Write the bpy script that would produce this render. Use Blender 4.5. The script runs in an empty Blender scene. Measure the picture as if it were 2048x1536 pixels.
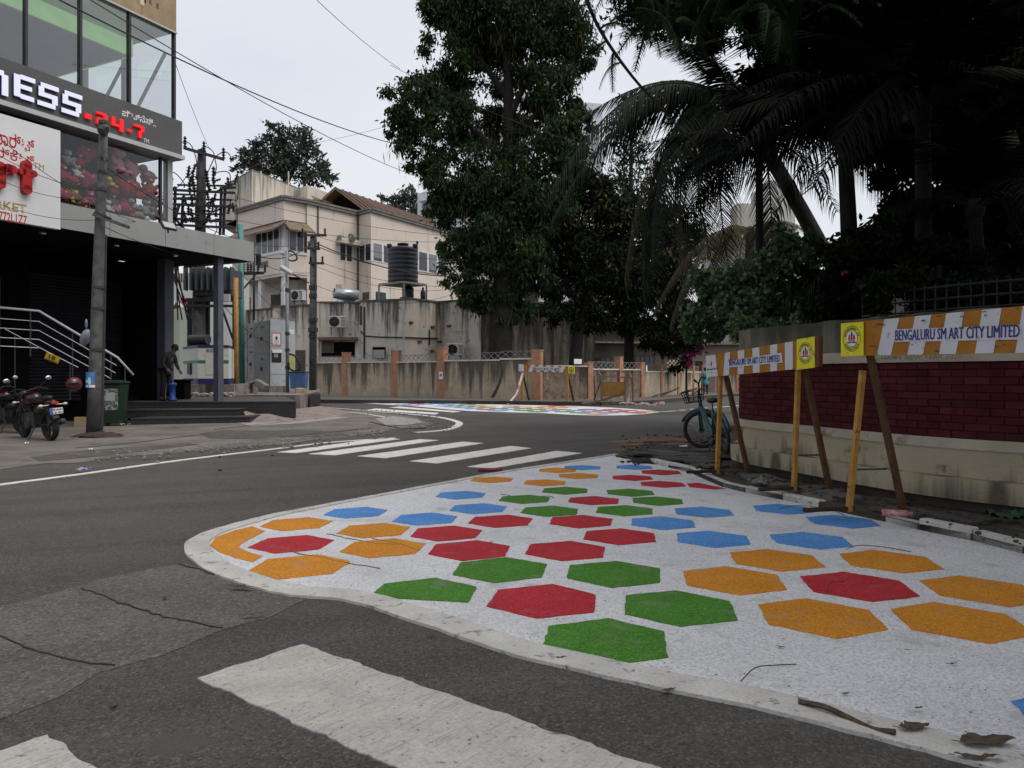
import bpy, bmesh, math, random
import numpy as np
from mathutils import Vector, Matrix
R = math.radians
rnd = random.Random(7)
rng = np.random.default_rng(7)
sc = bpy.context.scene
COL = sc.collection

# ------------------------------------------------------------------ camera
cam = bpy.data.cameras.new("camera")
camo = bpy.data.objects.new("camera", cam)
COL.objects.link(camo)
camo.location = (0, 0, 1.35)
camo.rotation_euler = (R(90), 0, 0)
cam.sensor_width = 36
cam.lens = 26.9
cam.shift_y = -0.0088
cam.clip_start = 0.05
cam.clip_end = 2000
sc.camera = camo
# ------------------------------------------------------------------ sky, sun, exposure
SUN_EL, SUN_AZ = 61.0, 116.0         # azimuth clockwise from +Y; a broad glow through high cloud
w = bpy.data.worlds.new("World")
sc.world = w
w.use_nodes = True
nt = w.node_tree
nt.nodes.clear()
sky = nt.nodes.new("ShaderNodeTexSky")
sky.sky_type = 'NISHITA'
sky.sun_disc = False
sky.sun_elevation = R(SUN_EL)
sky.sun_rotation = R(SUN_AZ)
sky.air_density = 1.2
sky.dust_density = 4.0
cloud = nt.nodes.new("ShaderNodeMix")
cloud.data_type = 'RGBA'
cloud.inputs[0].default_value = 0.86
cloud.inputs[7].default_value = (6.7, 6.9, 7.4, 1)     # even overcast veil
cn = nt.nodes.new("ShaderNodeTexNoise"); cn.inputs["Scale"].default_value = 2.2; cn.inputs["Detail"].default_value = 5
ctc = nt.nodes.new("ShaderNodeTexCoord"); cst = nt.nodes.new("ShaderNodeVectorMath"); cst.operation = 'MULTIPLY'; cst.inputs[1].default_value = (1, 1, 2.6)
veil = nt.nodes.new("ShaderNodeMix"); veil.data_type = 'RGBA'
veil.inputs[6].default_value = (6.3, 6.6, 7.25, 1); veil.inputs[7].default_value = (7.2, 7.3, 7.6, 1)
crm = nt.nodes.new("ShaderNodeMapRange"); crm.inputs[1].default_value = .35; crm.inputs[2].default_value = .65
nt.links.new(ctc.outputs["Generated"], cst.inputs[0]); nt.links.new(cst.outputs[0], cn.inputs["Vector"]); nt.links.new(cn.outputs[0], crm.inputs[0]); nt.links.new(crm.outputs[0], veil.inputs[0])
nt.links.new(veil.outputs[2], cloud.inputs[7])
bg = nt.nodes.new("ShaderNodeBackground")
bg.inputs[1].default_value = 0.1
wo = nt.nodes.new("ShaderNodeOutputWorld")
nt.links.new(sky.outputs[0], cloud.inputs[6])
nt.links.new(cloud.outputs[2], bg.inputs[0])
nt.links.new(bg.outputs[0], wo.inputs[0])
sl = bpy.data.lights.new("sun", 'SUN')
sl.energy = 2.1
sl.angle = R(45)
sl.color = (1, .93, .85)
so = bpy.data.objects.new("sun", sl)
COL.objects.link(so)
so.rotation_euler = Vector((math.sin(R(SUN_AZ))*math.cos(R(SUN_EL)), math.cos(R(SUN_AZ))*math.cos(R(SUN_EL)), math.sin(R(SUN_EL)))).to_track_quat('Z', 'Y').to_euler()
so.location = (20, 30, 40)
sc.view_settings.view_transform = 'Standard'
sc.view_settings.look = 'None'
sc.view_settings.exposure = 0.34
sc.view_settings.gamma = 1.0
sc.view_settings.use_curve_mapping = False
sc.cycles.max_bounces = 6
sc.cycles.diffuse_bounces = 3
sc.cycles.glossy_bounces = 2
sc.cycles.transparent_max_bounces = 12
sc.cycles.caustics_reflective = False
sc.cycles.caustics_refractive = False

# ------------------------------------------------------------------ helpers: survey of the place
FX = 1530.0
def P(px, py, Y):                      # a sight line followed out to distance Y
    return Vector(((px-1024)/FX*Y, Y, 1.35+(750-py)/FX*Y))
def G(px, py, z=0.0):                  # where a sight line meets the level z
    Y = (1.35-z)*FX/(py-750)
    return Vector(((px-1024)/FX*Y, Y, z))
def lerp(a, b, t): return a+(b-a)*t

# ------------------------------------------------------------------ helpers: objects
def link(o, parent=None):
    COL.objects.link(o)
    if parent is not None: o.parent = parent
    return o
def tag(o, label=None, cat=None, group=None, kind=None):
    if label: o["label"] = label
    if cat: o["category"] = cat
    if group: o["group"] = group
    if kind: o["kind"] = kind
    return o
def thing(name, label, cat, loc=(0, 0, 0), rz=0.0, group=None):
    o = bpy.data.objects.new(name, None)
    o.empty_display_size = .2
    o.location = loc
    o.rotation_euler = (0, 0, rz)
    link(o)
    return tag(o, label, cat, group)
def copy_tree(o, parent=None):
    c = o.copy()
    link(c)
    if parent is not None: c.parent = parent
    for ch in list(o.children): copy_tree(ch, c)
    return c

class MB:
    def __init__(s): s.v = []; s.f = []; s.m = []; s.mi = 0
    def add(s, vs, fs):
        n = len(s.v)
        s.v += [tuple(x) for x in vs]
        s.f += [tuple(i+n for i in f) for f in fs]
        s.m += [s.mi]*len(fs)
        return s
    def box(s, c, d, M=None):
        x, y, z = d[0]/2, d[1]/2, d[2]/2
        vs = [Vector((i*x, j*y, k*z)) for k in (-1, 1) for j in (-1, 1) for i in (-1, 1)]
        if M is not None: vs = [M @ v for v in vs]
        c = Vector(c)
        return s.add([c+v for v in vs], [(0, 2, 3, 1), (4, 5, 7, 6), (0, 1, 5, 4), (2, 6, 7, 3), (0, 4, 6, 2), (1, 3, 7, 5)])
    def span(s, x0, x1, y0, y1, z0, z1):
        return s.box(((x0+x1)/2, (y0+y1)/2, (z0+z1)/2), (abs(x1-x0), abs(y1-y0), abs(z1-z0)))
    def bar(s, a, b, w, h=None, up=(0, 0, 1)):
        a, b = Vector(a), Vector(b)
        h = h or w
        d = (b-a)
        L = d.length
        d.normalize()
        u = Vector(up)
        if abs(d.dot(u)) > .98: u = Vector((0, 1, 0))
        sx = d.cross(u).normalized()
        sy = sx.cross(d)
        M = Matrix((d, sx, sy)).transposed()
        return s.box((a+b)/2, (L, w, h), M)
    def tube(s, pts, r, n=8, cap=True):
        pts = [Vector(p) for p in pts]
        rs = r if isinstance(r, (list, tuple)) else [r]*len(pts)
        vs = []; fs = []
        prev = None
        for i, p in enumerate(pts):
            d = (pts[min(i+1, len(pts)-1)]-pts[max(i-1, 0)]).normalized()
            if prev is None:
                u = Vector((0, 0, 1)) if abs(d.z) < .9 else Vector((1, 0, 0))
                e = d.cross(u).normalized()
            else:
                e = (prev-d*prev.dot(d)).normalized()
            prev = e
            g = d.cross(e)
            for k in range(n):
                a = 2*math.pi*k/n
                vs.append(p+(e*math.cos(a)+g*math.sin(a))*rs[i])
        for i in range(len(pts)-1):
            for k in range(n):
                fs.append((i*n+k, i*n+(k+1) % n, (i+1)*n+(k+1) % n, (i+1)*n+k))
        if cap:
            fs.append(tuple(range(n-1, -1, -1)))
            fs.append(tuple((len(pts)-1)*n+k for k in range(n)))
        return s.add(vs, fs)
    def lathe(s, prof, c=(0, 0, 0), n=16, M=None):
        vs = []; fs = []
        c = Vector(c)
        for r, z in prof:
            for k in range(n):
                a = 2*math.pi*k/n
                v = Vector((r*math.cos(a), r*math.sin(a), z))
                vs.append(c+(M @ v if M is not None else v))
        for i in range(len(prof)-1):
            for k in range(n):
                fs.append((i*n+k, i*n+(k+1) % n, (i+1)*n+(k+1) % n, (i+1)*n+k))
        fs.append(tuple(range(n-1, -1, -1)))
        fs.append(tuple((len(prof)-1)*n+k for k in range(n)))
        return s.add(vs, fs)
    def ball(s, c, r, n=10, m=6, M=None):
        if not isinstance(r, (tuple, list)): r = (r, r, r)
        vs = []; fs = []
        c = Vector(c)
        for i in range(1, m):
            t = math.pi*i/m
            for k in range(n):
                a = 2*math.pi*k/n
                v = Vector((r[0]*math.sin(t)*math.cos(a), r[1]*math.sin(t)*math.sin(a), -r[2]*math.cos(t)))
                vs.append(c+(M @ v if M is not None else v))
        for i in range(m-2):
            for k in range(n):
                fs.append((i*n+k, i*n+(k+1) % n, (i+1)*n+(k+1) % n, (i+1)*n+k))
        b = Vector((0, 0, -r[2])); t = Vector((0, 0, r[2]))
        if M is not None: b = M @ b; t = M @ t
        vs += [c+b, c+t]
        nb = len(vs)-2
        for k in range(n):
            fs.append((nb, (k+1) % n, k))
            fs.append((nb+1, (m-2)*n+k, (m-2)*n+(k+1) % n))
        return s.add(vs, fs)
    def prism(s, poly, z0, z1):          # poly: list of (x,y), any order
        n = len(poly)
        a = sum(poly[i][0]*poly[(i+1) % n][1]-poly[(i+1) % n][0]*poly[i][1] for i in range(n))
        if a < 0: poly = poly[::-1]
        vs = [(p[0], p[1], z0) for p in poly]+[(p[0], p[1], z1) for p in poly]
        fs = [tuple(range(n-1, -1, -1)), tuple(range(n, 2*n))]
        fs += [(i, (i+1) % n, n+(i+1) % n, n+i) for i in range(n)]
        return s.add(vs, fs)
    def sheet(s, poly, z):
        n = len(poly)
        a = sum(poly[i][0]*poly[(i+1) % n][1]-poly[(i+1) % n][0]*poly[i][1] for i in range(n))
        if a < 0: poly = poly[::-1]
        return s.add([(p[0], p[1], z) for p in poly], [tuple(range(n))])
    def ribbon(s, pts, wd, z, off=0.0):
        L = []; Rr = []
        for i, p in enumerate(pts):
            a = Vector(pts[max(i-1, 0)][:2]); b = Vector(pts[min(i+1, len(pts)-1)][:2])
            d = (b-a).normalized()
            nrm = Vector((-d.y, d.x))
            q = Vector(p[:2])
            ww = wd[i] if isinstance(wd, list) else wd
            L.append(q+nrm*(off+ww/2)); Rr.append(q+nrm*(off-ww/2))
        vs = [(p.x, p.y, z) for p in L]+[(p.x, p.y, z) for p in Rr]
        n = len(pts)
        vs += [(p.x, p.y, -.01) for p in L]+[(p.x, p.y, -.01) for p in Rr]
        return s.add(vs, [(i, n+i, n+i+1, i+1) for i in range(n-1)]+[(2*n+i, i, i+1, 2*n+i+1) for i in range(n-1)]+[(n+i, 3*n+i, 3*n+i+1, n+i+1) for i in range(n-1)])
    def mesh(s, name):
        me = bpy.data.meshes.new(name)
        me.from_pydata(s.v, [], s.f)
        if any(s.m): me.polygons.foreach_set("material_index", s.m)
        me.update()
        return me

def part(name, mb, mat, parent=None, label=None, smooth=False, bevel=0, kind=None):
    me = mb if isinstance(mb, bpy.types.Mesh) else mb.mesh(name)
    if len(me.materials) == 0:
        for m in (mat if isinstance(mat, (list, tuple)) else [mat]): me.materials.append(m)
    o = bpy.data.objects.new(name, me)
    link(o, parent)
    if smooth:
        me.polygons.foreach_set("use_smooth", [True]*len(me.polygons))
    if bevel:
        b = o.modifiers.new("bevel", 'BEVEL'); b.width = bevel; b.segments = 1; b.limit_method = 'ANGLE'
    if label: o["label"] = label
    if kind: o["kind"] = kind
    return o
def solo(name, mb, mat, label, cat, group=None, base=None, **k):
    o = part(name, mb, mat, **k)
    if base is not None:
        base = Vector(base)
        o.data.transform(Matrix.Translation(-base)); o.location = base
    return tag(o, label, cat, group)
def struct(name, mb, mat, parent=None, **k):
    o = part(name, mb, mat, parent, **k)
    if parent is None: o["kind"] = "structure"
    return o
def smoothed(pts, k=6):                  # Catmull-Rom through plan points
    pts = [Vector(p) for p in pts]
    out = []
    for i in range(len(pts)-1):
        p0, p1, p2, p3 = pts[max(i-1, 0)], pts[i], pts[i+1], pts[min(i+2, len(pts)-1)]
        for j in range(k):
            t = j/k
            out.append(.5*((2*p1)+(p2-p0)*t+(2*p0-5*p1+4*p2-p3)*t*t+(3*p1-p0-3*p2+p3)*t**3))
    out.append(pts[-1])
    return out

# ------------------------------------------------------------------ materials
def mat(name, col, rough=.75, var=.18, scale=3.0, bump=0.0, bscale=60.0, metal=0.0, spec=.3,
        streak=None, streak_col=(.03, .028, .025), streak_z=None, spots=0.0, spot_col=None, spot_scale=20.0, island=0.0,
        emit=0.0, col2=None, fine=0.0, fscale=220.0, cells=0.0, cscale=90.0, track=None, each=0.0):
    m = bpy.data.materials.new(name)
    m.use_nodes = True
    t = m.node_tree
    N, Lk = t.nodes, t.links
    b = N["Principled BSDF"]
    b.inputs["Roughness"].default_value = rough
    b.inputs["Metallic"].default_value = metal
    b.inputs["Specular IOR Level"].default_value = spec
    geo = N.new("ShaderNodeNewGeometry")
    pos = geo.outputs["Position"]
    def noise(sc_, det=4, vec=None, rgh=.6):
        n = N.new("ShaderNodeTexNoise")
        n.inputs["Scale"].default_value = sc_; n.inputs["Detail"].default_value = det; n.inputs["Roughness"].default_value = rgh
        Lk.new(vec if vec is not None else pos, n.inputs["Vector"])
        return n.outputs[0]
    def ramp(val, a, bb, lo=0.0, hi=1.0):
        r = N.new("ShaderNodeMapRange")
        r.inputs[1].default_value = a; r.inputs[2].default_value = bb; r.inputs[3].default_value = lo; r.inputs[4].default_value = hi
        Lk.new(val, r.inputs[0])
        return r.outputs[0]
    def mix(fac, A, B):
        x = N.new("ShaderNodeMix"); x.data_type = 'RGBA'
        if hasattr(fac, "links"): Lk.new(fac, x.inputs[0])
        else: x.inputs[0].default_value = fac
        for i, c in ((6, A), (7, B)):
            if hasattr(c, "links"): Lk.new(c, x.inputs[i])
            else: x.inputs[i].default_value = (c[0], c[1], c[2], 1)
        return x.outputs[2]
    lo = tuple(c*(1-var) for c in col); hi = tuple(min(c*(1+var), .95) for c in (col2 or col))
    c = mix(ramp(noise(scale), .3, .7), lo, hi)
    if island:
        c = mix(ramp(geo.outputs["Random Per Island"], 0, 1, 0, island), c, tuple(min(.9, x*2.2) for x in (col2 or col)))
    if each:                             # every brick or slab its own tone
        oi = N.new("ShaderNodeObjectInfo")
        c = mix(ramp(oi.outputs["Random"], 0, .5, each, 0), c, tuple(x*.45 for x in col)); c = mix(ramp(oi.outputs["Random"], .55, 1, 0, each*.6), c, tuple(min(.8, x*1.7+.004) for x in col))
    if fine:
        c = mix(ramp(noise(fscale, 2), .35, .65, 0, fine), c, tuple(x*.35 for x in col))
    if track:                            # wear drawn out along the direction of traffic
        mp = N.new("ShaderNodeMapping"); mp.vector_type = 'TEXTURE'; mp.inputs["Rotation"].default_value = (0, 0, R(track[0])); mp.inputs["Scale"].default_value = (9, .55, 1)
        Lk.new(pos, mp.inputs[0])
        tv = noise(1.0, 3, mp.outputs[0])
        c = mix(ramp(tv, .5, .68, 0, track[1]), c, tuple(x*.5 for x in col)); c = mix(ramp(tv, .5, .3, 0, track[1]*.6), c, tuple(min(.8, x*1.45) for x in col))
    if cells:
        vo = N.new("ShaderNodeTexVoronoi"); vo.inputs["Scale"].default_value = cscale
        Lk.new(pos, vo.inputs["Vector"])
        sp = N.new("ShaderNodeSeparateColor"); Lk.new(vo.outputs["Color"], sp.inputs[0])
        c = mix(ramp(sp.outputs[0], .0, .45, cells, 0), c, tuple(x*.25 for x in col))
        c = mix(ramp(sp.outputs[1], .72, 1, 0, cells*.55), c, tuple(min(.85, x*2.4+.03) for x in col))
    if spots:
        c = mix(ramp(noise(spot_scale, 5), .62-spots*.3, .70-spots*.3, 0, .85), c, spot_col or tuple(x*.4 for x in col))
    if streak:
        vm = N.new("ShaderNodeVectorMath"); vm.operation = 'MULTIPLY'
        vm.inputs[1].default_value = (2.2, 2.2, .16)
        Lk.new(pos, vm.inputs[0])
        sv = noise(1.0, 5, vm.outputs[0], .65)
        if streak_z:
            sx = N.new("ShaderNodeSeparateXYZ"); Lk.new(pos, sx.inputs[0])
            zz = ramp(sx.outputs[2], streak_z[0], streak_z[1], -.12, .14)
            ad = N.new("ShaderNodeMath"); ad.operation = 'ADD'
            Lk.new(sv, ad.inputs[0]); Lk.new(zz, ad.inputs[1]); sv = ad.outputs[0]
        c = mix(ramp(sv, .62-streak*.25, .78-streak*.25, 0, .9), c, streak_col)
    Lk.new(c, b.inputs["Base Color"])
    if bump:
        bp = N.new("ShaderNodeBump"); bp.inputs["Strength"].default_value = min(bump, 1); bp.inputs["Distance"].default_value = .01
        Lk.new(noise(bscale, 3), bp.inputs["Height"]); Lk.new(bp.outputs[0], b.inputs["Normal"])
    if emit:
        Lk.new(c, b.inputs["Emission Color"]); b.inputs["Emission Strength"].default_value = emit
    return m
def glassmat(name, tint=(.8, .85, .85), refl=.18, rough=.02):
    m = bpy.data.materials.new(name)
    m.use_nodes = True
    t = m.node_tree
    t.nodes.clear()
    tr = t.nodes.new("ShaderNodeBsdfTransparent"); tr.inputs[0].default_value = (*tint, 1)
    gl = t.nodes.new("ShaderNodeBsdfGlossy"); gl.inputs["Roughness"].default_value = rough
    fr = t.nodes.new("ShaderNodeLayerWeight"); fr.inputs[0].default_value = .25
    mx = t.nodes.new("ShaderNodeMixShader")
    ad = t.nodes.new("ShaderNodeMath"); ad.operation = 'MULTIPLY_ADD'; ad.inputs[1].default_value = .35; ad.inputs[2].default_value = refl*.25
    o = t.nodes.new("ShaderNodeOutputMaterial")
    t.links.new(fr.outputs[1], ad.inputs[0]); t.links.new(ad.outputs[0], mx.inputs[0])
    t.links.new(tr.outputs[0], mx.inputs[1]); t.links.new(gl.outputs[0], mx.inputs[2]); t.links.new(mx.outputs[0], o.inputs[0])
    return m

BLACK = mat("black_plastic", (.012, .012, .013), .5, .2)
DARKMETAL = mat("dark_metal", (.035, .034, .036), .55, .25, 8, spec=.4)
STEEL = mat("stainless_steel", (.55, .56, .58), .25, .08, metal=1)
RUBBER = mat("rubber", (.014, .014, .014), .8, .2)
WHITE = mat("white_paint", (.74, .75, .77), .5, .06)
CREAM = mat("cream_paint", (.5, .46, .38), .8, .1, 1.5)
NAVY = mat("navy_print", (.02, .03, .17), .5, .05)
REDP = mat("red_print", (.42, .02, .025), .5, .08)
GOLD = mat("gold_print", (.35, .24, .06), .45, .08)
YELLOW = mat("yellow_plate", (.62, .56, .02), .45, .1, 9, spots=.05, spot_col=(.12, .1, .03))
GLASS_DARK = mat("dark_window_glass", (.03, .035, .04), .12, .2, spec=.6)
CONCRETE = mat("concrete", (.2, .19, .175), .9, .25, 2, bump=.4, bscale=70, fine=.35)
WOODPAINT = mat("amber_painted_timber", (.33, .17, .035), .6, .25, 7, spots=.1, spot_col=(.07, .045, .02))

# ------------------------------------------------------------------ text
def text_mesh(body, res=2, bold=0.0, extrude=0.0, shear=0.0):
    cu = bpy.data.curves.new("lettering", 'FONT')
    cu.body = body; cu.size = 1; cu.resolution_u = res; cu.offset = bold; cu.extrude = extrude; cu.shear = shear
    o = bpy.data.objects.new("lettering", cu)
    COL.objects.link(o)
    dg = bpy.context.evaluated_depsgraph_get()
    me = bpy.data.meshes.new_from_object(o.evaluated_get(dg))
    bpy.data.objects.remove(o); bpy.data.curves.remove(cu)
    me.materials.clear()
    return me
def text_fit(name, body, o0, ux, uz, wd, ht, m, parent, nrm_off=0.004, bold=0.0, depth=0.0, res=2, shear=0.0, label=None, faux=0.0):
    """lettering fitted into the box with corner o0, width wd along ux and height ht along uz"""
    me = text_mesh(body, res, bold, 0.0, shear)
    n = len(me.vertices)
    if n == 0: return None
    co = np.empty(n*3); me.vertices.foreach_get("co", co); co = co.reshape(-1, 3)
    mn, mx = co.min(0), co.max(0)
    s = (co-mn)/np.maximum(mx-mn, 1e-6)
    ux = Vector(ux).normalized(); uz = Vector(uz).normalized(); nn = ux.cross(uz)
    q = np.array(o0)+np.outer(s[:, 0]*wd, ux)+np.outer(s[:, 1]*ht, uz)+np.array(nn)*(nrm_off+depth)
    me.vertices.foreach_set("co", q.ravel()); me.update()
    if faux:                             # a heavier stroke: a second pressing of the letters a hair to the side and in front
        fs = [tuple(p.vertices) for p in me.polygons]
        q2 = q+np.array(ux)*faux+np.array(nn)*.0006
        mb = MB(); mb.add([tuple(v) for v in q], fs); mb.add([tuple(v) for v in q2], fs)
        bpy.data.meshes.remove(me); me = mb.mesh(name)
    o = part(name, me, m, parent, label)
    if depth:
        md = o.modifiers.new("depth", 'SOLIDIFY'); md.thickness = depth; md.offset = -1
    return o
# ================================================================== GROUND
ASPHALT = mat("asphalt", (.073, .0665, .0615), .88, .28, .35, track=(22, .55), spots=.10, spot_col=(.068, .062, .058), spot_scale=1.3, bump=.8, bscale=90, fine=.4, fscale=150, cells=.7, cscale=95)
ASPHALT2 = mat("old_asphalt_patch", (.105, .095, .085), .9, .3, 1.2, track=(22, .35), bump=.8, bscale=80, fine=.4, fscale=120, cells=.6, cscale=70, spots=.06, spot_col=(.22, .2, .18), spot_scale=70)
APRON = mat("worn_concrete_apron", (.15, .135, .118), .93, .38, .9, bump=.5, bscale=50, fine=.45, fscale=90, spots=.12, spot_col=(.07, .062, .055), spot_scale=2.2)
PAINTW = mat("white_road_paint", (.66, .67, .70), .7, .08, 1.3, bump=1, bscale=90, fine=.35, fscale=80, cells=.5, cscale=100, spots=.08, spot_col=(.40, .40, .40), spot_scale=3.2, track=(-35, .22))
STRIPE = mat("thermoplastic_white", (.42, .405, .375), .7, .12, 5, bump=.4, bscale=60, fine=.3, fscale=60, spots=.06, spot_col=(.1, .095, .09), spot_scale=42)
STRIPEF = mat("road_line_white", (.56, .55, .52), .7, .14, 5, spots=.08, spot_col=(.25, .24, .23), spot_scale=18)
KERBP = mat("white_kerb_band", (.47, .46, .435), .75, .16, 4, bump=.6, bscale=60, fine=.3, fscale=60, spots=.15, spot_col=(.17, .165, .155), spot_scale=13, track=(-33, .3))
HEXC = {'o': mat("orange_road_paint", (.60, .235, .028), .75, spec=.12, var=.12, scale=2, bump=1, bscale=90, fine=.3, fscale=80, cells=.45, cscale=100, spots=.13, spot_col=(.42, .23, .1), spot_scale=5),
        'r': mat("red_road_paint", (.43, .032, .042), .75, spec=.12, var=.14, scale=2, bump=1, bscale=90, fine=.3, fscale=80, cells=.45, cscale=100, spots=.13, spot_col=(.3, .07, .075), spot_scale=5),
        'g': mat("green_road_paint", (.068, .205, .028), .75, spec=.12, var=.14, scale=2, bump=1, bscale=90, fine=.3, fscale=80, cells=.5, cscale=100, spots=.13, spot_col=(.13, .19, .1), spot_scale=5),
        'b': mat("blue_road_paint", (.09, .26, .62), .75, spec=.12, var=.12, scale=2, bump=1, bscale=90, fine=.3, fscale=80, cells=.45, cscale=100, spots=.13, spot_col=(.17, .26, .44), spot_scale=5)}
HEXN = {'o': 'orange', 'r': 'red', 'g': 'green', 'b': 'blue'}
CRACK = mat("crack_dirt", (.04, .036, .033), .95, .3)
SLAB = mat("stone_paving", (.085, .078, .07), .9, .3, 2.5, bump=.6, bscale=40, fine=.4, fscale=80, each=.7)
DIRT = mat("dirt", (.055, .043, .034), .95, .4, 2.5, bump=.9, bscale=30, fine=.5, fscale=60)
REDEARTH = mat("red_earth", (.15, .098, .068), .95, .3, 2.5, bump=.9, bscale=25, fine=.3, fscale=60)

struct("ground", MB().sheet([(-600, -200), (600, -200), (600, 900), (-600, 900)], 0), ASPHALT)

def pxs(*a, z=0): return [tuple(G(x, y, z)[:2]) for x, y in a]
# --- concrete apron before the shop
edge = pxs((-420, 1010), (-150, 965), (0, 940), (90, 928), (160, 926), (240, 914), (330, 908), (420, 901), (500, 893), (560, 890), (640, 879), (740, 869), (790, 860),
           (850, 855), (868, 848), (846, 842), (830, 834), (790, 829), (740, 822), (690, 820), (640, 816))
rag = []
for i in range(len(edge)-1):
    a, b = Vector(edge[i]), Vector(edge[i+1])
    n = max(2, int((b-a).length/.35))
    for k in range(n):
        q = a.lerp(b, k/n); j = rnd.uniform(-.05, .07)
        rag.append((q.x+j*.3, q.y+j))
apron = rag+[edge[-1], (-9.0, 33.5), (-40, 33.5), (-40, 8)]
struct("forecourt_apron", MB().prism(apron, -.01, .012), APRON)
m = MB()
m.sheet(pxs((400, 868), (450, 862), (520, 864), (600, 861), (680, 866), (700, 872), (640, 876), (560, 874), (480, 879), (420, 878)), .018)
m.sheet(pxs((60, 916), (140, 905), (260, 896), (370, 888), (400, 890), (300, 902), (180, 916), (80, 924)), .018)
struct("tar_repair", m, mat("dark_tar_repair", (.07, .064, .058), .92, .3, 3, bump=.5, bscale=70, spots=.2, spot_col=(.13, .115, .1), spot_scale=8))
m = MB()
m.sheet(pxs((750, 838), (790, 833), (835, 840), (846, 846), (810, 852), (772, 852)), .02)
m.sheet(pxs((470, 845), (560, 838), (640, 832), (700, 836), (600, 848), (500, 853)), .018)
struct("broken_concrete", m, mat("pale_concrete", (.26, .245, .225), .92, .3, 6, bump=.9, bscale=30, spots=.2, spot_col=(.1, .09, .08), spot_scale=12))
# ramp up to the cabinets
rb = [(500, 843), (560, 832), (640, 818), (645, 826), (700, 826), (640, 845), (560, 850)]
f0 = [G(500, 846), G(570, 846), G(650, 838), G(705, 826), G(660, 819)]
b0 = [P(482, 816, 22.6), P(520, 817, 23.2), P(565, 817, 24.5), P(600, 817, 26), P(640, 812, 29)]
vs = [v+Vector((0, 0, .013)) for v in f0]+b0
struct("concrete_ramp", MB().add(vs, [(i, i+1, 5+i+1, 5+i) for i in range(4)]), mat("pinkish_worn_concrete", (.2, .165, .15), .93, .3, 1.4, bump=.5, bscale=40, spots=.14, spot_col=(.1, .085, .075), spot_scale=3))
# --- rubble along the broken edge of the apron: nobody could count it
m = MB()
for i in range(420):
    q = rnd.choice(edge[5:])
    p = Vector((q[0]+rnd.gauss(0, .5), q[1]+rnd.gauss(0, .35), .02))
    s = rnd.uniform(.012, .05)
    m.ball(p, (s, s*rnd.uniform(.6, 1), s*.6), 5, 3)
struct("gravel", m, CONCRETE); bpy.data.objects["gravel"]["kind"] = "stuff"

# --- road lines
m = MB(); m.ribbon(smoothed([G(*q) for q in ((-300, 1018), (-120, 987), (0, 970), (160, 949), (330, 925), (450, 910), (560, 897), (650, 886), (730, 880), (790, 876))], 4), .12, .008)
struct("edge_line", m, STRIPEF)
m = MB(); m.ribbon(smoothed([G(*q) for q in ((600, 812), (640, 815), (700, 819), (760, 824), (820, 829), (870, 834), (905, 841), (919, 848), (905, 857), (880, 862), (830, 866))], 4),
                   [.14]*16+[.2]*16+[.17]*9, .016)
struct("edge_line", m, STRIPEF)
m = MB(); m.ribbon([G(*q) for q in ((680, 823), (730, 828), (770, 835), (790, 838))], .1, .016)
struct("edge_line", m, STRIPEF)
m = MB()
for a, b in (((1322, 824), (1352, 822)),):
    m.ribbon([G(*a), G(*b)], .12, .012)
for k in range(5):
    x = 1334+k*22; y = 823-k*2.0
    m.ribbon([G(x, y), G(x+14, y-1.1)], .13, .008)
for k in range(3): m.ribbon([G(1444+k*22, 814-k*1.6), G(1458+k*22, 812.9-k*1.6)], .13, .008)
struct("broken_lane_line", m, STRIPEF)

zc = thing("zebra_crossing", None, None, G(860, 900)); zc["kind"] = "structure"
def zq(q, root, mt, z=.008):
    b = Vector(root.location)
    p = [G(*a)-b for a in q]
    c = []
    for i in range(4):                   # ragged worn edges
        a, d = p[i], p[(i+1) % 4]
        n = max(2, int((d-a).length/.09))
        nr = Vector((-(d-a).y, (d-a).x, 0)).normalized()
        for k in range(n): c.append(tuple((a.lerp(d, k/n)+nr*(rnd.uniform(-.007, .007) if k else 0))[:2]))
    struct("stripe", MB().prism(c, -.01, z), mt, root)
for q in ([(555, 905), (592, 906.5), (800, 878.5), (765, 876)], [(617, 908.5), (670, 911), (877, 881), (840, 879)], [(715, 913), (772, 917), (967, 887), (925, 884)],
          [(820, 923), (875, 927.5), (1063, 897), (1022, 892.5)], [(935, 934), (985, 937.5), (1165, 907), (1112, 902.5)]): zq(q, zc, STRIPEF)
zf = thing("zebra_crossing", None, None, G(800, 820)); zf["kind"] = "structure"
for q in ([(732, 820.5), (870, 829.5), (878, 826.5), (752, 817.5)], [(778, 815.5), (905, 825), (922, 823.5), (799, 813.5)]): zq(q, zf, STRIPEF, .012)
zn = thing("zebra_crossing", None, None, (0, 2.6, 0)); zn["kind"] = "structure"
dv = Vector((1.538, -1.197, 0)).normalized()
def near_stripe(a, b, L):
    c = []
    pts = [a, b, b+dv*L, a+dv*L]
    for i in range(4):
        p, d = pts[i], pts[(i+1) % 4]
        n = max(3, int((d-p).length/.035))
        nr = Vector((-(d-p).y, (d-p).x, 0)).normalized()
        ph = rnd.uniform(0, 6)
        for k in range(n):
            c.append(tuple((p.lerp(d, k/n)+nr*((rnd.uniform(-.006, .006)+.006*math.sin(k*.7+ph)) if k else 0)-Vector(zn.location))[:2]))
    o = struct("stripe", MB().prism(c, -.01, .006), STRIPEN, zn)
STRIPEN = STRIPE.copy(); STRIPEN.name = "grooved_thermoplastic_white"
t_ = STRIPEN.node_tree
bs = t_.nodes["Principled BSDF"]
mp = t_.nodes.new("ShaderNodeMapping"); mp.inputs["Rotation"].default_value = (0, 0, math.atan2(dv.y, dv.x)); mp.vector_type = 'TEXTURE'
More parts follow.
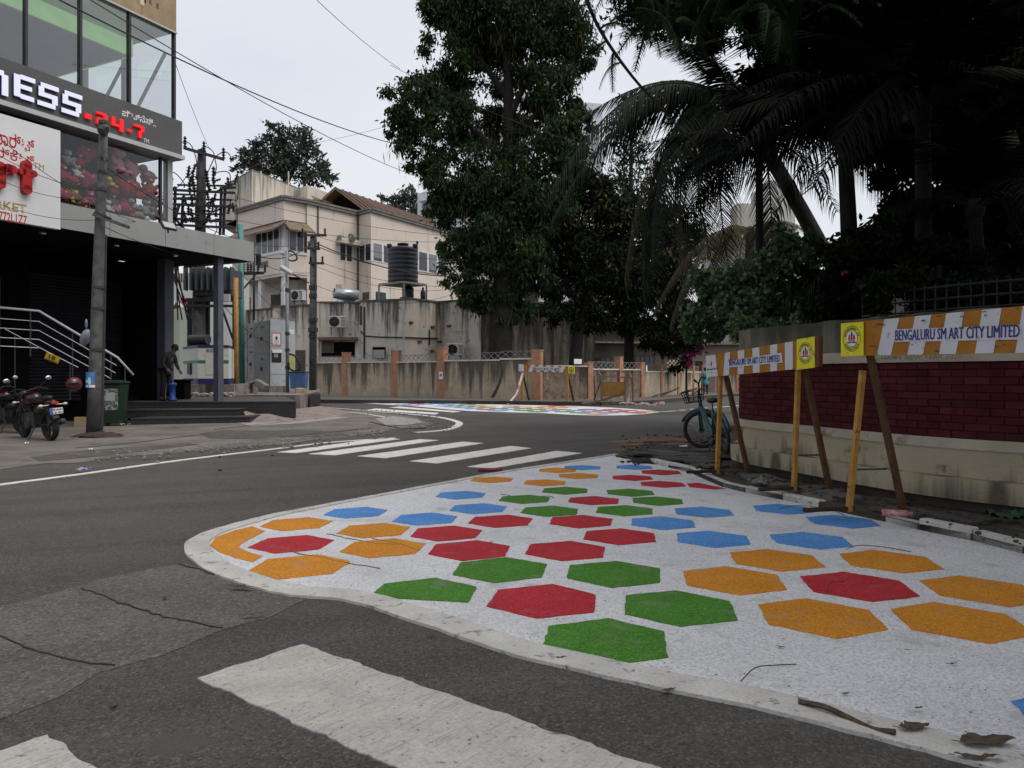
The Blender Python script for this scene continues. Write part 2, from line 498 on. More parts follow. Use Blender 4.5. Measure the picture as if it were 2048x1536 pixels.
sc_ = t_.nodes.new("ShaderNodeVectorMath"); sc_.operation = 'MULTIPLY'; sc_.inputs[1].default_value = (95, 5, 1)
gp = t_.nodes.new("ShaderNodeNewGeometry")
nz = t_.nodes.new("ShaderNodeTexNoise"); nz.inputs["Scale"].default_value = 1; nz.inputs["Detail"].default_value = 4
t_.links.new(gp.outputs[0], mp.inputs[0]); t_.links.new(mp.outputs[0], sc_.inputs[0]); t_.links.new(sc_.outputs[0], nz.inputs["Vector"])
rp = t_.nodes.new("ShaderNodeMapRange"); rp.inputs[1].default_value = .56; rp.inputs[2].default_value = .66; rp.inputs[3].default_value = 0; rp.inputs[4].default_value = .62
t_.links.new(nz.outputs[0], rp.inputs[0])
old = bs.inputs["Base Color"].links[0].from_socket
mx = t_.nodes.new("ShaderNodeMix"); mx.data_type = 'RGBA'; mx.inputs[7].default_value = (.2, .19, .175, 1)
t_.links.new(rp.outputs[0], mx.inputs[0]); t_.links.new(old, mx.inputs[6]); t_.links.new(mx.outputs[2], bs.inputs["Base Color"])
near_stripe(G(395, 1358), G(605, 1290), 4.0)
g2 = G(95, 1472); near_stripe(g2-Vector((.349, .427, 0)), g2, 3.2)

# --- old concrete patch, left foreground, with cracks
m = MB()
m.prism(pxs((-700, 1330), (-60, 1225), (60, 1200), (200, 1160), (310, 1136), (372, 1128), (410, 1140), (520, 1178), (612, 1199), (540, 1235), (440, 1262), (330, 1310), (200, 1345), (120, 1395), (0, 1440), (-500, 1600)), -.01, .004)
struct("old_road_patch", m, ASPHALT2)
PCRACK = mat("paint_crack", (.11, .085, .075), .95, .3)
def crack(pts, wd, z=.011, name="crack"):
    q = [G(*a) for a in pts]
    o = []
    for i in range(len(q)-1):
        n = max(2, int((q[i+1]-q[i]).length/.06))
        for k in range(n):
            v = q[i].lerp(q[i+1], k/n); o.append(v+Vector((rnd.uniform(-.012, .012), rnd.uniform(-.012, .012), 0)))
    o.append(q[-1])
    struct(name, MB().ribbon(o, [max(.004, wd*rnd.uniform(.35, 1.3)) for _ in o], z), PCRACK if .013 < z < .0145 else CRACK)
crack([(0, 1275), (40, 1292), (110, 1315), (160, 1328), (230, 1333)], .009)
crack([(355, 1130), (400, 1140), (450, 1157), (500, 1162), (540, 1180)], .012)
crack([(165, 1178), (240, 1207), (330, 1237), (445, 1258)], .008)
crack([(150, 898), (260, 888), (380, 873), (420, 868)], .05, .02)
crack([(740, 845), (770, 852), (800, 858), (850, 857)], .08, .024)
crack([(560, 876), (640, 868), (740, 858)], .05, .022)
crack([(430, 860), (520, 850), (600, 842)], .05, .022)

# --- the painted corner
outer = [(1228, 909), (1120, 926), (1000, 944.5), (900, 963), (800, 982), (700, 1001), (600, 1020), (530, 1034), (470, 1050), (420, 1065), (388, 1081), (377, 1096), (386, 1115), (420, 1140), (470, 1160),
         (530, 1179), (590, 1191), (640, 1194), (690, 1200), (760, 1217), (880, 1258), (1000, 1299), (1160, 1340), (1330, 1376), (1500, 1410), (1650, 1447), (1800, 1485), (1950, 1525), (2048, 1552)]
og = [G(*q) for q in outer]
dirn = (og[-1]-og[-4]).normalized()
og += [og[-1]+dirn*1.0, og[-1]+dirn*2.2]
kedge = [G(*q) for q in ((1232, 915), (1300, 927), (1379, 946), (1444, 975), (1489, 986), (1564, 1001), (1639, 1017), (1769, 1045), (1836, 1061), (1944, 1083), (2048, 1110))]
kd = (kedge[-1]-kedge[-4]).normalized()
kedge += [kedge[-1]+kd*1.5, kedge[-1]+kd*4.2]
pp = thing("painted_pavement", None, None, (0, 0, 0)); pp["kind"] = "structure"
poly = [tuple(p[:2]) for p in og]+[tuple(p[:2]) for p in kedge[::-1]]
struct("white_coat", MB().prism(poly, -.01, .008), PAINTW, pp)
ogs = smoothed(og, 3)
n = len(ogs)
kw = [.10 if i < 20 else (.15 if i < 30 else .19) for i in range(n)]
kw = [sum(kw[max(0, i-4):i+5])/len(kw[max(0, i-4):i+5]) for i in range(n)]
struct("kerb_band", MB().ribbon([p+Vector((rnd.uniform(-.008, .008), rnd.uniform(-.008, .008), 0)) for p in ogs], kw, .017, .06), KERBP, pp)
def clip(poly, a, b):                    # keep what lies left of a->b
    out = []
    s = lambda p: (b[0]-a[0])*(p[1]-a[1])-(b[1]-a[1])*(p[0]-a[0])
    for i in range(len(poly)):
        p, q = poly[i], poly[(i+1) % len(poly)]
        sp, sq = s(p), s(q)
        if sp >= 0: out.append(p)
        if sp*sq < 0:
            t = sp/(sp-sq); out.append((p[0]+(q[0]-p[0])*t, p[1]+(q[1]-p[1])*t))
    return out
hexes = {'g': [(1208, 1285), (848, 1189), (1357, 1218), (1000, 1142), (1228, 1150), (1100, 1024), (1248, 1023), (1050, 1000), (1315, 1004), (1130, 983), (1260, 987)],
         'r': [(1088, 1204), (1715, 1175), (1133, 1104), (940, 1103), (1240, 1075), (893, 1069), (1003, 1044), (1163, 1045), (585, 1090), (1187, 1003), (1420, 973), (1325, 970), (1265, 957), (1322, 946)],
         'o': [(1640, 1237), (1920, 1247), (1465, 1163), (1965, 1184), (1550, 1122), (1777, 1125), (600, 1135), (765, 1098), (748, 1063), (592, 1050), (985, 961), (1090, 967), (1157, 953.5), (1115, 942)],
         'b': [(1425, 1080), (1620, 1083), (1325, 1048), (1685, 1045), (850, 1040), (1407, 1026), (1565, 1020), (712, 1027), (957, 1019), (922, 992), (1165, 936.5), (1268, 936), (2235, 1456)]}
cl = []
inner = [p for p in smoothed(og, 1)]
for c_, L in hexes.items():
    for (x, y) in L:
        c = G(x, y)
        rot = 20.5 if x > 1000 else 23.5
        if c.y > 8.4: rot = 24.5
        Rr = .298+.056*min(1, max(0, (y-985)/150))
        ph = []
        for k in range(6):
            a = R(rot+60*k+rnd.uniform(-1.5, 1.5)); rr = Rr*rnd.uniform(.965, 1.02)
            ph.append((c.x+rr*math.cos(a), c.y+rr*math.sin(a)))
        for ring in (og, kedge):         # trim at the band and at the footpath edge
            for i in range(len(ring)-1):
                mid = (ring[i]+ring[i+1])/2
                if (mid-c).length < 1.1:
                    a, b = ring[i], ring[i+1]
                    if ring is og:
                        nr = Vector((-(b-a).y, (b-a).x, 0)).normalized()*.03; ph2 = clip(ph, a+nr, b+nr)
                    else: ph2 = clip(ph, b, a)
                    if len(ph2) > 2 : ph = ph2
        if len(ph) < 3: continue
        o2 = []
        for i in range(len(ph)):
            a, b = Vector(ph[i]), Vector(ph[(i+1) % len(ph)])
            for k in range(6): o2.append(tuple(a.lerp(b, k/6)+Vector((rnd.uniform(-.005, .005), rnd.uniform(-.005, .005)))))
        struct("hexagon", MB().prism([(p[0], p[1]) for p in o2], .002, .012+.0002*((int(x)*3+int(y)) % 9)), HEXC[c_], pp, label=HEXN[c_]+" painted hexagon")
# the bent orange piece in the nose of the corner
cr = [G(*q) for q in ((420, 1093), (432, 1077), (470, 1063), (505, 1055), (530, 1065), (505, 1078), (482, 1090), (478, 1098), (500, 1108), (525, 1115), (505, 1127), (470, 1118), (437, 1106))]
struct("hexagon", MB().prism([tuple(p[:2]) for p in cr], .002, .0123), HEXC['o'], pp, label="bent orange end piece")
crack([(520, 1085), (560, 1100), (590, 1107), (640, 1118), (700, 1130), (760, 1140)], .009, .0135)
crack([(655, 1070), (700, 1080), (740, 1088), (800, 1092)], .009, .0135)
crack([(745, 1080), (790, 1088), (840, 1103)], .006, .0135)
crack([(865, 1112), (920, 1098), (985, 1086)], .006, .0135)
crack([(1000, 990), (1040, 996), (1100, 994), (1108, 998)], .012, .0135)
crack([(1135, 1003), (1175, 1000), (1200, 1006)], .012, .0135)
# --- far painted strip across the road
fp = thing("painted_pavement", None, None, (0, 0, 0)); fp["kind"] = "structure"
fpoly = [(674, 804.5), (740, 807.5), (831, 813), (900, 819.5), (941, 822.5), (1002, 824.5), (1081, 826.5), (1153, 830.5), (1200, 831.5), (1248, 831), (1289, 828.5), (1323, 824.3), (1289, 820), (1221, 815.5), (1150, 812.5), (1080, 811), (1000, 809.5), (948, 808.7), (860, 807), (787, 805.5), (700, 803.5)]
fg = pxs(*fpoly)
struct("white_coat", MB().sheet(fg, .008), mat("far_white_road_paint", (.55, .56, .58), .75, .12, 2, spots=.12, spot_col=(.2, .2, .2), spot_scale=4), fp)
def inside(p, poly):
    r = False
    for i in range(len(poly)):
        a, b = poly[i], poly[i-1]
        if (a[1] > p[1]) != (b[1] > p[1]) and p[0] < (b[0]-a[0])*(p[1]-a[1])/(b[1]-a[1])+a[0]: r = not r
    return r
hm = {}
cnt = 0
for i in range(-30, 40):
    for j in range(0, 40):
        x = i*.98+(j % 2)*.49-2; y = 24.5+j*.85
        if not all(inside((x+.42*math.cos(a), y+.42*math.sin(a)), fg) for a in (0, 1.05, 2.1, 3.14, 4.2, 5.2)): continue
        if rnd.random() < .12: continue
        k = 'orbg'[int(2.2+2*math.sin(x*.55+1)+1.5*math.sin(y*.6)+rnd.uniform(0, .9)) % 4]
        h = [(x+.43*math.cos(R(30+60*q)), y+.43*math.sin(R(30+60*q))) for q in range(6)]
        cnt += 1
        struct("hexagon", MB().sheet(h, .0125), HEXC[k], fp, label=HEXN[k]+" painted hexagon")

# --- footpath at the right, along the brick wall: a bed of dirt with broken stone slabs on it
WALLP = [(7.4, 13.2), (6.0, 13.1), (4.7, 12.7), (3.85, 11.95), (3.42, 11.3), (3.2, 10.7), (3.3, 10.0), (3.56, 9.3), (3.9, 8.15), (4.23, 7.45), (4.66, 6.9), (5.3, 6.35), (6.2, 5.75), (7.6, 5.0), (9.5, 4.2)]
wallc = smoothed([Vector((a, b, 0)) for a, b in WALLP], 6)
far_edge = [G(1246, 905), G(1262, 895), G(1320, 880), G(1390, 866), G(1440, 858), G(1480, 851), Vector((7.4, 17.5, 0))]
fpp = [tuple(p[:2]) for p in kedge[::-1]]+[tuple(p[:2]) for p in far_edge]+[(7.4, 12.9), (5.5, 12.6), (4.2, 11.6), (3.7, 10.7), (4.2, 8.6), (4.8, 7.4), (6.3, 6.2), (9.5, 4.6)]
rf = thing("footpath", None, None, (0, 0, 0)); rf["kind"] = "structure"
bed = MB()
nbed = len(fpp)
vs = [(p[0], p[1], -.02) for p in fpp]+[(p[0], p[1], .062 if i < len(kedge)-2 else (.02 if i < len(kedge)+len(far_edge) else .062)) for i, p in enumerate(fpp)]
aa = sum(fpp[i][0]*fpp[(i+1) % nbed][1]-fpp[(i+1) % nbed][0]*fpp[i][1] for i in range(nbed))
top = tuple(range(nbed, 2*nbed)); side = [(i, (i+1) % nbed, nbed+(i+1) % nbed, nbed+i) for i in range(nbed)]
if aa < 0: top = top[::-1]; side = [f[::-1] for f in side]
struct("dirt_bed", bed.add(vs, [top]+side), DIRT, rf)
kb = MB()
ks = [p for p in kedge]
for i in range(len(ks)-1):
    a, b = ks[i], ks[i+1]
    if i < 1: continue
    L = (b-a).length; k_ = max(1, int(L/.55))
    for k in range(k_):
        p, q = a.lerp(b, (k+.015)/k_), a.lerp(b, (k+.985)/k_)
        h = .075+rnd.uniform(-.012, .012)+(.03 if i > 7 else 0)
        if i == 6 and k == k_-1: continue
        nr = Vector(((b-a).y, -(b-a).x, 0)).normalized()
        if nr.x < 0: nr = -nr
        s_ = MB(); s_.bar(p+nr*.05+Vector((0, 0, h/2)), q+nr*.05+Vector((0, 0, h/2)), .10, h)
        struct("kerb_stone", s_, KERBP, rf, bevel=.008)
def wall_near(p):
    return min(((Vector(p)-q).length for q in wallc))
cnt = 0
for i in range(0, 15):
    for j in range(0, 27):
        u = Vector((.35, -.94, 0)); v = Vector((.94, .35, 0))
        c = Vector((1.9, 12.4, 0))+u*(j*.46+rnd.uniform(-.04, .04))+v*(i*.42+(j % 2)*.2-.6)
        if not inside(c[:2], fpp): continue
        if wall_near(c) < .3 or rnd.random() < .14: continue
        if min((c-q).length for q in smoothed(kedge, 4)) < .28 or c.y < 2.2: continue
        q = []
        for (a, b) in ((-.5, -.5), (-.1, -.54), (.5, -.5), (.52, .05), (.5, .5), (0, .5), (-.5, .48)):
            q.append((u*(a*.44+rnd.uniform(-.03, .03))+v*(b*.4+rnd.uniform(-.03, .03)))[:2])
        s_ = MB().prism([tuple(x) for x in q], -.03, .0)
        o = struct("paving_slab", s_, SLAB, rf)
        o.location = (c.x, c.y, .088+rnd.uniform(-.008, .012)); o.rotation_euler = (rnd.gauss(0, .025), rnd.gauss(0, .025), rnd.gauss(0, .06))
        cnt += 1
m = MB()                                  # mound of red earth by the bicycle
def mound(m, cx, cy, rx, ry, h, n=18):
    vs = []; fs = []
    for r_ in range(5):
        for k in range(n):
            a = 2*math.pi*k/n; q = 1-r_/5; jj = rnd.uniform(.75, 1.22)
            vs.append((cx+rx*q*jj*math.cos(a), cy+ry*q*jj*math.sin(a), .004+h*(1-q*q)*rnd.uniform(.75, 1.2)))
    vs.append((cx, cy, h))
    for r_ in range(4):
        for k in range(n): fs.append((r_*n+k, r_*n+(k+1) % n, (r_+1)*n+(k+1) % n, (r_+1)*n+k))
    for k in range(n): fs.append((4*n+k, 4*n+(k+1) % n, 5*n))
    m.add(vs, fs)
for (x, y, a, b, h) in ((1300, 884, .75, .5, .05), (1340, 882, .6, .55, .06), (1275, 890, .4, .3, .03), (1355, 890, .5, .3, .035), (1320, 878, .5, .4, .04), (1262, 898, .3, .18, .02), (1230, 901, .22, .12, .015)):
    c = G(x, y); mound(m, c.x, c.y, a, b, h)
struct("red_earth_mound", m, REDEARTH)
m = MB(); c = G(1315, 925); mound(m, c.x, c.y, .48, .3, .09); struct("tar_lump", m, mat("tar", (.02, .019, .018), .9, .3, 6, bump=.8))
m = MB()
for i in range(520):
    j = rnd.random()
    if j < .5: p = G(rnd.uniform(1240, 1440), rnd.uniform(872, 935))
    else: p = kedge[2].lerp(kedge[-3], rnd.random())+Vector((abs(rnd.gauss(.1, .35)), rnd.gauss(0, .3), .07))
    s = rnd.uniform(.008, .032)
    m.ball((p.x, p.y, p.z+.03), (s, s*rnd.uniform(.6, 1), s*.6), 5, 3)
struct("gravel", m, DIRT); m = None
for o in COL.objects:
    if o.name.startswith("gravel"): o["kind"] = "stuff"

# --- far footpath with kerb
FW = [(630, 790), (700, 791.5), (790, 793), (880, 796), (1000, 799), (1075, 800), (1180, 798), (1285, 794), (1320, 792), (1355, 789), (1385, 787), (1402, 785.4)]
fwall = [G(x, y, .15) for x, y in FW]
FK = [(560, 804), (640, 806), (800, 807), (950, 808), (1080, 810), (1200, 811.5), (1300, 808), (1370, 801), (1420, 796), (1475, 792)]
fk = [G(x, y) for x, y in FK]
ff = thing("footpath", None, None, (0, 0, 0)); ff["kind"] = "structure"
vs = [tuple(p[:2]) for p in fk]+[(20, 52), (20, 62), (13.2, 56)]+[(p.x, p.y+.3) for p in fwall[::-1]]+[(-14, 47), (-16, 42)]
struct("paving", MB().prism(vs, -.05, .15), mat("far_paving", (.11, .1, .09), .9, .3, 2, fine=.3, fscale=40), ff)
for i in range(len(fk)-1):
    a, b = fk[i], fk[i+1]
    n = max(1, int((b-a).length/.9))
    for k in range(n):
        p, q = a.lerp(b, (k+.01)/n), a.lerp(b, (k+.99)/n)
        struct("kerb_stone", MB().bar(p+Vector((0, -.07, .08)), q+Vector((0, -.07, .08+rnd.uniform(-.008, .008))), .15, .17), mat("dark_kerb", (.05, .048, .046), .9, .35, 3) if i+k == 0 else bpy.data.materials["dark_kerb"], ff)
# ================================================================== CORNER SHOP, left
SA = math.atan(.5)
C0 = Vector((-9.66, 22, 0)); SRZ = math.pi/2-SA
SUX = Vector((math.sin(SA), math.cos(SA), 0)); SNY = Vector((-math.cos(SA), math.sin(SA), 0))
def F(px, py, y=0.0):                    # facade coordinates (along, up) of a sight line on the plane y
    dx = (px-1024)/FX
    t = (y+C0.dot(SNY))/(dx*SNY.x+SNY.y)
    p = Vector((dx*t, t, 1.35+(750-py)/FX*t))
    return (p-C0).dot(SUX), p.z
GREYP = mat("grey_composite_panel", (.27, .275, .275), .45, .07, 1.2, spots=.05, spot_col=(.17, .17, .17), spot_scale=3)
SIGNG = mat("charcoal_sign_panel", (.085, .083, .083), .5, .12, 1.5)
LIP = mat("silver_trim", (.4, .41, .42), .4, .1, 2)
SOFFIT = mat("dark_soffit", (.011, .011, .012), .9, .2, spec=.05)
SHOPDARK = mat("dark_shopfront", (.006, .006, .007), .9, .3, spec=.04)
TILEB = mat("beige_stone_cladding", (.3, .22, .13), .6, .2, 3, spots=.08, spot_col=(.2, .15, .1), spot_scale=6)
CEIL = mat("white_ceiling", (.8, .81, .8), .8, .05)
GREEN = mat("green_cove", (.28, .55, .2), .7, .1, emit=.32)
FLOORM = mat("dark_floor", (.1, .1, .1), .6, .2)
MULL = mat("dark_mullion", (.05, .052, .058), .4, .1, metal=.3)
GLASS = glassmat("gym_glass", (.97, .985, .98), .34)
GLASSD = glassmat("display_glass", (.95, .96, .96), .02)
FRAMEB = mat("slate_blue_column", (.075, .08, .105), .5, .15, 3)
shop = thing("shop_building", "two storey corner shop with glazed gym floor above a dark canopied shopfront", "shop building", C0, SRZ)
zs0, zs1 = 7.62, 8.6
zg = 11.17
# canopy over the ground floor: fascia of composite panels
xe, zt = F(508, 485, -.83); _, zb = F(508, 524, -.83)
xj = [-9.0, -7.2]+[F(q, 440, -.83)[0] for q in (118, 220, 331, 428)]+[xe]
for i in range(len(xj)-1):
    part("fascia_panel", MB().span(xj[i]+.008, xj[i+1]-.008, -.83, -.79, zb, zt), GREYP, shop)
part("fascia_panel", MB().span(xe-.04, xe, -.782, 2.2, zb, zt), GREYP, shop)
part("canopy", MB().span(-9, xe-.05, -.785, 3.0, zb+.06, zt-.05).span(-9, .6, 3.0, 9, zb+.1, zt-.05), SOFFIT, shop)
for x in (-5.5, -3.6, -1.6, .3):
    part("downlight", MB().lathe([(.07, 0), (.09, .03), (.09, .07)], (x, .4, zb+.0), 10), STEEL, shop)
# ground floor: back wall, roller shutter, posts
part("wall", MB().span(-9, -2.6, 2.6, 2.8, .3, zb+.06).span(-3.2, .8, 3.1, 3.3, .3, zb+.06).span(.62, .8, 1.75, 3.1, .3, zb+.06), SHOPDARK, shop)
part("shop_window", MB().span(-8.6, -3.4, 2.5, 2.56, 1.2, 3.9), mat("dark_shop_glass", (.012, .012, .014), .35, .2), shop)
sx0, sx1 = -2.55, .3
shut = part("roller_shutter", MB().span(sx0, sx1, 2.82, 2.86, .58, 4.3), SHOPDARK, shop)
SH = mat("slate_shutter", (.018, .019, .023), .7, .2, 3, spec=.1)
slat = MB().add([(sx0, 0, 0), (sx1, 0, 0), (sx1, -.035, .045), (sx0, -.035, .045), (sx1, 0, .09), (sx0, 0, .09)], [(0, 1, 2, 3), (3, 2, 4, 5)]).mesh("slat")
for k in range(38):
    o = part("slat", slat, SH, shut); o.location = (0, 2.8, .6+k*.095)
cx, _ = F(329, 600, 1.4)
part("column", MB().span(cx-.02, cx+.3, 1.35, 1.7, .5, zb+.06), FRAMEB, shop)
cx2, _ = F(437, 700, -.55)
part("column", MB().span(cx2-.10, cx2+.10, -.65, -.45, .56, zb+.06), FRAMEB, shop)
# display window between canopy and gym floor
dz0 = zt-.05; dz1 = 7.5
xd0 = F(124, 300, .1)[0]; xd1 = F(318, 380, .1)[0]
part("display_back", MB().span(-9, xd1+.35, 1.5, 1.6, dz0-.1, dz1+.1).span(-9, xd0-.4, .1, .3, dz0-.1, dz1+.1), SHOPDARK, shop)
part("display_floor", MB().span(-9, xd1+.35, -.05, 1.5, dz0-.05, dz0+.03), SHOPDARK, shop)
for zz in (dz0+.62, dz0+1.22):
    part("display_shelf", MB().span(xd0-.3, xd1-.05, .35, 1.45, zz-.02, zz), SHOPDARK, shop)
part("corner_post", MB().span(xd1+.22, xd1+.38, .0, .2, dz0, dz1), LIP, shop)
part("display_glass", MB().span(xd0-.35, xd1+.22, .045, .053, dz0+.03, dz1), GLASSD, shop)
part("display_glass", MB().span(xd1+.24, xd1+.25, .2, 1.5, dz0+.03, dz1), GLASSD, shop)
part("mullion", MB().span(xd1-.03, xd1+.03, .0, .09, dz0+.03, dz1), MULL, shop)
# gym floor
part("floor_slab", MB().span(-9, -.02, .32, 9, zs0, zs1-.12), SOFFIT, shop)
part("ledge_soffit", MB().span(-9, .0, -.25, .31, zs0-.13, zs0-.01), LIP, shop)
xm = [F(q, 100, .0)[0] for q in (-60, 54, 163, 261)]
xm = [-7.2]+xm+[-.03]
for i in range(len(xm)-1):
    part("glass_pane", MB().span(xm[i]+.03, xm[i+1]-.03, .06, .072, zs1, zg), GLASS, shop)
    part("mullion", MB().span(xm[i+1]-.03, xm[i+1]+.03, .0, .13, zs1, zg), MULL, shop)
ys = [.1, 1.9, 3.8, 5.7, 7.6]
for i in range(4):
    part("glass_pane", MB().span(-.08, -.068, ys[i]+.04, ys[i+1]-.04, zs1, zg), GLASS, shop)
    part("side_column", MB().span(-.28, -.12, ys[i+1]-.09, ys[i+1]+.09, zs1-.12, zg), mat("grey_steel_column", (.25, .25, .26), .5, .1) if i == 0 else bpy.data.materials["grey_steel_column"], shop)
    part("brace", MB().bar((-.2, ys[i]+.1, zg-.6), (-.2, ys[i+1]-.1, zs1+.1), .07), bpy.data.materials["grey_steel_column"], shop)
part("ceiling", MB().span(-9, -.05, .16, 9, zg+.02, zg+.12), CEIL, shop)
part("dropped_soffit", MB().span(-6.2, -.75, 1.0, 6.5, zg-.75, zg-.68), CEIL, shop)
part("cove", MB().span(-6.2, -.75, .93, .998, zg-.75, zg-.3).span(-.748, -.69, .93, 6.5, zg-.75, zg-.3), GREEN, shop)
part("gym_back_wall", MB().span(-9, -4.6, 8.6, 8.8, zs1-.12, zg).span(-6.4, -6.2, .9, 8.6, zs1-.12, zg), mat("pale_green_wall", (.42, .5, .38), .8, .05), shop)
# beige cladding above the glass
xs = [-9, -6.5, -4.4, F(283, 20)[0], -.0]
for i in range(4):
    part("cladding_panel", MB().span(xs[i]+.006, xs[i+1]-.006, -.02, .12, zg+.03, zg+1.7), TILEB, shop)
part("cladding_panel", MB().span(-.14, -.0, .13, 9, zg+.03, zg+1.7), TILEB, shop)
part("joint_strip", MB().span(xs[3]-.06, xs[3]+.06, -.03, -.0215, zg+.32, zg+1.7), CREAM, shop)
part("window_head", MB().span(-9, .01, -.04, .0, zg-.02, zg+.03), LIP, shop)
def sq(p0, p1, y): # box on the facade from two picture corners (lower-left, upper-right)
    x0, z0 = F(*p0, y); x1, z1 = F(*p1, y)
    return x0, z0, x1, z1
for ch, a, b in (("I", (289, 5), (292, 0)), ("R", (299, 9), (304, 3)), ("E", (313, 16), (318, 9))):
    x0, z0 = F(*a, -.02); x1, z1 = F(*b, -.02)
    text_fit("letter", ch, (x0, -.022, z0), (1, 0, 0), (0, 0, 1), max(.05, x1-x0), .13, BLACK, shop)
# gym sign
sign = thing("gym_sign", "charcoal sign band with white NESS and red 24-7 letters below the gym glazing", "sign", C0, SRZ)
part("sign_panel", MB().span(-9, .0, -.25, -.003, zs0, zs1), SIGNG, sign)
part("trim", MB().span(-9, .04, -.32, -.02, zs0-.12, zs0-.004), LIP, sign)
LETW = mat("lit_white_letter", (.68, .71, .85), .4, .02, emit=.25)
LETR = mat("lit_red_letter", (.7, .012, .015), .4, .03, emit=.5)
LETB = mat("blue_letter_return", (.02, .04, .2), .5, .05)
def blocks(name, rects, x0, z0, wd, ht, y0, dpt, face, ret, parent):
    """channel letter drawn as strokes in a unit square, face plate in front of its return"""
    m = MB(); r = MB()
    pl = []
    for (a, b, c, d) in rects:
        pl.append((x0+a*wd, x0+c*wd, z0+b*ht, z0+d*ht))
    for k, (a, b, c, d) in enumerate(pl):
        m.span(a, b, y0-dpt-.012-.0004*k, y0-dpt-.0004*k, c, d)
        r.span(a+.008, b-.008, y0-dpt+.001, y0, c+.008, d-.008)
    o = part(name, m, face, parent, bevel=.011)
    part("letter_return", r, ret, o)
S_ = [(0, 0, .85, .2), (.68, .2, .95, .42), (.05, .4, .95, .6), (.05, .6, .32, .82), (.15, .8, 1, 1)]
E_ = [(0, .04, .3, .96), (.3, .0, .95, .2), (.3, .41, .85, .6), (.3, .8, 1, 1)]
N_ = [(0, 0, .28, 1), (.28, .78, .8, 1), (.7, 0, .98, .86)]
for rc, a, b in ((N_, (-34, 190), (15, 140)), (E_, (25, 205), (68, 152)), (S_, (72, 221), (115, 169)), (S_, (120, 236), (162, 185))):
    x0, _ = F(*a, -.27); x1, _ = F(*b, -.27)
    zc_ = (F(a[0], a[1], -.27)[1]+F(b[0], b[1], -.27)[1])/2
    blocks("letter", rc, x0, zc_-.26, x1-x0, .56, -.25, .07, LETW, LETB, sign)
T2 = [(0, .8, .8, 1), (.62, .5, .95, .9), (.1, .4, .8, .58), (0, .1, .3, .5), (0, 0, .95, .2)]
T4 = [(0, .4, .28, 1), (.0, .3, .75, .5), (.66, 0, .98, 1)]
T7 = [(0, .8, 1, 1), (.68, .5, .98, .8), (.45, 0, .75, .55)]
TD = [(0, 0, 1, 1)]
for rc, a, b, h in ((TD, (168, 240), (181, 227), .13), (T2, (191, 252), (215, 226), .32), (T4, (222, 265), (246, 234), .34), (TD, (253, 265), (262, 259), .07), (T7, (266, 277), (287, 250), .33)):
    x0, _ = F(*a, -.27); x1, _ = F(*b, -.27)
    zc_ = (F(a[0], a[1], -.27)[1]+F(b[0], b[1], -.27)[1])/2
    blocks("letter", rc, x0, zc_-h/2, x1-x0, h, -.25, .06, LETR, LETR, sign)
x0, z0 = F(244, 241, -.25); x1, z1 = F(312, 250, -.25)
text_fit("kannada_lettering", "ಫಿಟ್ನೆಸ್..", (x0, -.25, z0+.1), (1, 0, 0), (0, 0, 1), x1-x0, .22, WHITE, sign, bold=.008)
x0, z0 = F(287, 284, -.25); x1, z1 = F(298, 277, -.25)
text_fit("trademark", "TM", (x0, -.25, z0), (1, 0, 0), (0, 0, 1), x1-x0, .11, WHITE, sign)
# supermarket sign in front of the fascia
yb = -1.0
bx1, bz1 = F(121, 262, yb); _, bz0 = F(115, 458, yb)
msign = thing("market_sign", "white supermarket board with red and gold letters in front of the shop canopy", "sign", C0, SRZ)
part("board", MB().span(-9, bx1, yb, yb+.15, bz0, bz1), mat("white_sign_board", (.62, .63, .65), .45, .05, 1), msign)
def ms(name, txt, a, b, m, bold=0, depth=0.0):
    x0, z0 = F(*a, yb); x1, z1 = F(b[0], a[1], yb)
    _, zz0 = F((a[0]+b[0])/2, a[1], yb); _, zz1 = F((a[0]+b[0])/2, b[1], yb)
    return text_fit(name, txt, (x0, yb, zz0), (1, 0, 0), (0, 0, 1), F(b[0], b[1], yb)[0]-x0, zz1-zz0, m, msign, bold=bold, depth=depth)
ms("kannada_lettering", "ಸ್ಮಾರ್ಟ್", (-50, 292), (69, 262), REDP, .012)
ms("kannada_lettering", "ಮಾರ್ಕೆಟ್", (-60, 316), (69, 294), REDP, .008)
xr, zr = F(62, 392, yb); xl, _ = F(36, 392, yb); _, zr1 = F(50, 322, yb)
REDL = mat("red_channel_letter", (.36, .014, .014), .45, .08)
def rounded(name, pts_list, r, y0):
    m = MB()
    for pts in pts_list:
        a = [Vector(p) for p in pts]
        for i in range(len(a)-1):
            m.bar(a[i], a[i+1], r*2, .12, up=(0, 1, 0))
        for p in a:
            m.lathe([(r, -.06), (r, .06)], p, 14, Matrix.Rotation(R(90), 3, 'X'))
    return part(name, m, REDL, msign)
yc = yb-.062
h = zr1-zr
ww = xr-xl
rounded("letter", [[(xl+ww*.5, yc, zr+.1), (xl+ww*.5, yc, zr1-.1)]], .105, yc)
rounded("letter_bar", [[(xl+ww*.12, yc-.004, zr+h*.64), (xl+ww*1.0, yc-.004, zr+h*.64)]], .08, yc)
x2 = F(8, 392, yb)[0]
rounded("letter", [[(x2-.12, yc, zr+.1), (x2-.12, yc, zr+h*.64)], [(x2-.12, yc, zr+h*.5), (x2+.02, yc, zr+h*.63), (x2+.13, yc, zr+h*.62)]], .1, yc)
ms("trademark", "TM", (67, 339), (88, 327), GOLD)
ms("lettering", "MARKET", (-52, 418), (53, 400), GOLD, .02)
ms("registration_number", "29AFR3772L1Z7", (-55, 440), (54, 422), REDP, .012)
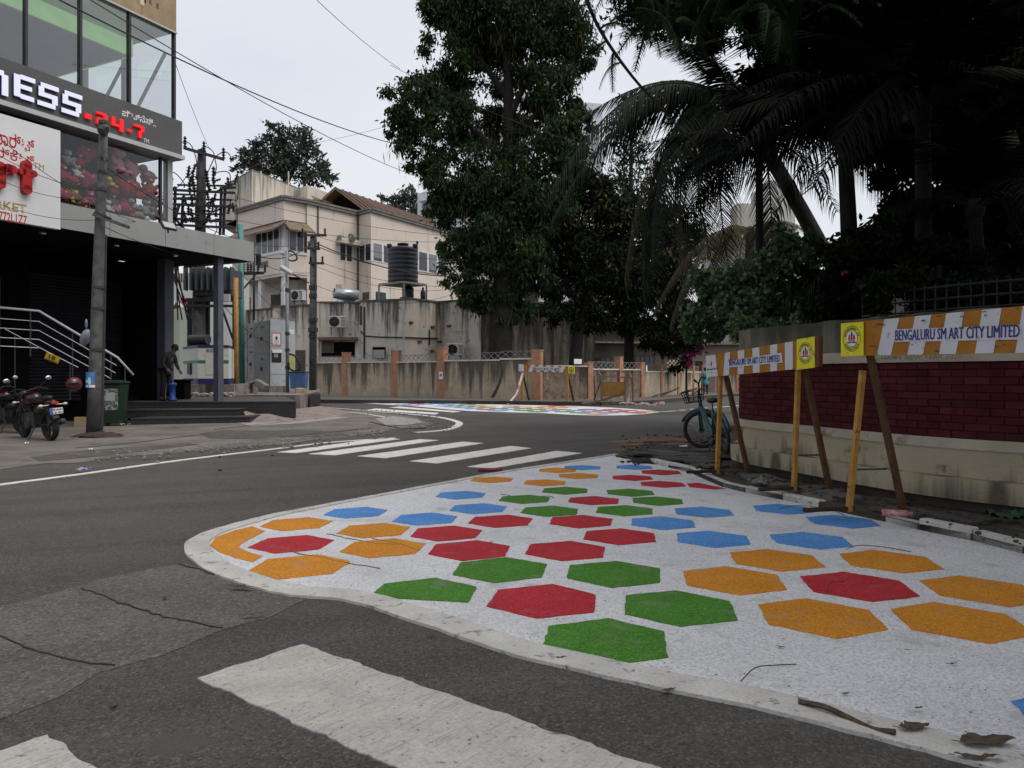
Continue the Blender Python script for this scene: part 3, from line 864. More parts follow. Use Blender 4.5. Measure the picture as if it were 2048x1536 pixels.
# floodlight on the fascia
fl = thing("floodlight", "grey rectangular floodlight on the edge of the shop canopy", "lamp")
c = P(337, 452, 19.9); fl.location = c
Mx = Matrix.Rotation(SRZ, 3, 'Z') @ Matrix.Rotation(R(-35), 3, 'X')
part("housing", MB().box((0, 0, 0), (.42, .07, .24), Mx), DARKMETAL, fl, bevel=.01)
part("lens", MB().box(Mx @ Vector((0, -.039, 0)), (.35, .006, .18), Mx), mat("frosted_lens", (.4, .4, .42), .3, .05), fl)
part("bracket", MB().bar(Mx @ Vector((0, .03, 0)), (-.12, .25, -.12), .04), DARKMETAL, fl)

# ------------------------------------------------------------------ plush toys in the display
PL = {}
for nme, c in (("red", (.33, .015, .02)), ("pink", (.5, .2, .27)), ("white", (.6, .57, .54)), ("yellow", (.58, .48, .02)), ("tan", (.32, .2, .11)), ("grey", (.26, .28, .26)),
               ("magenta", (.34, .02, .1)), ("orange", (.4, .1, .02)), ("brown", (.14, .07, .035))):
    PL[nme] = mat(nme+"_plush", tuple(v*.7 for v in c), .95, .2, 14, bump=.5, bscale=60)
def toy(nme, kind, px, py, s, label, y=.28, tilt=0.0):
    x, z = F(px, py, y)
    base = C0+SUX*x+SNY*y+Vector((0, 0, z))
    rz = SRZ+rnd.uniform(-.4, .4)
    t = thing("plush_toy", label, "plush toy", base, rz, "plush toys in the shop display")
    q = PL[nme]; lt = PL["white"]
    if kind == "bear":
        part("body", MB().ball((0, 0, s*.42), (s*.34, s*.3, s*.4)), q, t, smooth=True)
        part("head", MB().ball((0, -s*.05, s*.98), (s*.3, s*.28, s*.27)).ball((-s*.22, -s*.02, s*1.2), s*.11, 8, 5).ball((s*.22, -s*.02, s*1.2), s*.11, 8, 5), q, t, smooth=True)
        part("muzzle", MB().ball((0, -s*.29, s*.92), (s*.12, s*.1, s*.09), 8, 5), lt, t, smooth=True)
        for k in (-1, 1):
            part("arm", MB().ball((k*s*.36, -s*.1, s*.55), (s*.12, s*.12, s*.24), 8, 5, Matrix.Rotation(k*.6, 3, 'Y')), q, t, smooth=True)
            part("leg", MB().ball((k*s*.24, -s*.32, s*.16), (s*.15, s*.26, s*.15), 8, 5), q, t, smooth=True)
    elif kind == "heart":
        m = MB()
        n = 20; vs = []
        for k in range(n):
            a = 2*math.pi*k/n
            vs.append((s*.042*16*math.sin(a)**3, s*.55+s*.042*(13*math.cos(a)-5*math.cos(2*a)-2*math.cos(3*a)-math.cos(4*a))))
        f = [(a, -.02, b) for a, b in vs]; g = [(a*.62, -s*.26, s*.55+(b-s*.55)*.62) for a, b in vs]; h_ = [(a*.62, s*.2, s*.55+(b-s*.55)*.62) for a, b in vs]
        m.add(f+g+h_+[(0, -s*.3, s*.55), (0, s*.24, s*.55)], [(k, (k+1) % n, n+(k+1) % n, n+k) for k in range(n)]+[(n+k, n+(k+1) % n, 3*n) for k in range(n)]+
              [((k+1) % n, k, 2*n+k, 2*n+(k+1) % n) for k in range(n)]+[(2*n+(k+1) % n, 2*n+k, 3*n+1) for k in range(n)])
        part("cushion", m, q, t, smooth=True)
        part("ribbon", MB().ball((0, -s*.28, s*.72), (s*.1, s*.05, s*.06), 6, 4), lt, t)
    elif kind == "bag":
        part("bag", MB().lathe([(s*.18, 0), (s*.36, s*.15), (s*.34, s*.6), (s*.12, s*.8), (s*.2, s*.98), (s*.24, s)], n=12), q, t, smooth=True)
        part("bow", MB().ball((-s*.13, -s*.14, s*.8), (s*.13, s*.05, s*.08), 6, 4).ball((s*.13, -s*.14, s*.8), (s*.13, s*.05, s*.08), 6, 4), PL["magenta"], t)
    else:                                # lying pup
        part("body", MB().ball((0, 0, s*.24), (s*.5, s*.28, s*.24)), q, t, smooth=True)
        part("head", MB().ball((-s*.42, -s*.12, s*.48), (s*.24, s*.22, s*.22)).ball((-s*.5, -s*.32, s*.43), (s*.1, s*.1, s*.08), 6, 4), q, t, smooth=True)
        for k in (-1, 1): part("ear", MB().ball((-s*.42+k*s*.2, -s*.1, s*.45), (s*.07, s*.08, s*.17), 6, 4), PL["brown"], t, smooth=True)
        for k in (-.35, .25): part("leg", MB().ball((k*s, -s*.25, s*.1), (s*.12, s*.2, s*.1), 6, 4), q, t, smooth=True)
TL = [("yellow", "bear", 149, 410, .30, "yellow plush bear on the bottom shelf left of the leaning pole"),
      ("red", "heart", 128, 404, .34, "red heart cushion at the left end of the bottom shelf beside the sign board"),
      ("red", "pup", 163, 414, .42, "red plush pup lying beside the yellow bear on the bottom shelf"),
      ("white", "bear", 172, 417, .2, "small white plush bear on the bottom shelf close left of the pole"),
      ("magenta", "bear", 181, 411, .3, "magenta plush bear on the bottom shelf touching the leaning pole"),
      ("white", "bear", 217, 425, .26, "white plush bear on the bottom shelf just right of the pole"),
      ("brown", "bear", 226, 412, .26, "brown and tan plush bear above the striped pink bag"),
      ("pink", "bag", 232, 427, .36, "striped pink gift bag on the bottom shelf right of the pole"),
      ("magenta", "bag", 247, 428, .44, "tall magenta gift bag in the middle of the bottom shelf"),
      ("red", "heart", 258, 434, .3, "dark red heart cushion at the foot of the magenta bag"),
      ("grey", "pup", 268, 420, .4, "small grey plush pup behind the tan bear on the bottom shelf"),
      ("tan", "pup", 275, 438, .46, "tan plush pup lying on the bottom shelf near the right end"),
      ("grey", "bear", 292, 434, .42, "big grey green plush bear near the right end of the bottom shelf"),
      ("white", "pup", 290, 444, .3, "little white plush pup at the bottom right corner of the display"),
      ("brown", "bear", 307, 442, .5, "tall brown plush bear against the right end post"),
      ("red", "bear", 126, 362, .34, "red plush bear at the left end of the middle shelf"),
      ("white", "bear", 153, 357, .3, "white plush bear on the middle shelf left of the pole"),
      ("red", "pup", 140, 368, .46, "red plush pup on the middle shelf below the white bear"),
      ("orange", "bear", 165, 362, .24, "orange plush bear on the middle shelf left of the pole"),
      ("white", "pup", 150, 370, .22, "small white pup in front of the red pup on the middle shelf"),
      ("magenta", "heart", 181, 372, .34, "glossy magenta heart cushion on the middle shelf touching the pole"),
      ("red", "heart", 170, 376, .24, "small red heart cushion under the magenta heart"),
      ("yellow", "pup", 222, 375, .36, "yellow plush pup on the middle shelf just right of the pole"),
      ("red", "bear", 228, 390, .24, "small red plush bear under the yellow pup"),
      ("red", "heart", 249, 393, .52, "large red heart cushion with white lettering colour bow on the middle shelf"),
      ("red", "heart", 263, 392, .42, "second red heart cushion right of the large one"),
      ("red", "pup", 282, 399, .52, "long red plush pup lying on the middle shelf"),
      ("red", "bear", 299, 392, .46, "red plush bear sitting at the right end of the middle shelf"),
      ("red", "bear", 306, 406, .3, "small dark red plush bear by the right end post"),
      ("pink", "bear", 235, 352, .62, "largest pale pink plush bear on the top shelf"),
      ("pink", "heart", 264, 360, .5, "pale pink heart balloon cushion on the top shelf"),
      ("pink", "pup", 296, 358, .5, "dusty pink plush pup at the right end of the top shelf"),
      ("red", "bear", 288, 366, .26, "small red plush bear under the dusty pink pup"),
      ("white", "heart", 297, 370, .22, "little white heart cushion below the dusty pink pup"),
      ("red", "heart", 173, 325, .42, "dim red heart cushion high on the top shelf left of the pole"),
      ("red", "bear", 160, 335, .3, "dim red plush bear on the top shelf left of the pole"),
      ("grey", "bear", 136, 332, .32, "dim grey plush bear on the top shelf beside the sign board"),
      ("pink", "heart", 142, 330, .2, "tiny pink heart cushion held before the dim grey bear")]
for a in TL: toy(*a[:6])

# ------------------------------------------------------------------ steps, platform, railings
GRAN = mat("dark_granite", (.018, .018, .019), .5, .35, 30, spots=.2, spot_col=(.12, .12, .125), spot_scale=90)
GRANE = mat("granite_nosing", (.045, .045, .047), .45, .3, 30)
steps = thing("entrance_steps", "dark granite steps and platform along the corner shopfront", "steps", (-10, 21, 0))
B = Vector(steps.location)
def step(x0, x1, yf0, yf1, yb_, z0, z1, nos=True):
    q = [(x0-B.x, yf0-B.y), (x1-B.x, yf1-B.y), (x1-B.x, yb_-B.y), (x0-B.x, yb_-B.y)]
    part("step", MB().prism(q, z0, z1-.028), GRAN, steps)
    q2 = [(q[0][0]-.01, q[0][1]-.02), (q[1][0]+.02, q[1][1]-.02), q[2], q[3]]
    part("nosing", MB().prism(q2, z1-.0275, z1), GRANE, steps)
X = lambda px, Y: (px-1024)/FX*Y
step(X(262, 20.5), X(500, 21.5), 20.5, 21.5, 23, 0, .19)
step(X(253, 21.4), X(480, 22.0), 21.3, 21.9, 23, .192, .38)
q = [(X(200, 22.2)-B.x, 22.2-B.y), (X(592, 22.6)-B.x, 22.6-B.y), (X(570, 27.5)-B.x, 27.5-B.y), (X(200, 22.2)-B.x, 27.5-B.y)]
part("platform", MB().prism(q, .1, .547), GRAN, steps)
part("platform_top", MB().prism([(q[0][0], q[0][1]-.02), (q[1][0]+.02, q[1][1]-.02), q[2], q[3]], .5475, .575), mat("dusty_granite_top", (.05, .048, .046), .7, .3, 5), steps)
# stair flight rising to the left shopfront, behind the bikes
stair = thing("staircase", "dark staircase rising left behind the motorcycles to the raised shopfront", "stairs", (-13, 21, 0))
for k in range(8):
    x1 = X(245, 22.4)-k*.3
    part("step", MB().span(x1-.32-(9 if k == 7 else 0)+13, x1+13, 1.35, 4.2, 0, .74+k*.16), SHOPDARK, stair)
rail = thing("handrail", "polished steel handrail with four bars along the staircase", "handrail", P(61, 712, 19))
B = Vector(rail.location)
RAIL = mat("brushed_rail_steel", (.5, .52, .55), .3, .05, spec=.8)
ry = lambda x: 18.3+x/267*2.2
def bars(pts): return [P(x, y, ry(x))-B for x, y in pts]
part("top_rail", MB().tube(bars([(-60, 611), (0, 615), (78, 622), (235, 715), (267, 750)]), .03, 8), RAIL, rail, smooth=True)
for pts in ([(-60, 633), (0, 637), (78, 643), (233, 731)], [(-60, 652), (0, 656), (78, 661), (231, 746)], [(-60, 672), (0, 675), (78, 679), (223, 758)], [(-60, 690), (0, 692), (78, 696)]):
    part("rail_bar", MB().tube(bars(pts), .011, 6), RAIL, rail)
for x, y0, y1 in ((61, 621, 713), (145, 662, 752), (222, 708, 792), (250, 735, 822)):
    part("post", MB().tube(bars([(x, y0), (x, y1)]), .018, 6), DARKMETAL, rail)
rail2 = thing("handrail", "lower dull steel rail slanting down behind the yellow number board", "handrail", P(155, 735, 19.7))
B = Vector(rail2.location)
part("rail_bar", MB().tube(bars([(10, 658), (95, 704), (156, 735)]), .014, 6), STEEL, rail2)
part("post", MB().tube(bars([(140, 727), (140, 800)]), .014, 6), DARKMETAL, rail2)
part("post", MB().tube(bars([(30, 668), (30, 800)]), .014, 6), DARKMETAL, rail2)
yp = thing("number_board", "yellow board with black number 18 tied to the handrail", "sign", P(105, 716, 18.9))
Mr = Matrix.Rotation(R(22), 3, 'Y')
part("board", MB().box((0, 0, 0), (.36, .015, .17), Mr), mat("amber_board", (.5, .33, .01), .6, .15, 12, spots=.1), yp)
ux, uz = Mr @ Vector((1, 0, 0)), Mr @ Vector((0, 0, 1))
text_fit("lettering", "18", ux*-.09+uz*-.04+Vector((0, -.008, 0)), ux, uz, .17, .1, BLACK, yp, bold=.03)
part("line", MB().box(uz*-.065+Vector((0, -.01, 0)), (.3, .004, .016), Mr), BLACK, yp)
# ================================================================== STREET THINGS, left
OLDPOLE = mat("weathered_concrete_pole", (.09, .09, .09), .85, .3, 5, bump=.3, bscale=40, spots=.2, spot_col=(.05, .05, .05), spot_scale=7)
pole = thing("utility_pole", "leaning weathered concrete pole with a blue poster in front of the shop", "utility pole", G(187, 873, .01))
B = Vector(pole.location)
PY = B.y
pl = lambda x, y, d=0.0: P(x, y, PY+d)-B
part("shaft", MB().tube([Vector((0, 0, -.02)), pl(190, 760), pl(196, 560), pl(202, 400), pl(208, 248)], [.15, .13, .115, .1, .085], 12), OLDPOLE, pole, smooth=True)
part("conduit", MB().tube([pl(203, 870, .1), pl(207, 700, .1), pl(211, 470, .1)], .035, 6), DARKMETAL, pole)
for y in (318, 345, 380, 432, 575, 617, 700):
    c = pl(187+(873-y)*.0336, y)
    part("clamp", MB().lathe([(.135-(873-y)*.00008+.012, -.03), (.135-(873-y)*.00008+.012, .03)], c, 12), DARKMETAL, pole)
part("crossarm", MB().bar(pl(187, 429, -.15), pl(258, 455, -.15), .07), OLDPOLE, pole)
part("crossarm", MB().bar(pl(190, 424, -.16), pl(222, 438, -.16), .05), DARKMETAL, pole)
part("pole_head", MB().tube([pl(200, 258, -.1), pl(213, 262, -.1)], .1, 8).ball(pl(207, 246), (.11, .11, .1), 8, 5), DARKMETAL, pole)
part("spacer", MB().tube([pl(208, 285, -.14), pl(210, 340, -.14)], .03, 6).tube([pl(199, 272, -.14), pl(199, 338, -.14)], .02, 6), OLDPOLE, pole)
mnd = MB(); mound(mnd, B.x+.15, B.y-.05, .55, .4, .12); struct("dirt_mound", mnd, DIRT)
pc = pl(187, 760, -.17)
m = MB()
vs = []; n = 8
for k in range(n+1):
    a = R(-90-52+104*k/n)
    for z in (-.17, .17): vs.append((pl(187, 760).x+.146*math.cos(a), .146*math.sin(a), pl(187, 760).z+z))
m.add(vs, [(2*k, 2*k+2, 2*k+3, 2*k+1) for k in range(n)])
post = part("poster", m, mat("blue_poster", (.06, .2, .48), .5, .35, 5), pole)
def arc_patch(a0, a1, z0, z1, r):
    vs = []
    for k in range(5):
        a = R(a0+(a1-a0)*k/4)
        for z in (z0, z1): vs.append((pl(187, 760).x+r*math.cos(a), r*math.sin(a), pl(187, 760).z+z))
    return MB().add(vs, [(2*k, 2*k+2, 2*k+3, 2*k+1) for k in range(4)])
part("poster_band", arc_patch(-140, -100, -.15, -.12, .149), WHITE, post)
part("poster_band", arc_patch(-95, -50, -.16, -.11, .149), WHITE, post)
part("poster_figure", arc_patch(-105, -80, -.1, .05, .149), mat("pale_blue_print", (.45, .55, .65), .5, .2, 10), post)
part("poster_figure", arc_patch(-138, -100, -.06, .0, .1485), bpy.data.materials["pale_blue_print"], post)
c = P(171, 675, 17.05)
solo("plastic_bag", MB().ball(c, (.11, .1, .2), 10, 7, Matrix.Rotation(.3, 3, 'Y')).ball(c+Vector((.02, 0, .3)), (.03, .03, .12), 8, 5), mat("grey_blue_plastic", (.2, .23, .26), .4, .3, 9, bump=.8, bscale=14),
     "crumpled pale plastic bag hanging on the left of the leaning pole", "bag", base=c, smooth=True)

# ------------------------------------------------------------------ motorcycles
MRED = mat("dark_red_tank_paint", (.018, .002, .002), .25, .1, spec=.6)
MBLK = mat("gloss_black_paint", (.012, .012, .013), .3, .15, spec=.5)
def wheel(parent, c, r, ax=(0, 1, 0), w=.11, spokes=5, rim_m=None):
    c = Vector(c)
    q = Vector((0, 0, 1)).rotation_difference(Vector(ax)).to_matrix()
    wo_ = part("wheel", MB().lathe([(r*.13, -.05), (r*.13, .05)], c, 10, q), DARKMETAL, parent)
    prof = [(r*.80, -w*.38), (r*.9, -w*.5), (r*.985, -w*.3), (r, 0), (r*.985, w*.3), (r*.9, w*.5), (r*.80, w*.38), (r*.80, -w*.38)]
    m = MB(); n = 28
    vs = []; fs = []
    for k in range(n):
        a = 2*math.pi*k/n
        for rr, z in prof[:-1]: vs.append(c+q @ Vector((rr*math.cos(a), rr*math.sin(a), z)))
    L = len(prof)-1
    for k in range(n):
        for i in range(L): fs.append((k*L+i, k*L+(i+1) % L, ((k+1) % n)*L+(i+1) % L, ((k+1) % n)*L+i))
    part("tyre", m.add(vs, fs), RUBBER, wo_, smooth=True)
    m = MB()
    for k in range(spokes):
        a = 2*math.pi*k/spokes
        m.bar(c+q @ Vector((r*.1*math.cos(a), r*.1*math.sin(a), 0)), c+q @ Vector((r*.8*math.cos(a), r*.8*math.sin(a), 0)), .05 if spokes < 8 else .006, .03 if spokes < 8 else .006)
    part("spokes", m, rim_m or DARKMETAL, wo_)
    return wo_
def motorcycle(label, loc, rz, lean=0.0, plate=True):
    t = thing("motorcycle", label, "motorcycle", loc, rz, "motorcycles parked before the shop")
    t.rotation_euler = (lean, 0, rz)
    wheel(t, (0, 0, .31), .31, w=.13); wheel(t, (1.3, 0, .31), .31, w=.1)
    part("engine", MB().box((.68, 0, .42), (.42, .26, .3)).lathe([(.13, -.17), (.13, .17)], (.72, 0, .36), 12, Matrix.Rotation(R(90), 3, 'X')), DARKMETAL, t, bevel=.02)
    part("frame", MB().tube([(0, .09, .31), (.5, .09, .38), (.95, .02, .9)], .022, 6).tube([(0, -.09, .31), (.5, -.09, .38), (.95, -.02, .9)], .022, 6).tube([(.2, 0, .72), (.6, 0, .7), (.98, 0, .92)], .03, 6), BLACK, t)
    part("fuel_tank", MB().ball((.74, 0, .86), (.3, .16, .15), 14, 8).ball((.9, 0, .8), (.16, .18, .13), 10, 6), MRED, t, smooth=True)
    part("seat", MB().ball((.3, 0, .82), (.38, .14, .075), 14, 6).ball((.02, 0, .88), (.2, .11, .06), 10, 5), BLACK, t, smooth=True)
    part("side_panel", MB().ball((.3, 0, .65), (.25, .15, .12), 12, 6), MBLK, t, smooth=True)
    part("tail", MB().ball((-.08, 0, .8), (.26, .1, .07), 12, 6), MRED, t, smooth=True)
    part("tail_light", MB().box((-.33, 0, .78), (.03, .13, .05)), REDP, t, bevel=.008)
    part("mudguard", MB().tube([(.05, 0, .68), (-.2, 0, .63), (-.36, 0, .45)], [.075, .07, .06], 8), MBLK, t)
    part("fork", MB().tube([(1.3, .08, .31), (1.02, .08, .95)], .024, 8).tube([(1.3, -.08, .31), (1.02, -.08, .95)], .024, 8), DARKMETAL, t)
    part("front_mudguard", MB().tube([(1.06, 0, .56), (1.22, 0, .655), (1.4, 0, .64), (1.55, 0, .54)], [.05, .06, .06, .04], 8), MBLK, t, smooth=True)
    part("headlight", MB().ball((1.12, 0, .93), (.1, .1, .11), 12, 7), MBLK, t, smooth=True)
    part("handlebar", MB().tube([(.82, .36, 1.02), (.95, .2, 1.06), (.99, 0, 1.0), (.95, -.2, 1.06), (.82, -.36, 1.02)], .015, 6), BLACK, t)
    for k in (-1, 1):
        mi = part("mirror", MB().ball((.88, k*.4, 1.25), (.03, .075, .055), 10, 6), BLACK, t, smooth=True)
        part("mirror_glass", MB().ball((.858, k*.4, 1.25), (.012, .065, .046), 10, 6), STEEL, mi, smooth=True)
        part("mirror_stalk", MB().tube([(.93, k*.22, 1.06), (.89, k*.38, 1.21)], .008, 5), BLACK, mi)
        part("indicator", MB().tube([(-.22, k*.06, .74), (-.24, k*.2, .74)], .012, 5).ball((-.24, k*.23, .74), (.03, .05, .03), 8, 5), mat("indicator_lens", (.6, .5, .4), .2, .1) if "indicator_lens" not in bpy.data.materials else bpy.data.materials["indicator_lens"], t, smooth=True)
    part("exhaust", MB().tube([(.7, -.17, .25), (.3, -.19, .3), (-.15, -.2, .38)], [.03, .055, .06], 10), DARKMETAL, t, smooth=True)
    part("stand", MB().tube([(.45, .1, .3), (.35, .3, .02)], .016, 6), DARKMETAL, t)
    part("stand", MB().tube([(.5, -.1, .3), (.52, -.2, .02)], .016, 6), DARKMETAL, t)
    if plate:
        pl_ = part("number_plate", MB().box((-.37, 0, .62), (.012, .24, .12)), WHITE, t)
        part("plate_flash", MB().box((-.3775, .095, .62), (.003, .05, .118)), mat("plate_blue", (.03, .12, .5), .4, .05), pl_)
        text_fit("lettering", "KA01", (-.377, .06, .625), (0, -1, 0), (0, 0, 1), .17, .045, BLACK, pl_, bold=.02)
        text_fit("lettering", "HD 9990", (-.377, .06, .568), (0, -1, 0), (0, 0, 1), .17, .035, BLACK, pl_, bold=.02)
    return t
g = G(103, 881, .012)
motorcycle("dark motorcycle with red tank and white rear number plate beside the leaning pole", g, R(143), R(-5))
g = G(22, 868, .012)
motorcycle("dark motorcycle cut by the left edge of the view with red tank", g+Vector((.1, .25, 0)), R(150), R(-5), False)
hc = P(148, 768, 15.75)
hel = thing("helmet", "glossy dark red helmet hung on the right side of the parked motorcycle", "helmet", hc)
part("shell", MB().ball((0, 0, 0), (.15, .17, .15), 14, 9), mat("gloss_red_shell", (.085, .006, .009), .16, .1, spec=.7), hel, smooth=True)
part("visor", MB().ball((.02, -.045, .02), (.125, .14, .075), 12, 7), MBLK, hel, smooth=True)
# ------------------------------------------------------------------ wheelie bin
g = G(226, 851, .012)
bn = thing("wheelie_bin", "dark green wheeled bin with a torn white poster beside the steps", "bin", g, R(8))
BG = mat("dark_green_plastic", (.012, .03, .018), .5, .2)
m = MB(); a, b = .24, .31
m.add([(-a, -a, .06), (a, -a, .06), (a, a, .06), (-a, a, .06), (-b, -b, 1.1), (b, -b, 1.1), (b, b, 1.1), (-b, b, 1.1)], [(3, 2, 1, 0), (4, 5, 6, 7), (0, 1, 5, 4), (1, 2, 6, 5), (2, 3, 7, 6), (3, 0, 4, 7)])
part("body", m, BG, bn, bevel=.02)
part("lid", MB().box((0, -.02, 1.14), (.68, .7, .06)).box((0, 0, 1.18), (.55, .5, .04)), BG, bn, bevel=.02)
part("handle", MB().tube([(-.25, .36, 1.1), (.25, .36, 1.1)], .02, 6), BLACK, bn)
for k in (-1, 1): part("wheel", MB().lathe([(.1, -.03), (.1, .03)], (k*.22, .27, .1), 12, Matrix.Rotation(R(90), 3, 'Y')), RUBBER, bn)
ps = mat("torn_paper", (.34, .35, .36), .8, .12, 9, spots=.62, spot_col=(.02, .03, .025), spot_scale=16)
part("poster", MB().add([(-.12, -.2655-.0022, .42), (.22, -.2655-.0022, .42), (.23, -.305, .98), (-.13, -.305, .98)], [(0, 1, 2, 3)]), ps, bn)
part("notice", MB().add([(-.07, -.292, .66), (.15, -.292, .66), (.15, -.3045, .88), (-.07, -.3045, .88)], [(0, 1, 2, 3)]), mat("grey_paper", (.36, .37, .4), .8, .1, 30), bn)
c = G(163, 853); solo("cardboard_box", MB().box((c.x, c.y, .13), (.3, .25, .24), Matrix.Rotation(.4, 3, 'Z')), mat("cardboard", (.26, .2, .13), .9, .15), "small brown cardboard box behind the foot of the leaning pole", "box", base=c)

# ------------------------------------------------------------------ people
SKIN = mat("brown_skin", (.14, .075, .05), .6, .1)
HAIR = mat("black_hair", (.008, .007, .007), .6, .2)
def skin(name, V, E, r, m, parent, root=0, sub=1):
    me = bpy.data.meshes.new(name)
    me.from_pydata(V, E, [])
    o = bpy.data.objects.new(name, me); link(o, parent); me.materials.append(m)
    o.modifiers.new("skin", 'SKIN'); sv = me.skin_vertices[0].data
    for i, q in enumerate(r):
        sv[i].radius = (q, q) if not isinstance(q, tuple) else q
        sv[i].use_root = (i == root)
    o.modifiers["skin"].use_smooth_shade = True
    s = o.modifiers.new("sub", 'SUBSURF'); s.levels = sub; s.render_levels = sub
    return o
def person(label, loc, rz, J, cloth, trousers, legs_len="long", skirt=None, shoe=BLACK):
    """J: joints in the figure's own frame, facing -y. pelvis, chest, neck, head, and per side shoulder elbow wrist hip knee ankle toe"""
    t = thing("person", label, "person", loc, rz)
    V = []; E = []; r = []
    def add(p, rad, par=None):
        V.append(tuple(p)); r.append(rad)
        if par is not None: E.append((par, len(V)-1))
        return len(V)-1
    pe = add(J['pelvis'], .12); ch = add(J['chest'], .14, pe); nk = add(J['neck'], .055, ch); hd = add(J['head'], .085, nk); tp = add(Vector(J['head'])+Vector((0, 0, .09)), .07, hd)
    for s in ('l', 'r'):
        sh = add(J[s+'sho'], .06, ch); el = add(J[s+'elb'], .042, sh); wr = add(J[s+'wri'], .03, el)
        d = (Vector(J[s+'wri'])-Vector(J[s+'elb'])).normalized()
        pal = add(Vector(J[s+'wri'])+d*.06, .032, wr)
        sd = d.cross(Vector((0, 1, 0))); sd = sd.normalized() if sd.length > .1 else Vector((1, 0, 0))
        for k, (o_, L) in enumerate(((-.03, .07), (-.01, .085), (.01, .08), (.03, .062))):
            a = add(Vector(V[pal])+d*.03+Vector((0, o_, 0)), .009, pal); b_ = add(Vector(V[pal])+d*L+Vector((0, o_*1.1-.008, 0)), .008, a)
        th = add(Vector(V[wr])+d*.02+Vector((0, -.035, 0)), .011, wr); add(Vector(V[wr])+d*.065+Vector((0, -.06, 0)), .009, th)
        hp = add(J[s+'hip'], .085, pe); kn = add(J[s+'kne'], .055, hp); an = add(J[s+'ank'], .038, kn); add(J[s+'toe'], .03, an)
    skin("body", V, E, r, SKIN, t)
    # shirt
    V2 = []; E2 = []; r2 = []
    V, E, r = V2, E2, r2
    pe = add(Vector(J['pelvis'])+Vector((0, 0, -.04)), (.15, .14)); wa = add(Vector(J['pelvis']).lerp(Vector(J['chest']), .5), (.15, .13), pe); ch = add(J['chest'], (.18, .14), wa); nk = add(Vector(J['neck'])+Vector((0, 0, -.03)), .07, ch)
    for s in ('l', 'r'):
        sh = add(J[s+'sho'], .075, ch); el = add(J[s+'elb'], .06, sh); add(Vector(J[s+'elb']).lerp(Vector(J[s+'wri']), .85 if skirt is None else .3), .045, el)
    skin("shirt", V, E, r, cloth, t)
    V, E, r = [], [], []
    pe = add(J['pelvis'], .135)
    for s in ('l', 'r'):
        hp = add(J[s+'hip'], .1, pe); kn = add(J[s+'kne'], .075, hp); add(Vector(J[s+'kne']).lerp(Vector(J[s+'ank']), .92), .06, kn)
    skin("trousers", V, E, r, trousers, t)
    for s in ('l', 'r'):
        a, b = Vector(J[s+'ank']), Vector(J[s+'toe'])
        part("shoe", MB().ball((a*.45+b*.55)+Vector((0, 0, -.01)), (.05, .13, .05), 10, 6), shoe, t, smooth=True)
    h = Vector(J['head'])
    fd = Vector(J.get('face', (0, -1, 0)))
    part("hair", MB().ball(h-fd*.022+Vector((0, 0, .055)), (.1, .105, .105), 12, 8), HAIR, t, smooth=True)
    part("nose", MB().ball(h+fd*.1+Vector((0, 0, .02)), (.016, .022, .02), 6, 4), SKIN, t, smooth=True)
    for k in (-1, 1):
        sd = Vector((0, 0, 1)).cross(fd)*k
        part("ear", MB().ball(h+sd*.09+Vector((0, 0, .02)), (.018, .022, .032), 6, 4), SKIN, t, smooth=True)
        part("eye", MB().ball(h+fd*.085+sd*.035+Vector((0, 0, .045)), .011, 6, 4), BLACK, t, smooth=True)
    part("mouth", MB().ball(h+fd*.092+Vector((0, 0, -.035)), (.024, .012, .007), 6, 4), mat("lips", (.16, .06, .05), .5, .1) if "lips" not in bpy.data.materials else bpy.data.materials["lips"], t, smooth=True)
    if skirt is not None:
        pz = J['pelvis'][2]
        part("tunic_skirt", MB().lathe([(.235, pz-.36), (.2, pz-.2), (.165, pz), (.15, pz+.18)], (J['pelvis'][0], J['pelvis'][1], 0), 14), skirt, t, smooth=True)
    return t
g = P(331, 802, 22.75); g.z = .575
J = dict(pelvis=(0, 0, .93), chest=(.03, -.1, 1.27), neck=(.06, -.2, 1.45), head=(.08, -.29, 1.53), face=(0, -.9, -.43),
         lsho=(.2, -.14, 1.37), lelb=(.27, -.16, 1.1), lwri=(.22, -.32, .9), rsho=(-.17, -.14, 1.37), relb=(-.24, -.1, 1.1), rwri=(-.2, -.27, .9),
         lhip=(.1, 0, .88), lkne=(.12, -.06, .48), lank=(.12, .03, .08), ltoe=(.13, -.12, .04), rhip=(-.1, 0, .88), rkne=(-.12, -.04, .48), rank=(-.12, .05, .08), rtoe=(-.13, -.1, .04))
person("person in a grey jacket and black trousers stooping by the blue column under the canopy", g, R(75), J, mat("grey_jacket", (.022, .022, .024), .9, .15), mat("black_trousers", (.012, .012, .013), .9, .1))
g = P(345, 802, 22.6); g.z = .575
m = MB(); m.lathe([(.1, 0), (.13, .02), (.13, .06), (.085, .12), (.08, .42), (.12, .47), (.12, .53), (.09, .55)], g, 14)
solo("water_can", m, mat("blue_plastic", (.008, .04, .22), .35, .1, spec=.5), "bright blue plastic can standing beside the stooping person", "can", base=g, smooth=True)
for i, (px, lb) in enumerate(((264, "crumpled tan parcel on the ledge before the shutter, left one"), (297, "crumpled tan parcel on the ledge before the shutter, right one"))):
    c = P(px, 713, 24.3)
    m = MB(); m.ball(c, (.16, .12, .09), 8, 5).ball(c+Vector((.1, 0, -.02)), (.12, .1, .07), 7, 5).ball(c+Vector((-.1, .02, .06)), (.06, .06, .09), 6, 4)
    solo("parcel", m, mat("tan_sack", (.3, .23, .16), .9, .25, 12), lb, "parcel", base=c-Vector((0, 0, .09)))
c0 = P(290, 722, 24.4)
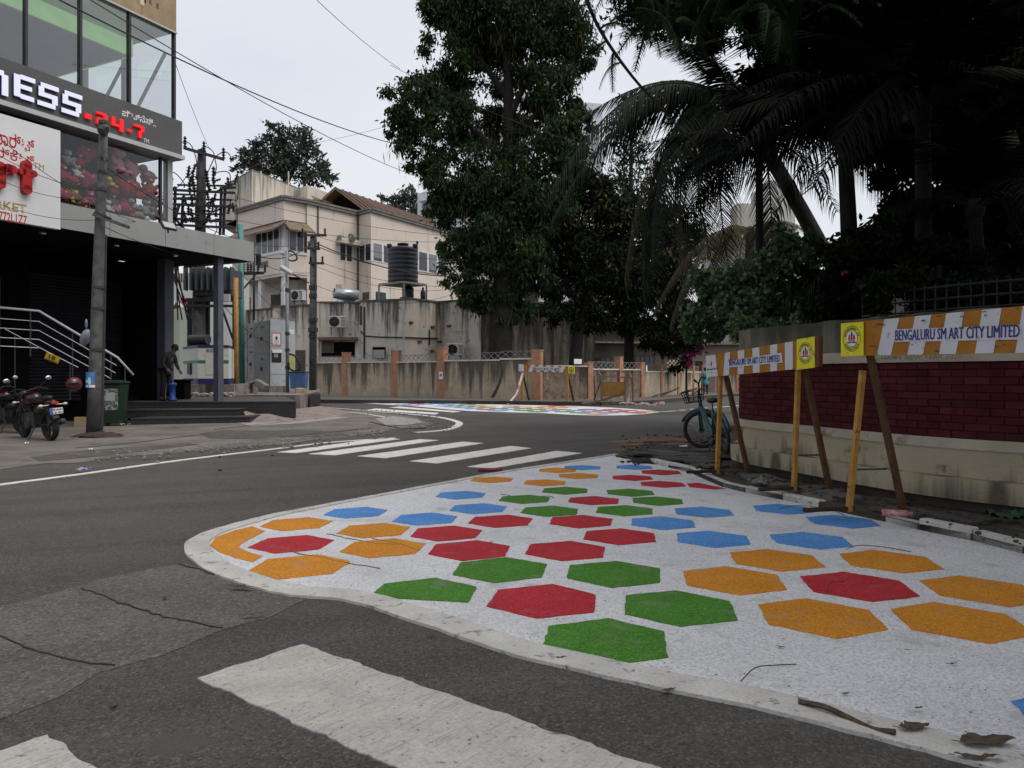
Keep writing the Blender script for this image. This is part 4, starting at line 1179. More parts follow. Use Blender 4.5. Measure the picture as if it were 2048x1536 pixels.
solo("counter", MB().box((c0.x, c0.y+.15, .86), (2.6, .5, .6)).box((c0.x, c0.y+.15, 1.185), (2.7, .6, .05)), SHOPDARK, "low dark counter ledge in front of the roller shutter", "counter", base=(c0.x, c0.y, .575))

# ------------------------------------------------------------------ generator, transformer, feeder cabinets
PLINTH = mat("stained_plinth", (.2, .18, .165), .95, .3, 2.5, bump=.4, bscale=30, streak=.5, spots=.2, spot_col=(.06, .05, .045), spot_scale=4)
zz = lambda py, Y: 1.35+(750-py)/FX*Y
terr = MB(); terr.prism([tuple(P(340, 0, 27.6)[:2]), tuple(P(600, 0, 27.6)[:2]), tuple(P(640, 0, 34)[:2]), tuple(P(640, 0, 40)[:2]), tuple(P(330, 0, 40)[:2])], 0, zz(790, 27.6))
struct("raised_yard", terr, PLINTH)
YG = 27.6
gen = thing("generator", "white generator cabinet with navy base and green stripe behind the canopy column", "generator", P(425, 766, YG))
B = Vector(gen.location); gx0, gx1 = X(396, YG)-B.x, X(455, YG)-B.x
h = zz(690, YG)-zz(766, YG)
GW = mat("generator_white", (.6, .6, .57), .5, .06, 2, spots=.05, spot_col=(.4, .38, .34), spot_scale=5)
GB = mat("generator_navy", (.025, .03, .12), .5, .1)
GGR = mat("generator_green", (.03, .22, .05), .5, .1)
gs = -.85                                # the left flank runs back and to the left
poly = [(gx0, 0), (gx1, .12), (gx1-.6, 2.4), (gx0-1.35, 1.9)]
part("body", MB().prism(poly, .16, h-.1), GW, gen)
part("base_rail", MB().prism([(a*1.01, b-.01 if b < 1 else b) for a, b in poly], -.03, .158), GB, gen)
part("roof_band", MB().prism([(a*1.01, b-.012 if b < 1 else b) for a, b in poly], h-.098, h), GB, gen)
part("stripe", MB().prism([(gx0-.003, -.006), (gx1+.003, .114), (gx1-.6, 2.2), (gx0-1.353, 1.895)], h*.52, h*.6), GGR, gen)
dd = .12/(gx1-gx0)
dx0, dx1 = gx0+.3*(gx1-gx0)-.05, gx0+.78*(gx1-gx0)
part("door", MB().add([(dx0, (dx0-gx0)*dd-.012, h*.22), (dx1, (dx1-gx0)*dd-.012, h*.22), (dx1, (dx1-gx0)*dd-.012, h*.8), (dx0, (dx0-gx0)*dd-.012, h*.8)], [(0, 1, 2, 3)]), mat("generator_door_white", (.56, .56, .53), .5, .06), gen)
text_fit("lettering", "KOEL", (gx0+.3, .3*dd-.008, h*.81), (1, dd, 0), (0, 0, 1), .5, .12, mat("teal_print", (.02, .12, .16), .5, .05), gen, bold=.03)
part("flank_vent", MB().box((gx0-.72, .94, h*.38), (.5, .04, .4), Matrix.Rotation(R(-54.6), 3, 'Z')), DARKMETAL, gen)
part("silencer", MB().tube([(gx0-.7, 1.0, h+.22), (gx0+.05, .8, h+.24)], .19, 14), DARKMETAL, gen)
part("silencer_feet", MB().box((gx0-.5, 1.0, h+.03), (.06, .2, .1)).box((gx0-.1, .9, h+.03), (.06, .2, .1)), DARKMETAL, gen)
solo("plinth", MB().span(X(380, YG), X(470, YG), YG-.1, YG+2.5, 0, zz(767, YG)-.03), PLINTH, "stained low concrete plinth carrying the white generator", "plinth", base=(X(425, YG), YG, 0))
# transformer between two poles
YT = 30.5
tr = thing("transformer", "grey finned transformer tank hung between poles above the generator", "transformer", P(425, 600, YT))
B = Vector(tr.location)
TG = mat("transformer_grey", (.06, .073, .085), .6, .2, 4, spots=.12, spot_col=(.05, .05, .05), spot_scale=7)
q = lambda x, y, d=0.0: P(x, y, YT+d)-B
part("tank", MB().span(q(385, 0).x, q(462, 0).x, 0, 1.3, q(0, 592).z, q(0, 536).z), TG, tr, bevel=.03)
for i in range(9):
    xx = lerp(q(376, 0).x, q(468, 0).x, i/8)
    part("fin", MB().span(xx-.025, xx+.025, -.38, -.02, q(0, 582).z, q(0, 536).z), TG, tr)
part("cradle", MB().bar(q(372, 600), q(478, 600), .14).bar(q(372, 600, 1.2), q(478, 600, 1.2), .14).bar(q(372, 612), q(478, 612), .1), DARKMETAL, tr)
for x in (380, 415, 470):
    part("leg", MB().bar(q(x, 600, .6), q(x, 768, .6), .16), DARKMETAL, tr)
part("leg_brace", MB().bar(q(380, 690, .6), q(412, 605, .6), .07).bar(q(470, 690, .6), q(440, 605, .6), .07), DARKMETAL, tr)
part("cable_box", MB().box(q(452, 596, -.3), (.3, .2, .3)), mat("pale_box", (.4, .4, .38), .6, .1), tr)
dp = thing("pole_structure", "concrete transformer pole crowded with steel crossarms and black insulators behind the canopy", "pole structure", P(400, 768, YT+.3))
B = Vector(dp.location)
q = lambda x, y, d=0.0: P(x, y, YT+.3+d)-B
part("shaft", MB().tube([q(398, 768), q(398, 600), q(404, 300)], [.27, .25, .16], 10), OLDPOLE, dp)
part("crossarm", MB().bar(q(368, 296, -.25), q(448, 319, -.25), .11), DARKMETAL, dp)
INS = mat("insulator_porcelain", (.03, .018, .018), .3, .2)
def insul(m, p, h=.45, r=.09, M=None):
    pr = []
    for k in range(4):
        z = h*k/4
        pr += [(r*.45, z), (r, z+h*.06), (r*.45, z+h*.14)]
    m.lathe(pr+[(r*.35, h)], p, 7, M)
INSM = MB(); insul(INSM, (0, 0, 0)); INSM = INSM.mesh("insulator")
def ins(p, s=1, tilt=0.0):
    o = part("insulator", INSM, INS, dp); o.location = p; o.scale = (s, s, s); o.rotation_euler = (0, tilt, 0)
for x, y in ((370, 294), (408, 304), (447, 317)): ins(q(x, y, -.25), .95)
for yy, xa, xb in ((380, 345, 470), (398, 332, 395), (377, 440, 472), (408, 334, 470), (437, 335, 452), (450, 352, 470)):
    part("crossarm", MB().bar(q(xa, yy, -.3), q(xb, yy-2+(8 if xb-xa > 100 else 0), -.3), .09), DARKMETAL, dp)
    part("crossarm", MB().bar(q(xa+10, yy-10, .6), q(xb-6, yy-8, .6), .07), DARKMETAL, dp)
for x, y0, y1 in ((351, 374, 470), (450, 376, 470), (443, 380, 470), (366, 400, 470)):
    part("upright", MB().bar(q(x, y0, -.2), q(x-3, y1, -.2), .09), DARKMETAL, dp)
part("brace", MB().bar(q(358, 410, -.3), q(346, 455, -.3), .09).bar(q(346, 432, -.3), q(370, 460, -.3), .09).bar(q(335, 405, -.3), q(318, 460, -.3), .08), DARKMETAL, dp)
cl = [(332, 370), (342, 368), (328, 395), (335, 400), (342, 398), (336, 425), (343, 428), (375, 350), (385, 343), (377, 368), (385, 366), (380, 385), (372, 402), (385, 408), (377, 425), (385, 432), (392, 440), (416, 358), (427, 352), (420, 375), (430, 372),
      (418, 395), (426, 402), (418, 412), (425, 418), (432, 428), (420, 432), (458, 370), (469, 364), (456, 422), (467, 418), (372, 440), (340, 410), (390, 378), (412, 440)]
for k, (x, y) in enumerate(cl): ins(q(x, y+6, rnd.choice((-.35, -.3, .5))), rnd.uniform(.85, 1.15), rnd.uniform(-.3, .3))
for k in range(14):
    a = rnd.choice(cl); ins(q(a[0]+rnd.uniform(-7, 7), a[1]+12, rnd.choice((-.1, .2))), .8, R(rnd.choice((70, 90, -80))))
def loop(pts, r=.02, d=-.25): part("jumper_wire", MB().tube(smoothed([q(x, y, d) for x, y in pts], 5), r, 5), BLACK, dp)
loop([(352, 292), (368, 284), (382, 290), (391, 312), (393, 330), (383, 345), (378, 352)]); loop([(396, 304), (408, 294), (421, 298), (429, 312), (420, 335), (412, 355)]); loop([(430, 314), (447, 304), (458, 308), (463, 318)])
loop([(391, 310), (394, 330), (392, 360)]); loop([(429, 312), (433, 335), (429, 350)]); loop([(430, 352), (434, 345), (452, 343), (460, 350), (461, 366)]); loop([(339, 366), (342, 350), (350, 346), (368, 366), (368, 376)])
loop([(470, 362), (475, 355), (475, 398), (462, 400), (459, 420)]); loop([(331, 332), (331, 360)]); loop([(466, 418), (474, 412), (475, 455), (480, 490)]); loop([(431, 440), (434, 460), (428, 470)])
for k in range(12):
    a, b = rnd.choice(cl), rnd.choice(cl)
    if abs(a[0]-b[0]) < 60: loop([a, ((a[0]+b[0])/2, max(a[1], b[1])+rnd.uniform(4, 12)), b], .016, rnd.uniform(-.4, .5))
for k in range(5): loop([(356+rnd.uniform(-8, 8), 470), (352+rnd.uniform(-10, 10), 540), (370+rnd.uniform(-20, 15), 640)], .03, -.2)
# feeder cabinets
YC = 32.0
cab = thing("feeder_cabinet", "large pale grey electrical cabinet with a red bordered notice at the forecourt end", "electrical cabinet", P(540, 771, YC))
B = Vector(cab.location)
q = lambda x, y, Y: P(x, y, Y)-B
CG = mat("cabinet_grey", (.21, .22, .215), .55, .15, 2, spots=.14, spot_col=(.09, .09, .085), spot_scale=4)
CW = mat("cabinet_pale", (.33, .355, .38), .5, .1, 2, spots=.06, spot_col=(.2, .2, .2), spot_scale=6)
L0, C1, R1 = q(476, 0, 35.5), q(541, 0, YC), q(590, 0, 32.8)
hz = zz(640, YC)-zz(771, YC)
part("side_body", MB().prism([(C1.x-.004, C1.y+.03), (L0.x, L0.y), (L0.x+.6, L0.y+.9), (C1.x+.6, C1.y+.9)], 0, hz), CG, cab)
part("end_body", MB().prism([(C1.x, C1.y), (R1.x, R1.y), (R1.x-.3, R1.y+.8), (C1.x+.3, C1.y+.85)], -.05, hz+.06), CW, cab)
part("roof", MB().prism([(C1.x-.05, C1.y-.03), (R1.x+.04, R1.y-.03), (R1.x-.3, R1.y+.85), (C1.x+.3, C1.y+.95)], hz+.063, hz+.1), CG, cab)
ud = Vector((C1.x-L0.x, C1.y+.03-L0.y, 0)); uL = ud.length; ud.normalize(); nd = Vector((ud.y, -ud.x, 0))
for k, (a, b, c_, d) in enumerate(((.02, .32, .62, .98), (.34, .55, .62, .98), (.57, .97, .5, .98), (.02, .32, .1, .6), (.34, .55, .1, .6), (.57, .97, .05, .48))):
    dr = part("door", MB().bar(Vector((L0.x, L0.y, hz*(c_+d)/2))+ud*uL*a+nd*.012, Vector((L0.x, L0.y, hz*(c_+d)/2))+ud*uL*b+nd*.012, .02, hz*(d-c_)), CG, cab)
    part("door_handle", MB().box(Vector((L0.x, L0.y, hz*(c_+d*.9)/1.9))+ud*uL*(a+b)/2+nd*.035, (.12, .05, .16)), DARKMETAL, dr)
    part("louvre", MB().box(Vector((L0.x, L0.y, hz*(d-.07)))+ud*uL*(a+b)/2+nd*.03, (.3, .03, .06), Matrix.Rotation(math.atan2(ud.y, ud.x), 3, 'Z')), DARKMETAL, dr)
ue = Vector((R1.x-C1.x, R1.y-C1.y, 0)); eL = ue.length; ue.normalize(); ne = Vector((ue.y, -ue.x, 0))
def on_end(a, b, c_, d, off): 
    o = Vector((C1.x, C1.y, 0))
    return [o+ue*eL*a+ne*off+Vector((0, 0, hz*c_)), o+ue*eL*b+ne*off+Vector((0, 0, hz*c_)), o+ue*eL*b+ne*off+Vector((0, 0, hz*d)), o+ue*eL*a+ne*off+Vector((0, 0, hz*d))]
def card(name, a, b, c_, d, off, m, par=cab): return part(name, MB().add(on_end(a, b, c_, d, off), [(0, 1, 2, 3)]), m, par)
nb = card("notice", .05, .42, .60, .81, .006, REDP); card("notice_paper", .08, .39, .615, .795, .009, mat("white_paper", (.6, .6, .6), .7, .04), nb)
card("notice_mark", .19, .28, .70, .75, .012, BLACK, nb)
for k in range(4): card("notice_line", .14, .33, .64+k*.014, .645+k*.014, .012, mat("grey_print", (.2, .2, .2), .7, .05) if k == 0 else bpy.data.materials["grey_print"], nb)
card("torn_poster", .04, .44, .35, .53, .006, BLACK); card("poster_flap", .05, .45, .5, .55, .05, bpy.data.materials["white_paper"]); card("poster_ring", .14, .3, .43, .5, .009, bpy.data.materials["grey_print"])
card("sticker", .72, .96, .80, .87, .006, bpy.data.materials["white_paper"]); card("green_poster", .72, .96, .25, .48, .006, mat("green_orange_poster", (.12, .3, .1), .6, .1, 3, col2=(.5, .35, .1)))
card("seam", .0, 1., .167, .172, .005, DARKMETAL)
solo("plinth", MB().prism([tuple(P(472, 0, 34.5)[:2]), tuple(P(538, 0, 31.7)[:2]), tuple(P(578, 0, 32.2)[:2]), tuple(P(578, 0, 33.5)[:2]), tuple(P(480, 0, 36.5)[:2])], 0, zz(772, 32)), PLINTH,
     "stained concrete plinth under the pale electrical cabinet", "plinth", base=P(540, 800, YC))
solo("concrete_stub", MB().prism([tuple(P(590, 0, 30.6)[:2]), tuple(P(611, 0, 30.8)[:2]), tuple(P(612, 0, 31.4)[:2]), tuple(P(592, 0, 31.4)[:2])], .1, zz(776, 30.6)), mat("rusty_concrete", (.27, .21, .15), .9, .3, 5, bump=.5, bscale=20),
     "square rust stained concrete stub below the blue basket", "post", base=P(600, 812, 30.8), bevel=.04)
solo("kerb_block", MB().prism([tuple(P(619, 0, 29.8)[:2]), tuple(P(641, 0, 30.4)[:2]), tuple(P(640, 0, 33)[:2]), tuple(P(618, 0, 33)[:2])], -.1, zz(789, 30)), mat("black_stone", (.03, .028, .027), .9, .4, 6, bump=.7, bscale=14),
     "rough black stone block at the end of the ramp near the mid pole", "stone block", base=P(630, 820, 30))
bk = thing("waste_basket", "rusty blue tapered waste basket fixed beside the electrical cabinet", "bin", P(598, 777, 31))
B = Vector(bk.location); s = 31/FX
m = MB(); a, b, h = 14*s*1.0, 16*s, 33*s
m.add([(-a, -.2, 0), (a, -.2, 0), (a, .2, 0), (-a, .2, 0), (-b, -.27, h), (b, -.27, h), (b, .27, h), (-b, .27, h)], [(3, 2, 1, 0), (0, 1, 5, 4), (1, 2, 6, 5), (2, 3, 7, 6), (3, 0, 4, 7)])
part("basket", m, mat("faded_blue_metal", (.06, .13, .27), .5, .25, 6, spots=.18, spot_col=(.09, .07, .06), spot_scale=8), bk)
part("rim", MB().tube([(-b, -.27, h), (b, -.27, h), (b, .27, h), (-b, .27, h), (-b, -.27, h)], .025, 6), DARKMETAL, bk)
# rubble heap of litter on the yard
m = MB()
for k in range(120):
    c = P(rnd.uniform(350, 470), rnd.uniform(779, 788), rnd.uniform(26.9, 27.5)); s = rnd.uniform(.03, .09)
    c.z = .58 if c.y < 27.5 else c.z
    m.ball((c.x, c.y, rnd.choice((.6, .66, .7))), (s, s*.8, s*.5), 5, 3)
o = part("litter", m, mat("pale_litter", (.3, .28, .27), .8, .4, 9)); o["kind"] = "stuff"
for k, (x, y, w_, lb) in enumerate(((503, 766, .6, "pinkish broken stone sheet leaning by the foot of the amber pole"), (490, 788, .9, "grey stone slab lying before the cabinet plinth"), (523, 770, .45, "small rubble boulder against the cabinet plinth"))):
    c = P(x, y, 29.3)
    solo("stone_slab", MB().box(c, (w_, .4, .1 if k < 2 else .25), Matrix.Rotation(R((-20, 4, 30)[k]), 3, 'Y')), CONCRETE, lb, "stone", base=c, bevel=.03)
# slim poles
def pole_simple(name, label, x0, y0, x1, y1, Y, r, m, cat="pole"):
    a, b = P(x0, y0, Y), P(x1, y1, Y)
    t = thing(name, label, cat, a)
    part("shaft", MB().tube([Vector((0, 0, 0)), b-a], r, 10), m, t, smooth=True)
    return t, (lambda x, y, d=0.0: P(x, y, Y+d)-a)
pole_simple("amber_post", "amber yellow steel post in front of the electrical cabinet", 473, 788, 472, 556, 29, .085, WOODPAINT, "post")
pole_simple("teal_post", "teal green vertical pipe rising beside the transformer", 484, 770, 481, 449, 33, .12, mat("teal_pipe", (.06, .2, .18), .5, .15, 4), "pipe")
lp, q = pole_simple("street_light_pole", "slim grey street light pole in front of the electrical cabinet", 575, 800, 574, 502, 31.2, .07, mat("grey_galvanised", (.2, .215, .23), .5, .15, 5), "street light")
part("bracket", MB().tube(smoothed([q(574, 506), q(580, 502), q(590, 507), q(594, 518), q(584, 522), q(576, 518)], 4), .035, 6), BLACK, lp)
part("lamp_head", MB().tube([q(562, 534, -.2), q(584, 548, -.2)], [.1, .09], 8), mat("pale_lamp", (.5, .5, .5), .5, .1), lp)
for y in (580, 667, 700, 735): part("clamp", MB().lathe([(.1, -.06), (.1, .06)], q(575, y), 10), DARKMETAL, lp)
part("loose_cable", MB().tube(smoothed([q(578, 708, -.1), q(590, 712, -.1), q(600, 730, -.1), q(595, 742, -.1), q(580, 738, -.1), q(577, 725, -.1)], 4), .045, 6), BLACK, lp)
part("bracket_cable", MB().tube(smoothed([q(584, 548), q(600, 556), q(618, 566)], 4), .03, 6), BLACK, lp)
mp_, q = pole_simple("utility_pole", "dark weathered concrete pole with three crossarms at the far kerb", 625, 806, 627, 470, 36.5, .16, OLDPOLE, "utility pole")
for xa, xb, y in ((602, 653, 470), (615, 640, 497), (618, 648, 526)):
    part("crossarm", MB().bar(q(xa, y, -.2), q(xb, y+1, -.2), .1), DARKMETAL, mp_)
    for x in (xa+3, xb-3):
        m = MB(); insul(m, q(x, y-1, -.2), .3, .08); part("insulator", m, INS, mp_)
for y, r_ in ((575, .2), (592, .2), (640, .22), (660, .24), (672, .2)): part("clamp", MB().lathe([(r_, -.1), (r_, .1)], q(626, y), 10), DARKMETAL, mp_)
part("downpipe", MB().tube([q(632, 480, -.2), q(632, 800, -.2)], .04, 6), DARKMETAL, mp_)
# small crossarm rack between canopy end and balcony
rk, q = pole_simple("insulator_rack", "small steel rack with upright insulators beyond the canopy end", 508, 640, 508, 505, 34, .05, DARKMETAL, "insulator rack")
part("crossarm", MB().bar(q(474, 548), q(528, 546), .12), DARKMETAL, rk)
for x in (487, 502, 516, 530, 496):
    m = MB(); insul(m, q(x, 545, rnd.uniform(-.3, .3)), .42, .09); part("insulator", m, INS, rk)
part("fuse_box", MB().box(q(517, 520), (.18, .2, .5)), BLACK, rk)
part("brace", MB().bar(q(480, 585), q(510, 552), .06), DARKMETAL, rk)
# ================================================================== PINK HOUSE behind
PINK = mat("pink_cream_render", (.60, .53, .475), .85, .06, .5, streak=.12, streak_col=(.2, .17, .14))
PINKS = mat("stained_parapet_render", (.52, .48, .42), .9, .12, .8, streak=.3, streak_col=(.16, .15, .135), streak_z=(12.5, 17))
CORN = mat("grey_cornice", (.17, .165, .155), .9, .25, 2, spots=.15)
TILE = mat("terracotta_roof_tile", (.085, .047, .038), .85, .3, 4, spots=.15, spot_col=(.05, .04, .035))
SHADE = mat("brown_sunshade", (.16, .12, .09), .85, .25, 3)
WFR = mat("white_window_frame", (.6, .61, .63), .5, .05)
house = thing("pink_house", "tall pink cream house with grey cornices, corner balcony and red tiled roof shed", "house", (-13, 60, 0))
HB = Vector(house.location)
ZT = 13.95
def at_z(px, py, z): return P(px, py, (z-1.35)*FX/(750-py))
def hp(name, poly, z0, z1, m, par=None, **k):
    return part(name, MB().prism([(p.x-HB.x, p.y-HB.y) for p in poly], z0, z1), m, par or house, **k)
c475, c568, c613, c716, c742, c960 = [at_z(x, y, ZT) for x, y in ((473, 420.5), (568, 392.5), (614, 400), (716, 424), (742, 417), (962, 481))]
back = [Vector((2, 92, 0)), Vector((-24, 84, 0))]
zbal = c568.y
hp("wall", [c613, c716, c742, c960, back[0], Vector((-16, 82, 0))], 0, ZT-.3, PINK)
hp("wall", [c475, c568, c613+Vector((0, .2, 0)), Vector((-14.5, 80, 0)), back[1]], 12.3, ZT-.3, PINK)
rec = [c475+Vector((-1.2, 2.4, 0)), c568+Vector((.3, 2.2, 0)), c613+Vector((.3, 1.6, 0)), Vector((-14.5, 80, 0)), back[1]]
hp("recessed_wall", rec, 0, 12.29, PINK)
for k, (a, b) in enumerate(((c475, c568), (c568, c613), (c613, c716), (c716, c742), (c742, c960))):
    d = (b-a).normalized()
    part("cornice", MB().bar(Vector((a.x, a.y, ZT-.2))-HB-d*.05, Vector((b.x, b.y, ZT-.2))-HB+d*.05, .34, .18).bar(Vector((a.x, a.y, ZT-.02))-HB-d*.05, Vector((b.x, b.y, ZT-.02))-HB+d*.05, .44, .14), CORN, house)
# penthouse blocks on the terrace
ph = [P(452, 0, 62), P(504, 0, 57.5), P(594, 0, 63), Vector((-18, 74, 0))]
hp("penthouse", ph, ZT-.4, 16.7, PINKS)
hp("penthouse_coping", [p+(p-Vector((-20, 64, 0))).normalized()*.08 for p in ph], 16.702, 16.82, CORN)
ph2 = [P(575, 0, 64), P(615, 0, 61.5), P(700, 0, 67), Vector((-12, 76, 0))]
hp("stair_head", ph2, ZT-.4, 16.6, mat("pale_stair_head", (.5, .46, .41), .9, .1, 1, streak=.2), None)
hp("stair_head_slab", [P(621, 0, 60.6), P(676, 0, 64.6), P(690, 0, 67), P(640, 0, 65)], 15.6, 15.75, CREAM)
lw = [P(440, 0, 62.5), P(470, 0, 60), P(503, 0, 62.5), P(480, 0, 68)]
hp("penthouse", lw, ZT-.4, 15.6, PINKS)
# tiled roof shed
r0, r1 = P(671, 375, 61.5)-HB, P(900, 452, 82)-HB
e0, e1 = P(732, 420, 61.2)-HB, P(930, 468, 80)-HB
w0 = P(641, 402, 62.5)-HB
dr = (r1-r0)
roof = part("tiled_roof", MB().add([r0, r1, e1, e0, w0, w0+dr, r0+Vector((0, 0, -.12)), r1+Vector((0, 0, -.12)), e1+Vector((0, 0, -.12)), e0+Vector((0, 0, -.12)), w0+Vector((0, 0, -.12))],
     [(0, 3, 2, 1), (0, 1, 5, 4), (6, 7, 8, 9), (0, 6, 9, 3), (3, 9, 8, 2), (0, 4, 10, 6)]), TILE, house)
for k in range(22):
    t = k/21
    part("tile_course", MB().bar((r0+dr*t)+Vector((0, -.02, .03)), lerp(e0, e1, t)+Vector((0, -.02, .03)), .12, .07), TILE, roof)
part("gable_board", MB().bar(r0+Vector((0, -.05, -.05)), e0+Vector((0, -.05, -.05)), .06, .2).bar(r0+Vector((0, -.05, -.05)), w0+Vector((0, -.05, -.05)), .06, .2), SHADE, roof)
part("shed_wall", MB().add([w0+Vector((.5, 1.2, -.3)), e0+Vector((-.4, 1.2, -.2)), r0+Vector((0, 1.2, -.5)), w0+Vector((.5, 1.2, -2.5)), e0+Vector((-.4, 1.2, -2.5))], [(0, 3, 4, 1), (0, 1, 2)]), SHOPDARK, house)
part("shed_post", MB().bar(e0+Vector((-.1, .1, -.1)), e0+Vector((-.1, .1, -1.8)), .1), WFR, house)
part("shed_side", MB().add([e0+Vector((.3, 1, -.1)), e1+Vector((.3, 1, -.1)), e1+Vector((.3, 1, -2.)), e0+Vector((.3, 1, -2.))], [(0, 1, 2, 3)]), SHOPDARK, house)
# corner balcony: sunshade, glazed band, cream parapet, columns
def on(a, b, t, z, out=0.0):             # a point on the wall line a-b
    d = (b-a); n = Vector((d.y, -d.x, 0)).normalized()
    p = a+d*t
    return Vector((p.x, p.y, z))+n*out-HB
def band(name, a, b, t0, t1, z0, z1, out, th, m, par=None):
    d = (b-a); n = Vector((d.y, -d.x, 0)).normalized()
    p, q_ = on(a, b, t0, 0, out), on(a, b, t1, 0, out)
    return part(name, MB().prism([tuple(p[:2]), tuple(q_[:2]), tuple((q_-n*th)[:2]), tuple((p-n*th)[:2])], z0, z1), m, par or house)
for a, b in ((c475, c568), (c568, c613)):
    n = Vector(((b-a).y, -(b-a).x, 0)).normalized()
    z = 12.25
    vs = [on(a, b, -.03, z, -.1), on(a, b, 1.03, z, -.1), on(a, b, 1.06, z-.75, 1.1), on(a, b, -.03, z-.75, 1.1)]
    part("sunshade", MB().add(vs+[v+Vector((0, 0, -.13)) for v in vs], [(0, 1, 2, 3), (7, 6, 5, 4), (3, 2, 6, 7), (1, 5, 6, 2), (0, 3, 7, 4)]), SHADE, house)
    for t in (.1, .5, .9): part("bracket", MB().bar(on(a, b, t, z-.5, -.05), on(a, b, t, z-.75, .95), .08), DARKMETAL, house)
def window(a, b, t0, t1, z0, z1, panes, out=.03, m=GLASS_DARK, par=None, blind=False):
    fr = band("window", a, b, t0, t1, z0, z1, out, .12, WFR, par)
    w_ = (t1-t0)/panes
    for k in range(panes):
        band("pane", a, b, t0+w_*k+w_*.1, t0+w_*(k+1)-w_*.1, z0+.09, z1-.09, out+.012, .02, m, fr)
        if blind and k % 2 == 0: band("blind", a, b, t0+w_*k+w_*.12, t0+w_*(k+1)-w_*.12, z0+.3, z1-.12, out+.022, .008, mat("grey_blind", (.2, .21, .23), .6, .1) if "grey_blind" not in bpy.data.materials else bpy.data.materials["grey_blind"], fr)
    return fr
band("balcony_parapet", c475, c568, .45, 1.0, 8.5, 9.9, .25, .3, PINK)
band("balcony_parapet", c568, c613, 0, 1.0, 8.5, 9.9, .2, .3, PINK)
band("balcony_floor", c475, c568, .0, 1.0, 8.3, 8.498, .2, 2.2, PINKS)
band("balcony_floor", c568, c613, .0, .95, 8.3, 8.497, .15, 1.5, PINKS)
band("sill", c475, c568, .43, 1.02, 9.902, 10.08, .32, .4, WFR)
band("sill", c568, c613, 0, .95, 9.902, 10.08, .27, .4, WFR)
window(c475, c568, .45, .93, 10.1, 11.75, 4, .08, blind=False)
window(c568, c613, .2, .85, 10.1, 11.75, 2, .08, blind=True)
for a, b, t in ((c475, c568, .5), (c475, c568, .97), (c568, c613, .08)):
    band("corner_post" if t > .9 or t < .1 else "column", a, b, t-.02, t+.045, 9.9 if t < .1 else 4.8, 12.2 if t > .9 or t < .1 else 8.3, .02, .3, WFR)
band("grille_board", c475, c568, .55, .75, 9.1, 9.55, .27, .02, mat("bluegrey_board", (.12, .13, .16), .6, .2))
# recessed verandah doors and windows
ra, rb_, rc_ = rec[0], rec[1], rec[2]
for t0, t1 in ((.2, .3), (.42, .52), (.62, .76)):
    band("door", ra, rb_, t0, t1, 5.0, 7.4, .03, .06, mat("dark_door", (.05, .045, .045), .6, .2) if "dark_door" not in bpy.data.materials else bpy.data.materials["dark_door"])
band("door", ra, rb_, .82, .98, 5.0, 7.4, .03, .06, mat("pale_door", (.3, .3, .29), .6, .1))
band("terrace_floor", c475, c568, 0, 1.05, 4.6, 4.8, .3, 2.6, PINKS)
# windows of the long face
def zat(px, py, a, b):                   # where a sight line meets the wall a-b
    d = b-a; dx = (px-1024)/FX
    t = (dx*a.y-a.x)/(d.x-dx*d.y)
    p = a+d*t
    return t, 1.35+(750-py)/FX*p.y
def winpx(a, b, x0, y0, x1, y1, n, blind=False, par=None, m=GLASS_DARK):
    t0, za = zat(x0, (y0+y1)/2, a, b); t1, zb_ = zat(x1, (y0+y1)/2, a, b)
    _, z1 = zat((x0+x1)/2, y0, a, b); _, z0 = zat((x0+x1)/2, y1, a, b)
    return window(a, b, t0, t1, z0, z1, n, blind=blind, par=par, m=m)
winpx(c613, c716, 679, 486, 704, 524, 2)
winpx(c716, c742, 719, 487, 743, 524, 2)
c743 = c742+(c960-c742)*.0
winpx(c742, c960, 744.5, 488, 785, 526, 2, True)
winpx(c742, c960, 815, 505, 893, 545, 4, True)
winpx(c742, c960, 748, 582, 774, 604, 1)
winpx(c716, c742, 724, 582, 741, 602, 1)
t0, z0 = zat(671, 482, c613, c716); t1, _ = zat(715, 482, c613, c716)
band("window_shelf", c613, c716, t0, t1, z0-.15, z0, .7, .7, PINKS)
band("shelf_edge", c613, c716, t0, t1, z0+.002, z0+.2, .72, .1, PINKS)
sh = on(c613, c716, (t0*.7+t1*.3), z0+.25, .45)+HB
m = MB()
for k in range(14): m.ball(sh+Vector((rnd.uniform(-.8, .8), rnd.uniform(-.2, .2), rnd.uniform(-.15, .3))), rnd.uniform(.08, .22), 6, 4)
solo("shelf_clutter", m, mat("grey_clutter", (.2, .22, .2), .9, .5, 6), "heap of grey potted clutter on the shelf over the small white window", "clutter", base=sh)
def pipe(pts, r=.05, m=DARKMETAL): part("pipe", MB().tube([p-HB if (p-HB).length < 90 and False else p for p in pts], r, 6), m, house)
for (x, y0, y1, a, b) in ((716.5, 430, 590, c613, c716), (637, 410, 470, c613, c716)):
    t, z0 = zat(x, y0, a, b); _, z1 = zat(x, y1, a, b)
    pipe([on(a, b, t-.02, z0, .08), on(a, b, t-.02, z1, .08)])
for px in (522, 577):
    b_ = P(px, 0, 57.3)-HB
    pipe([Vector((b_.x, b_.y, 14)), Vector((b_.x, b_.y, 16.6))], .05, CREAM)
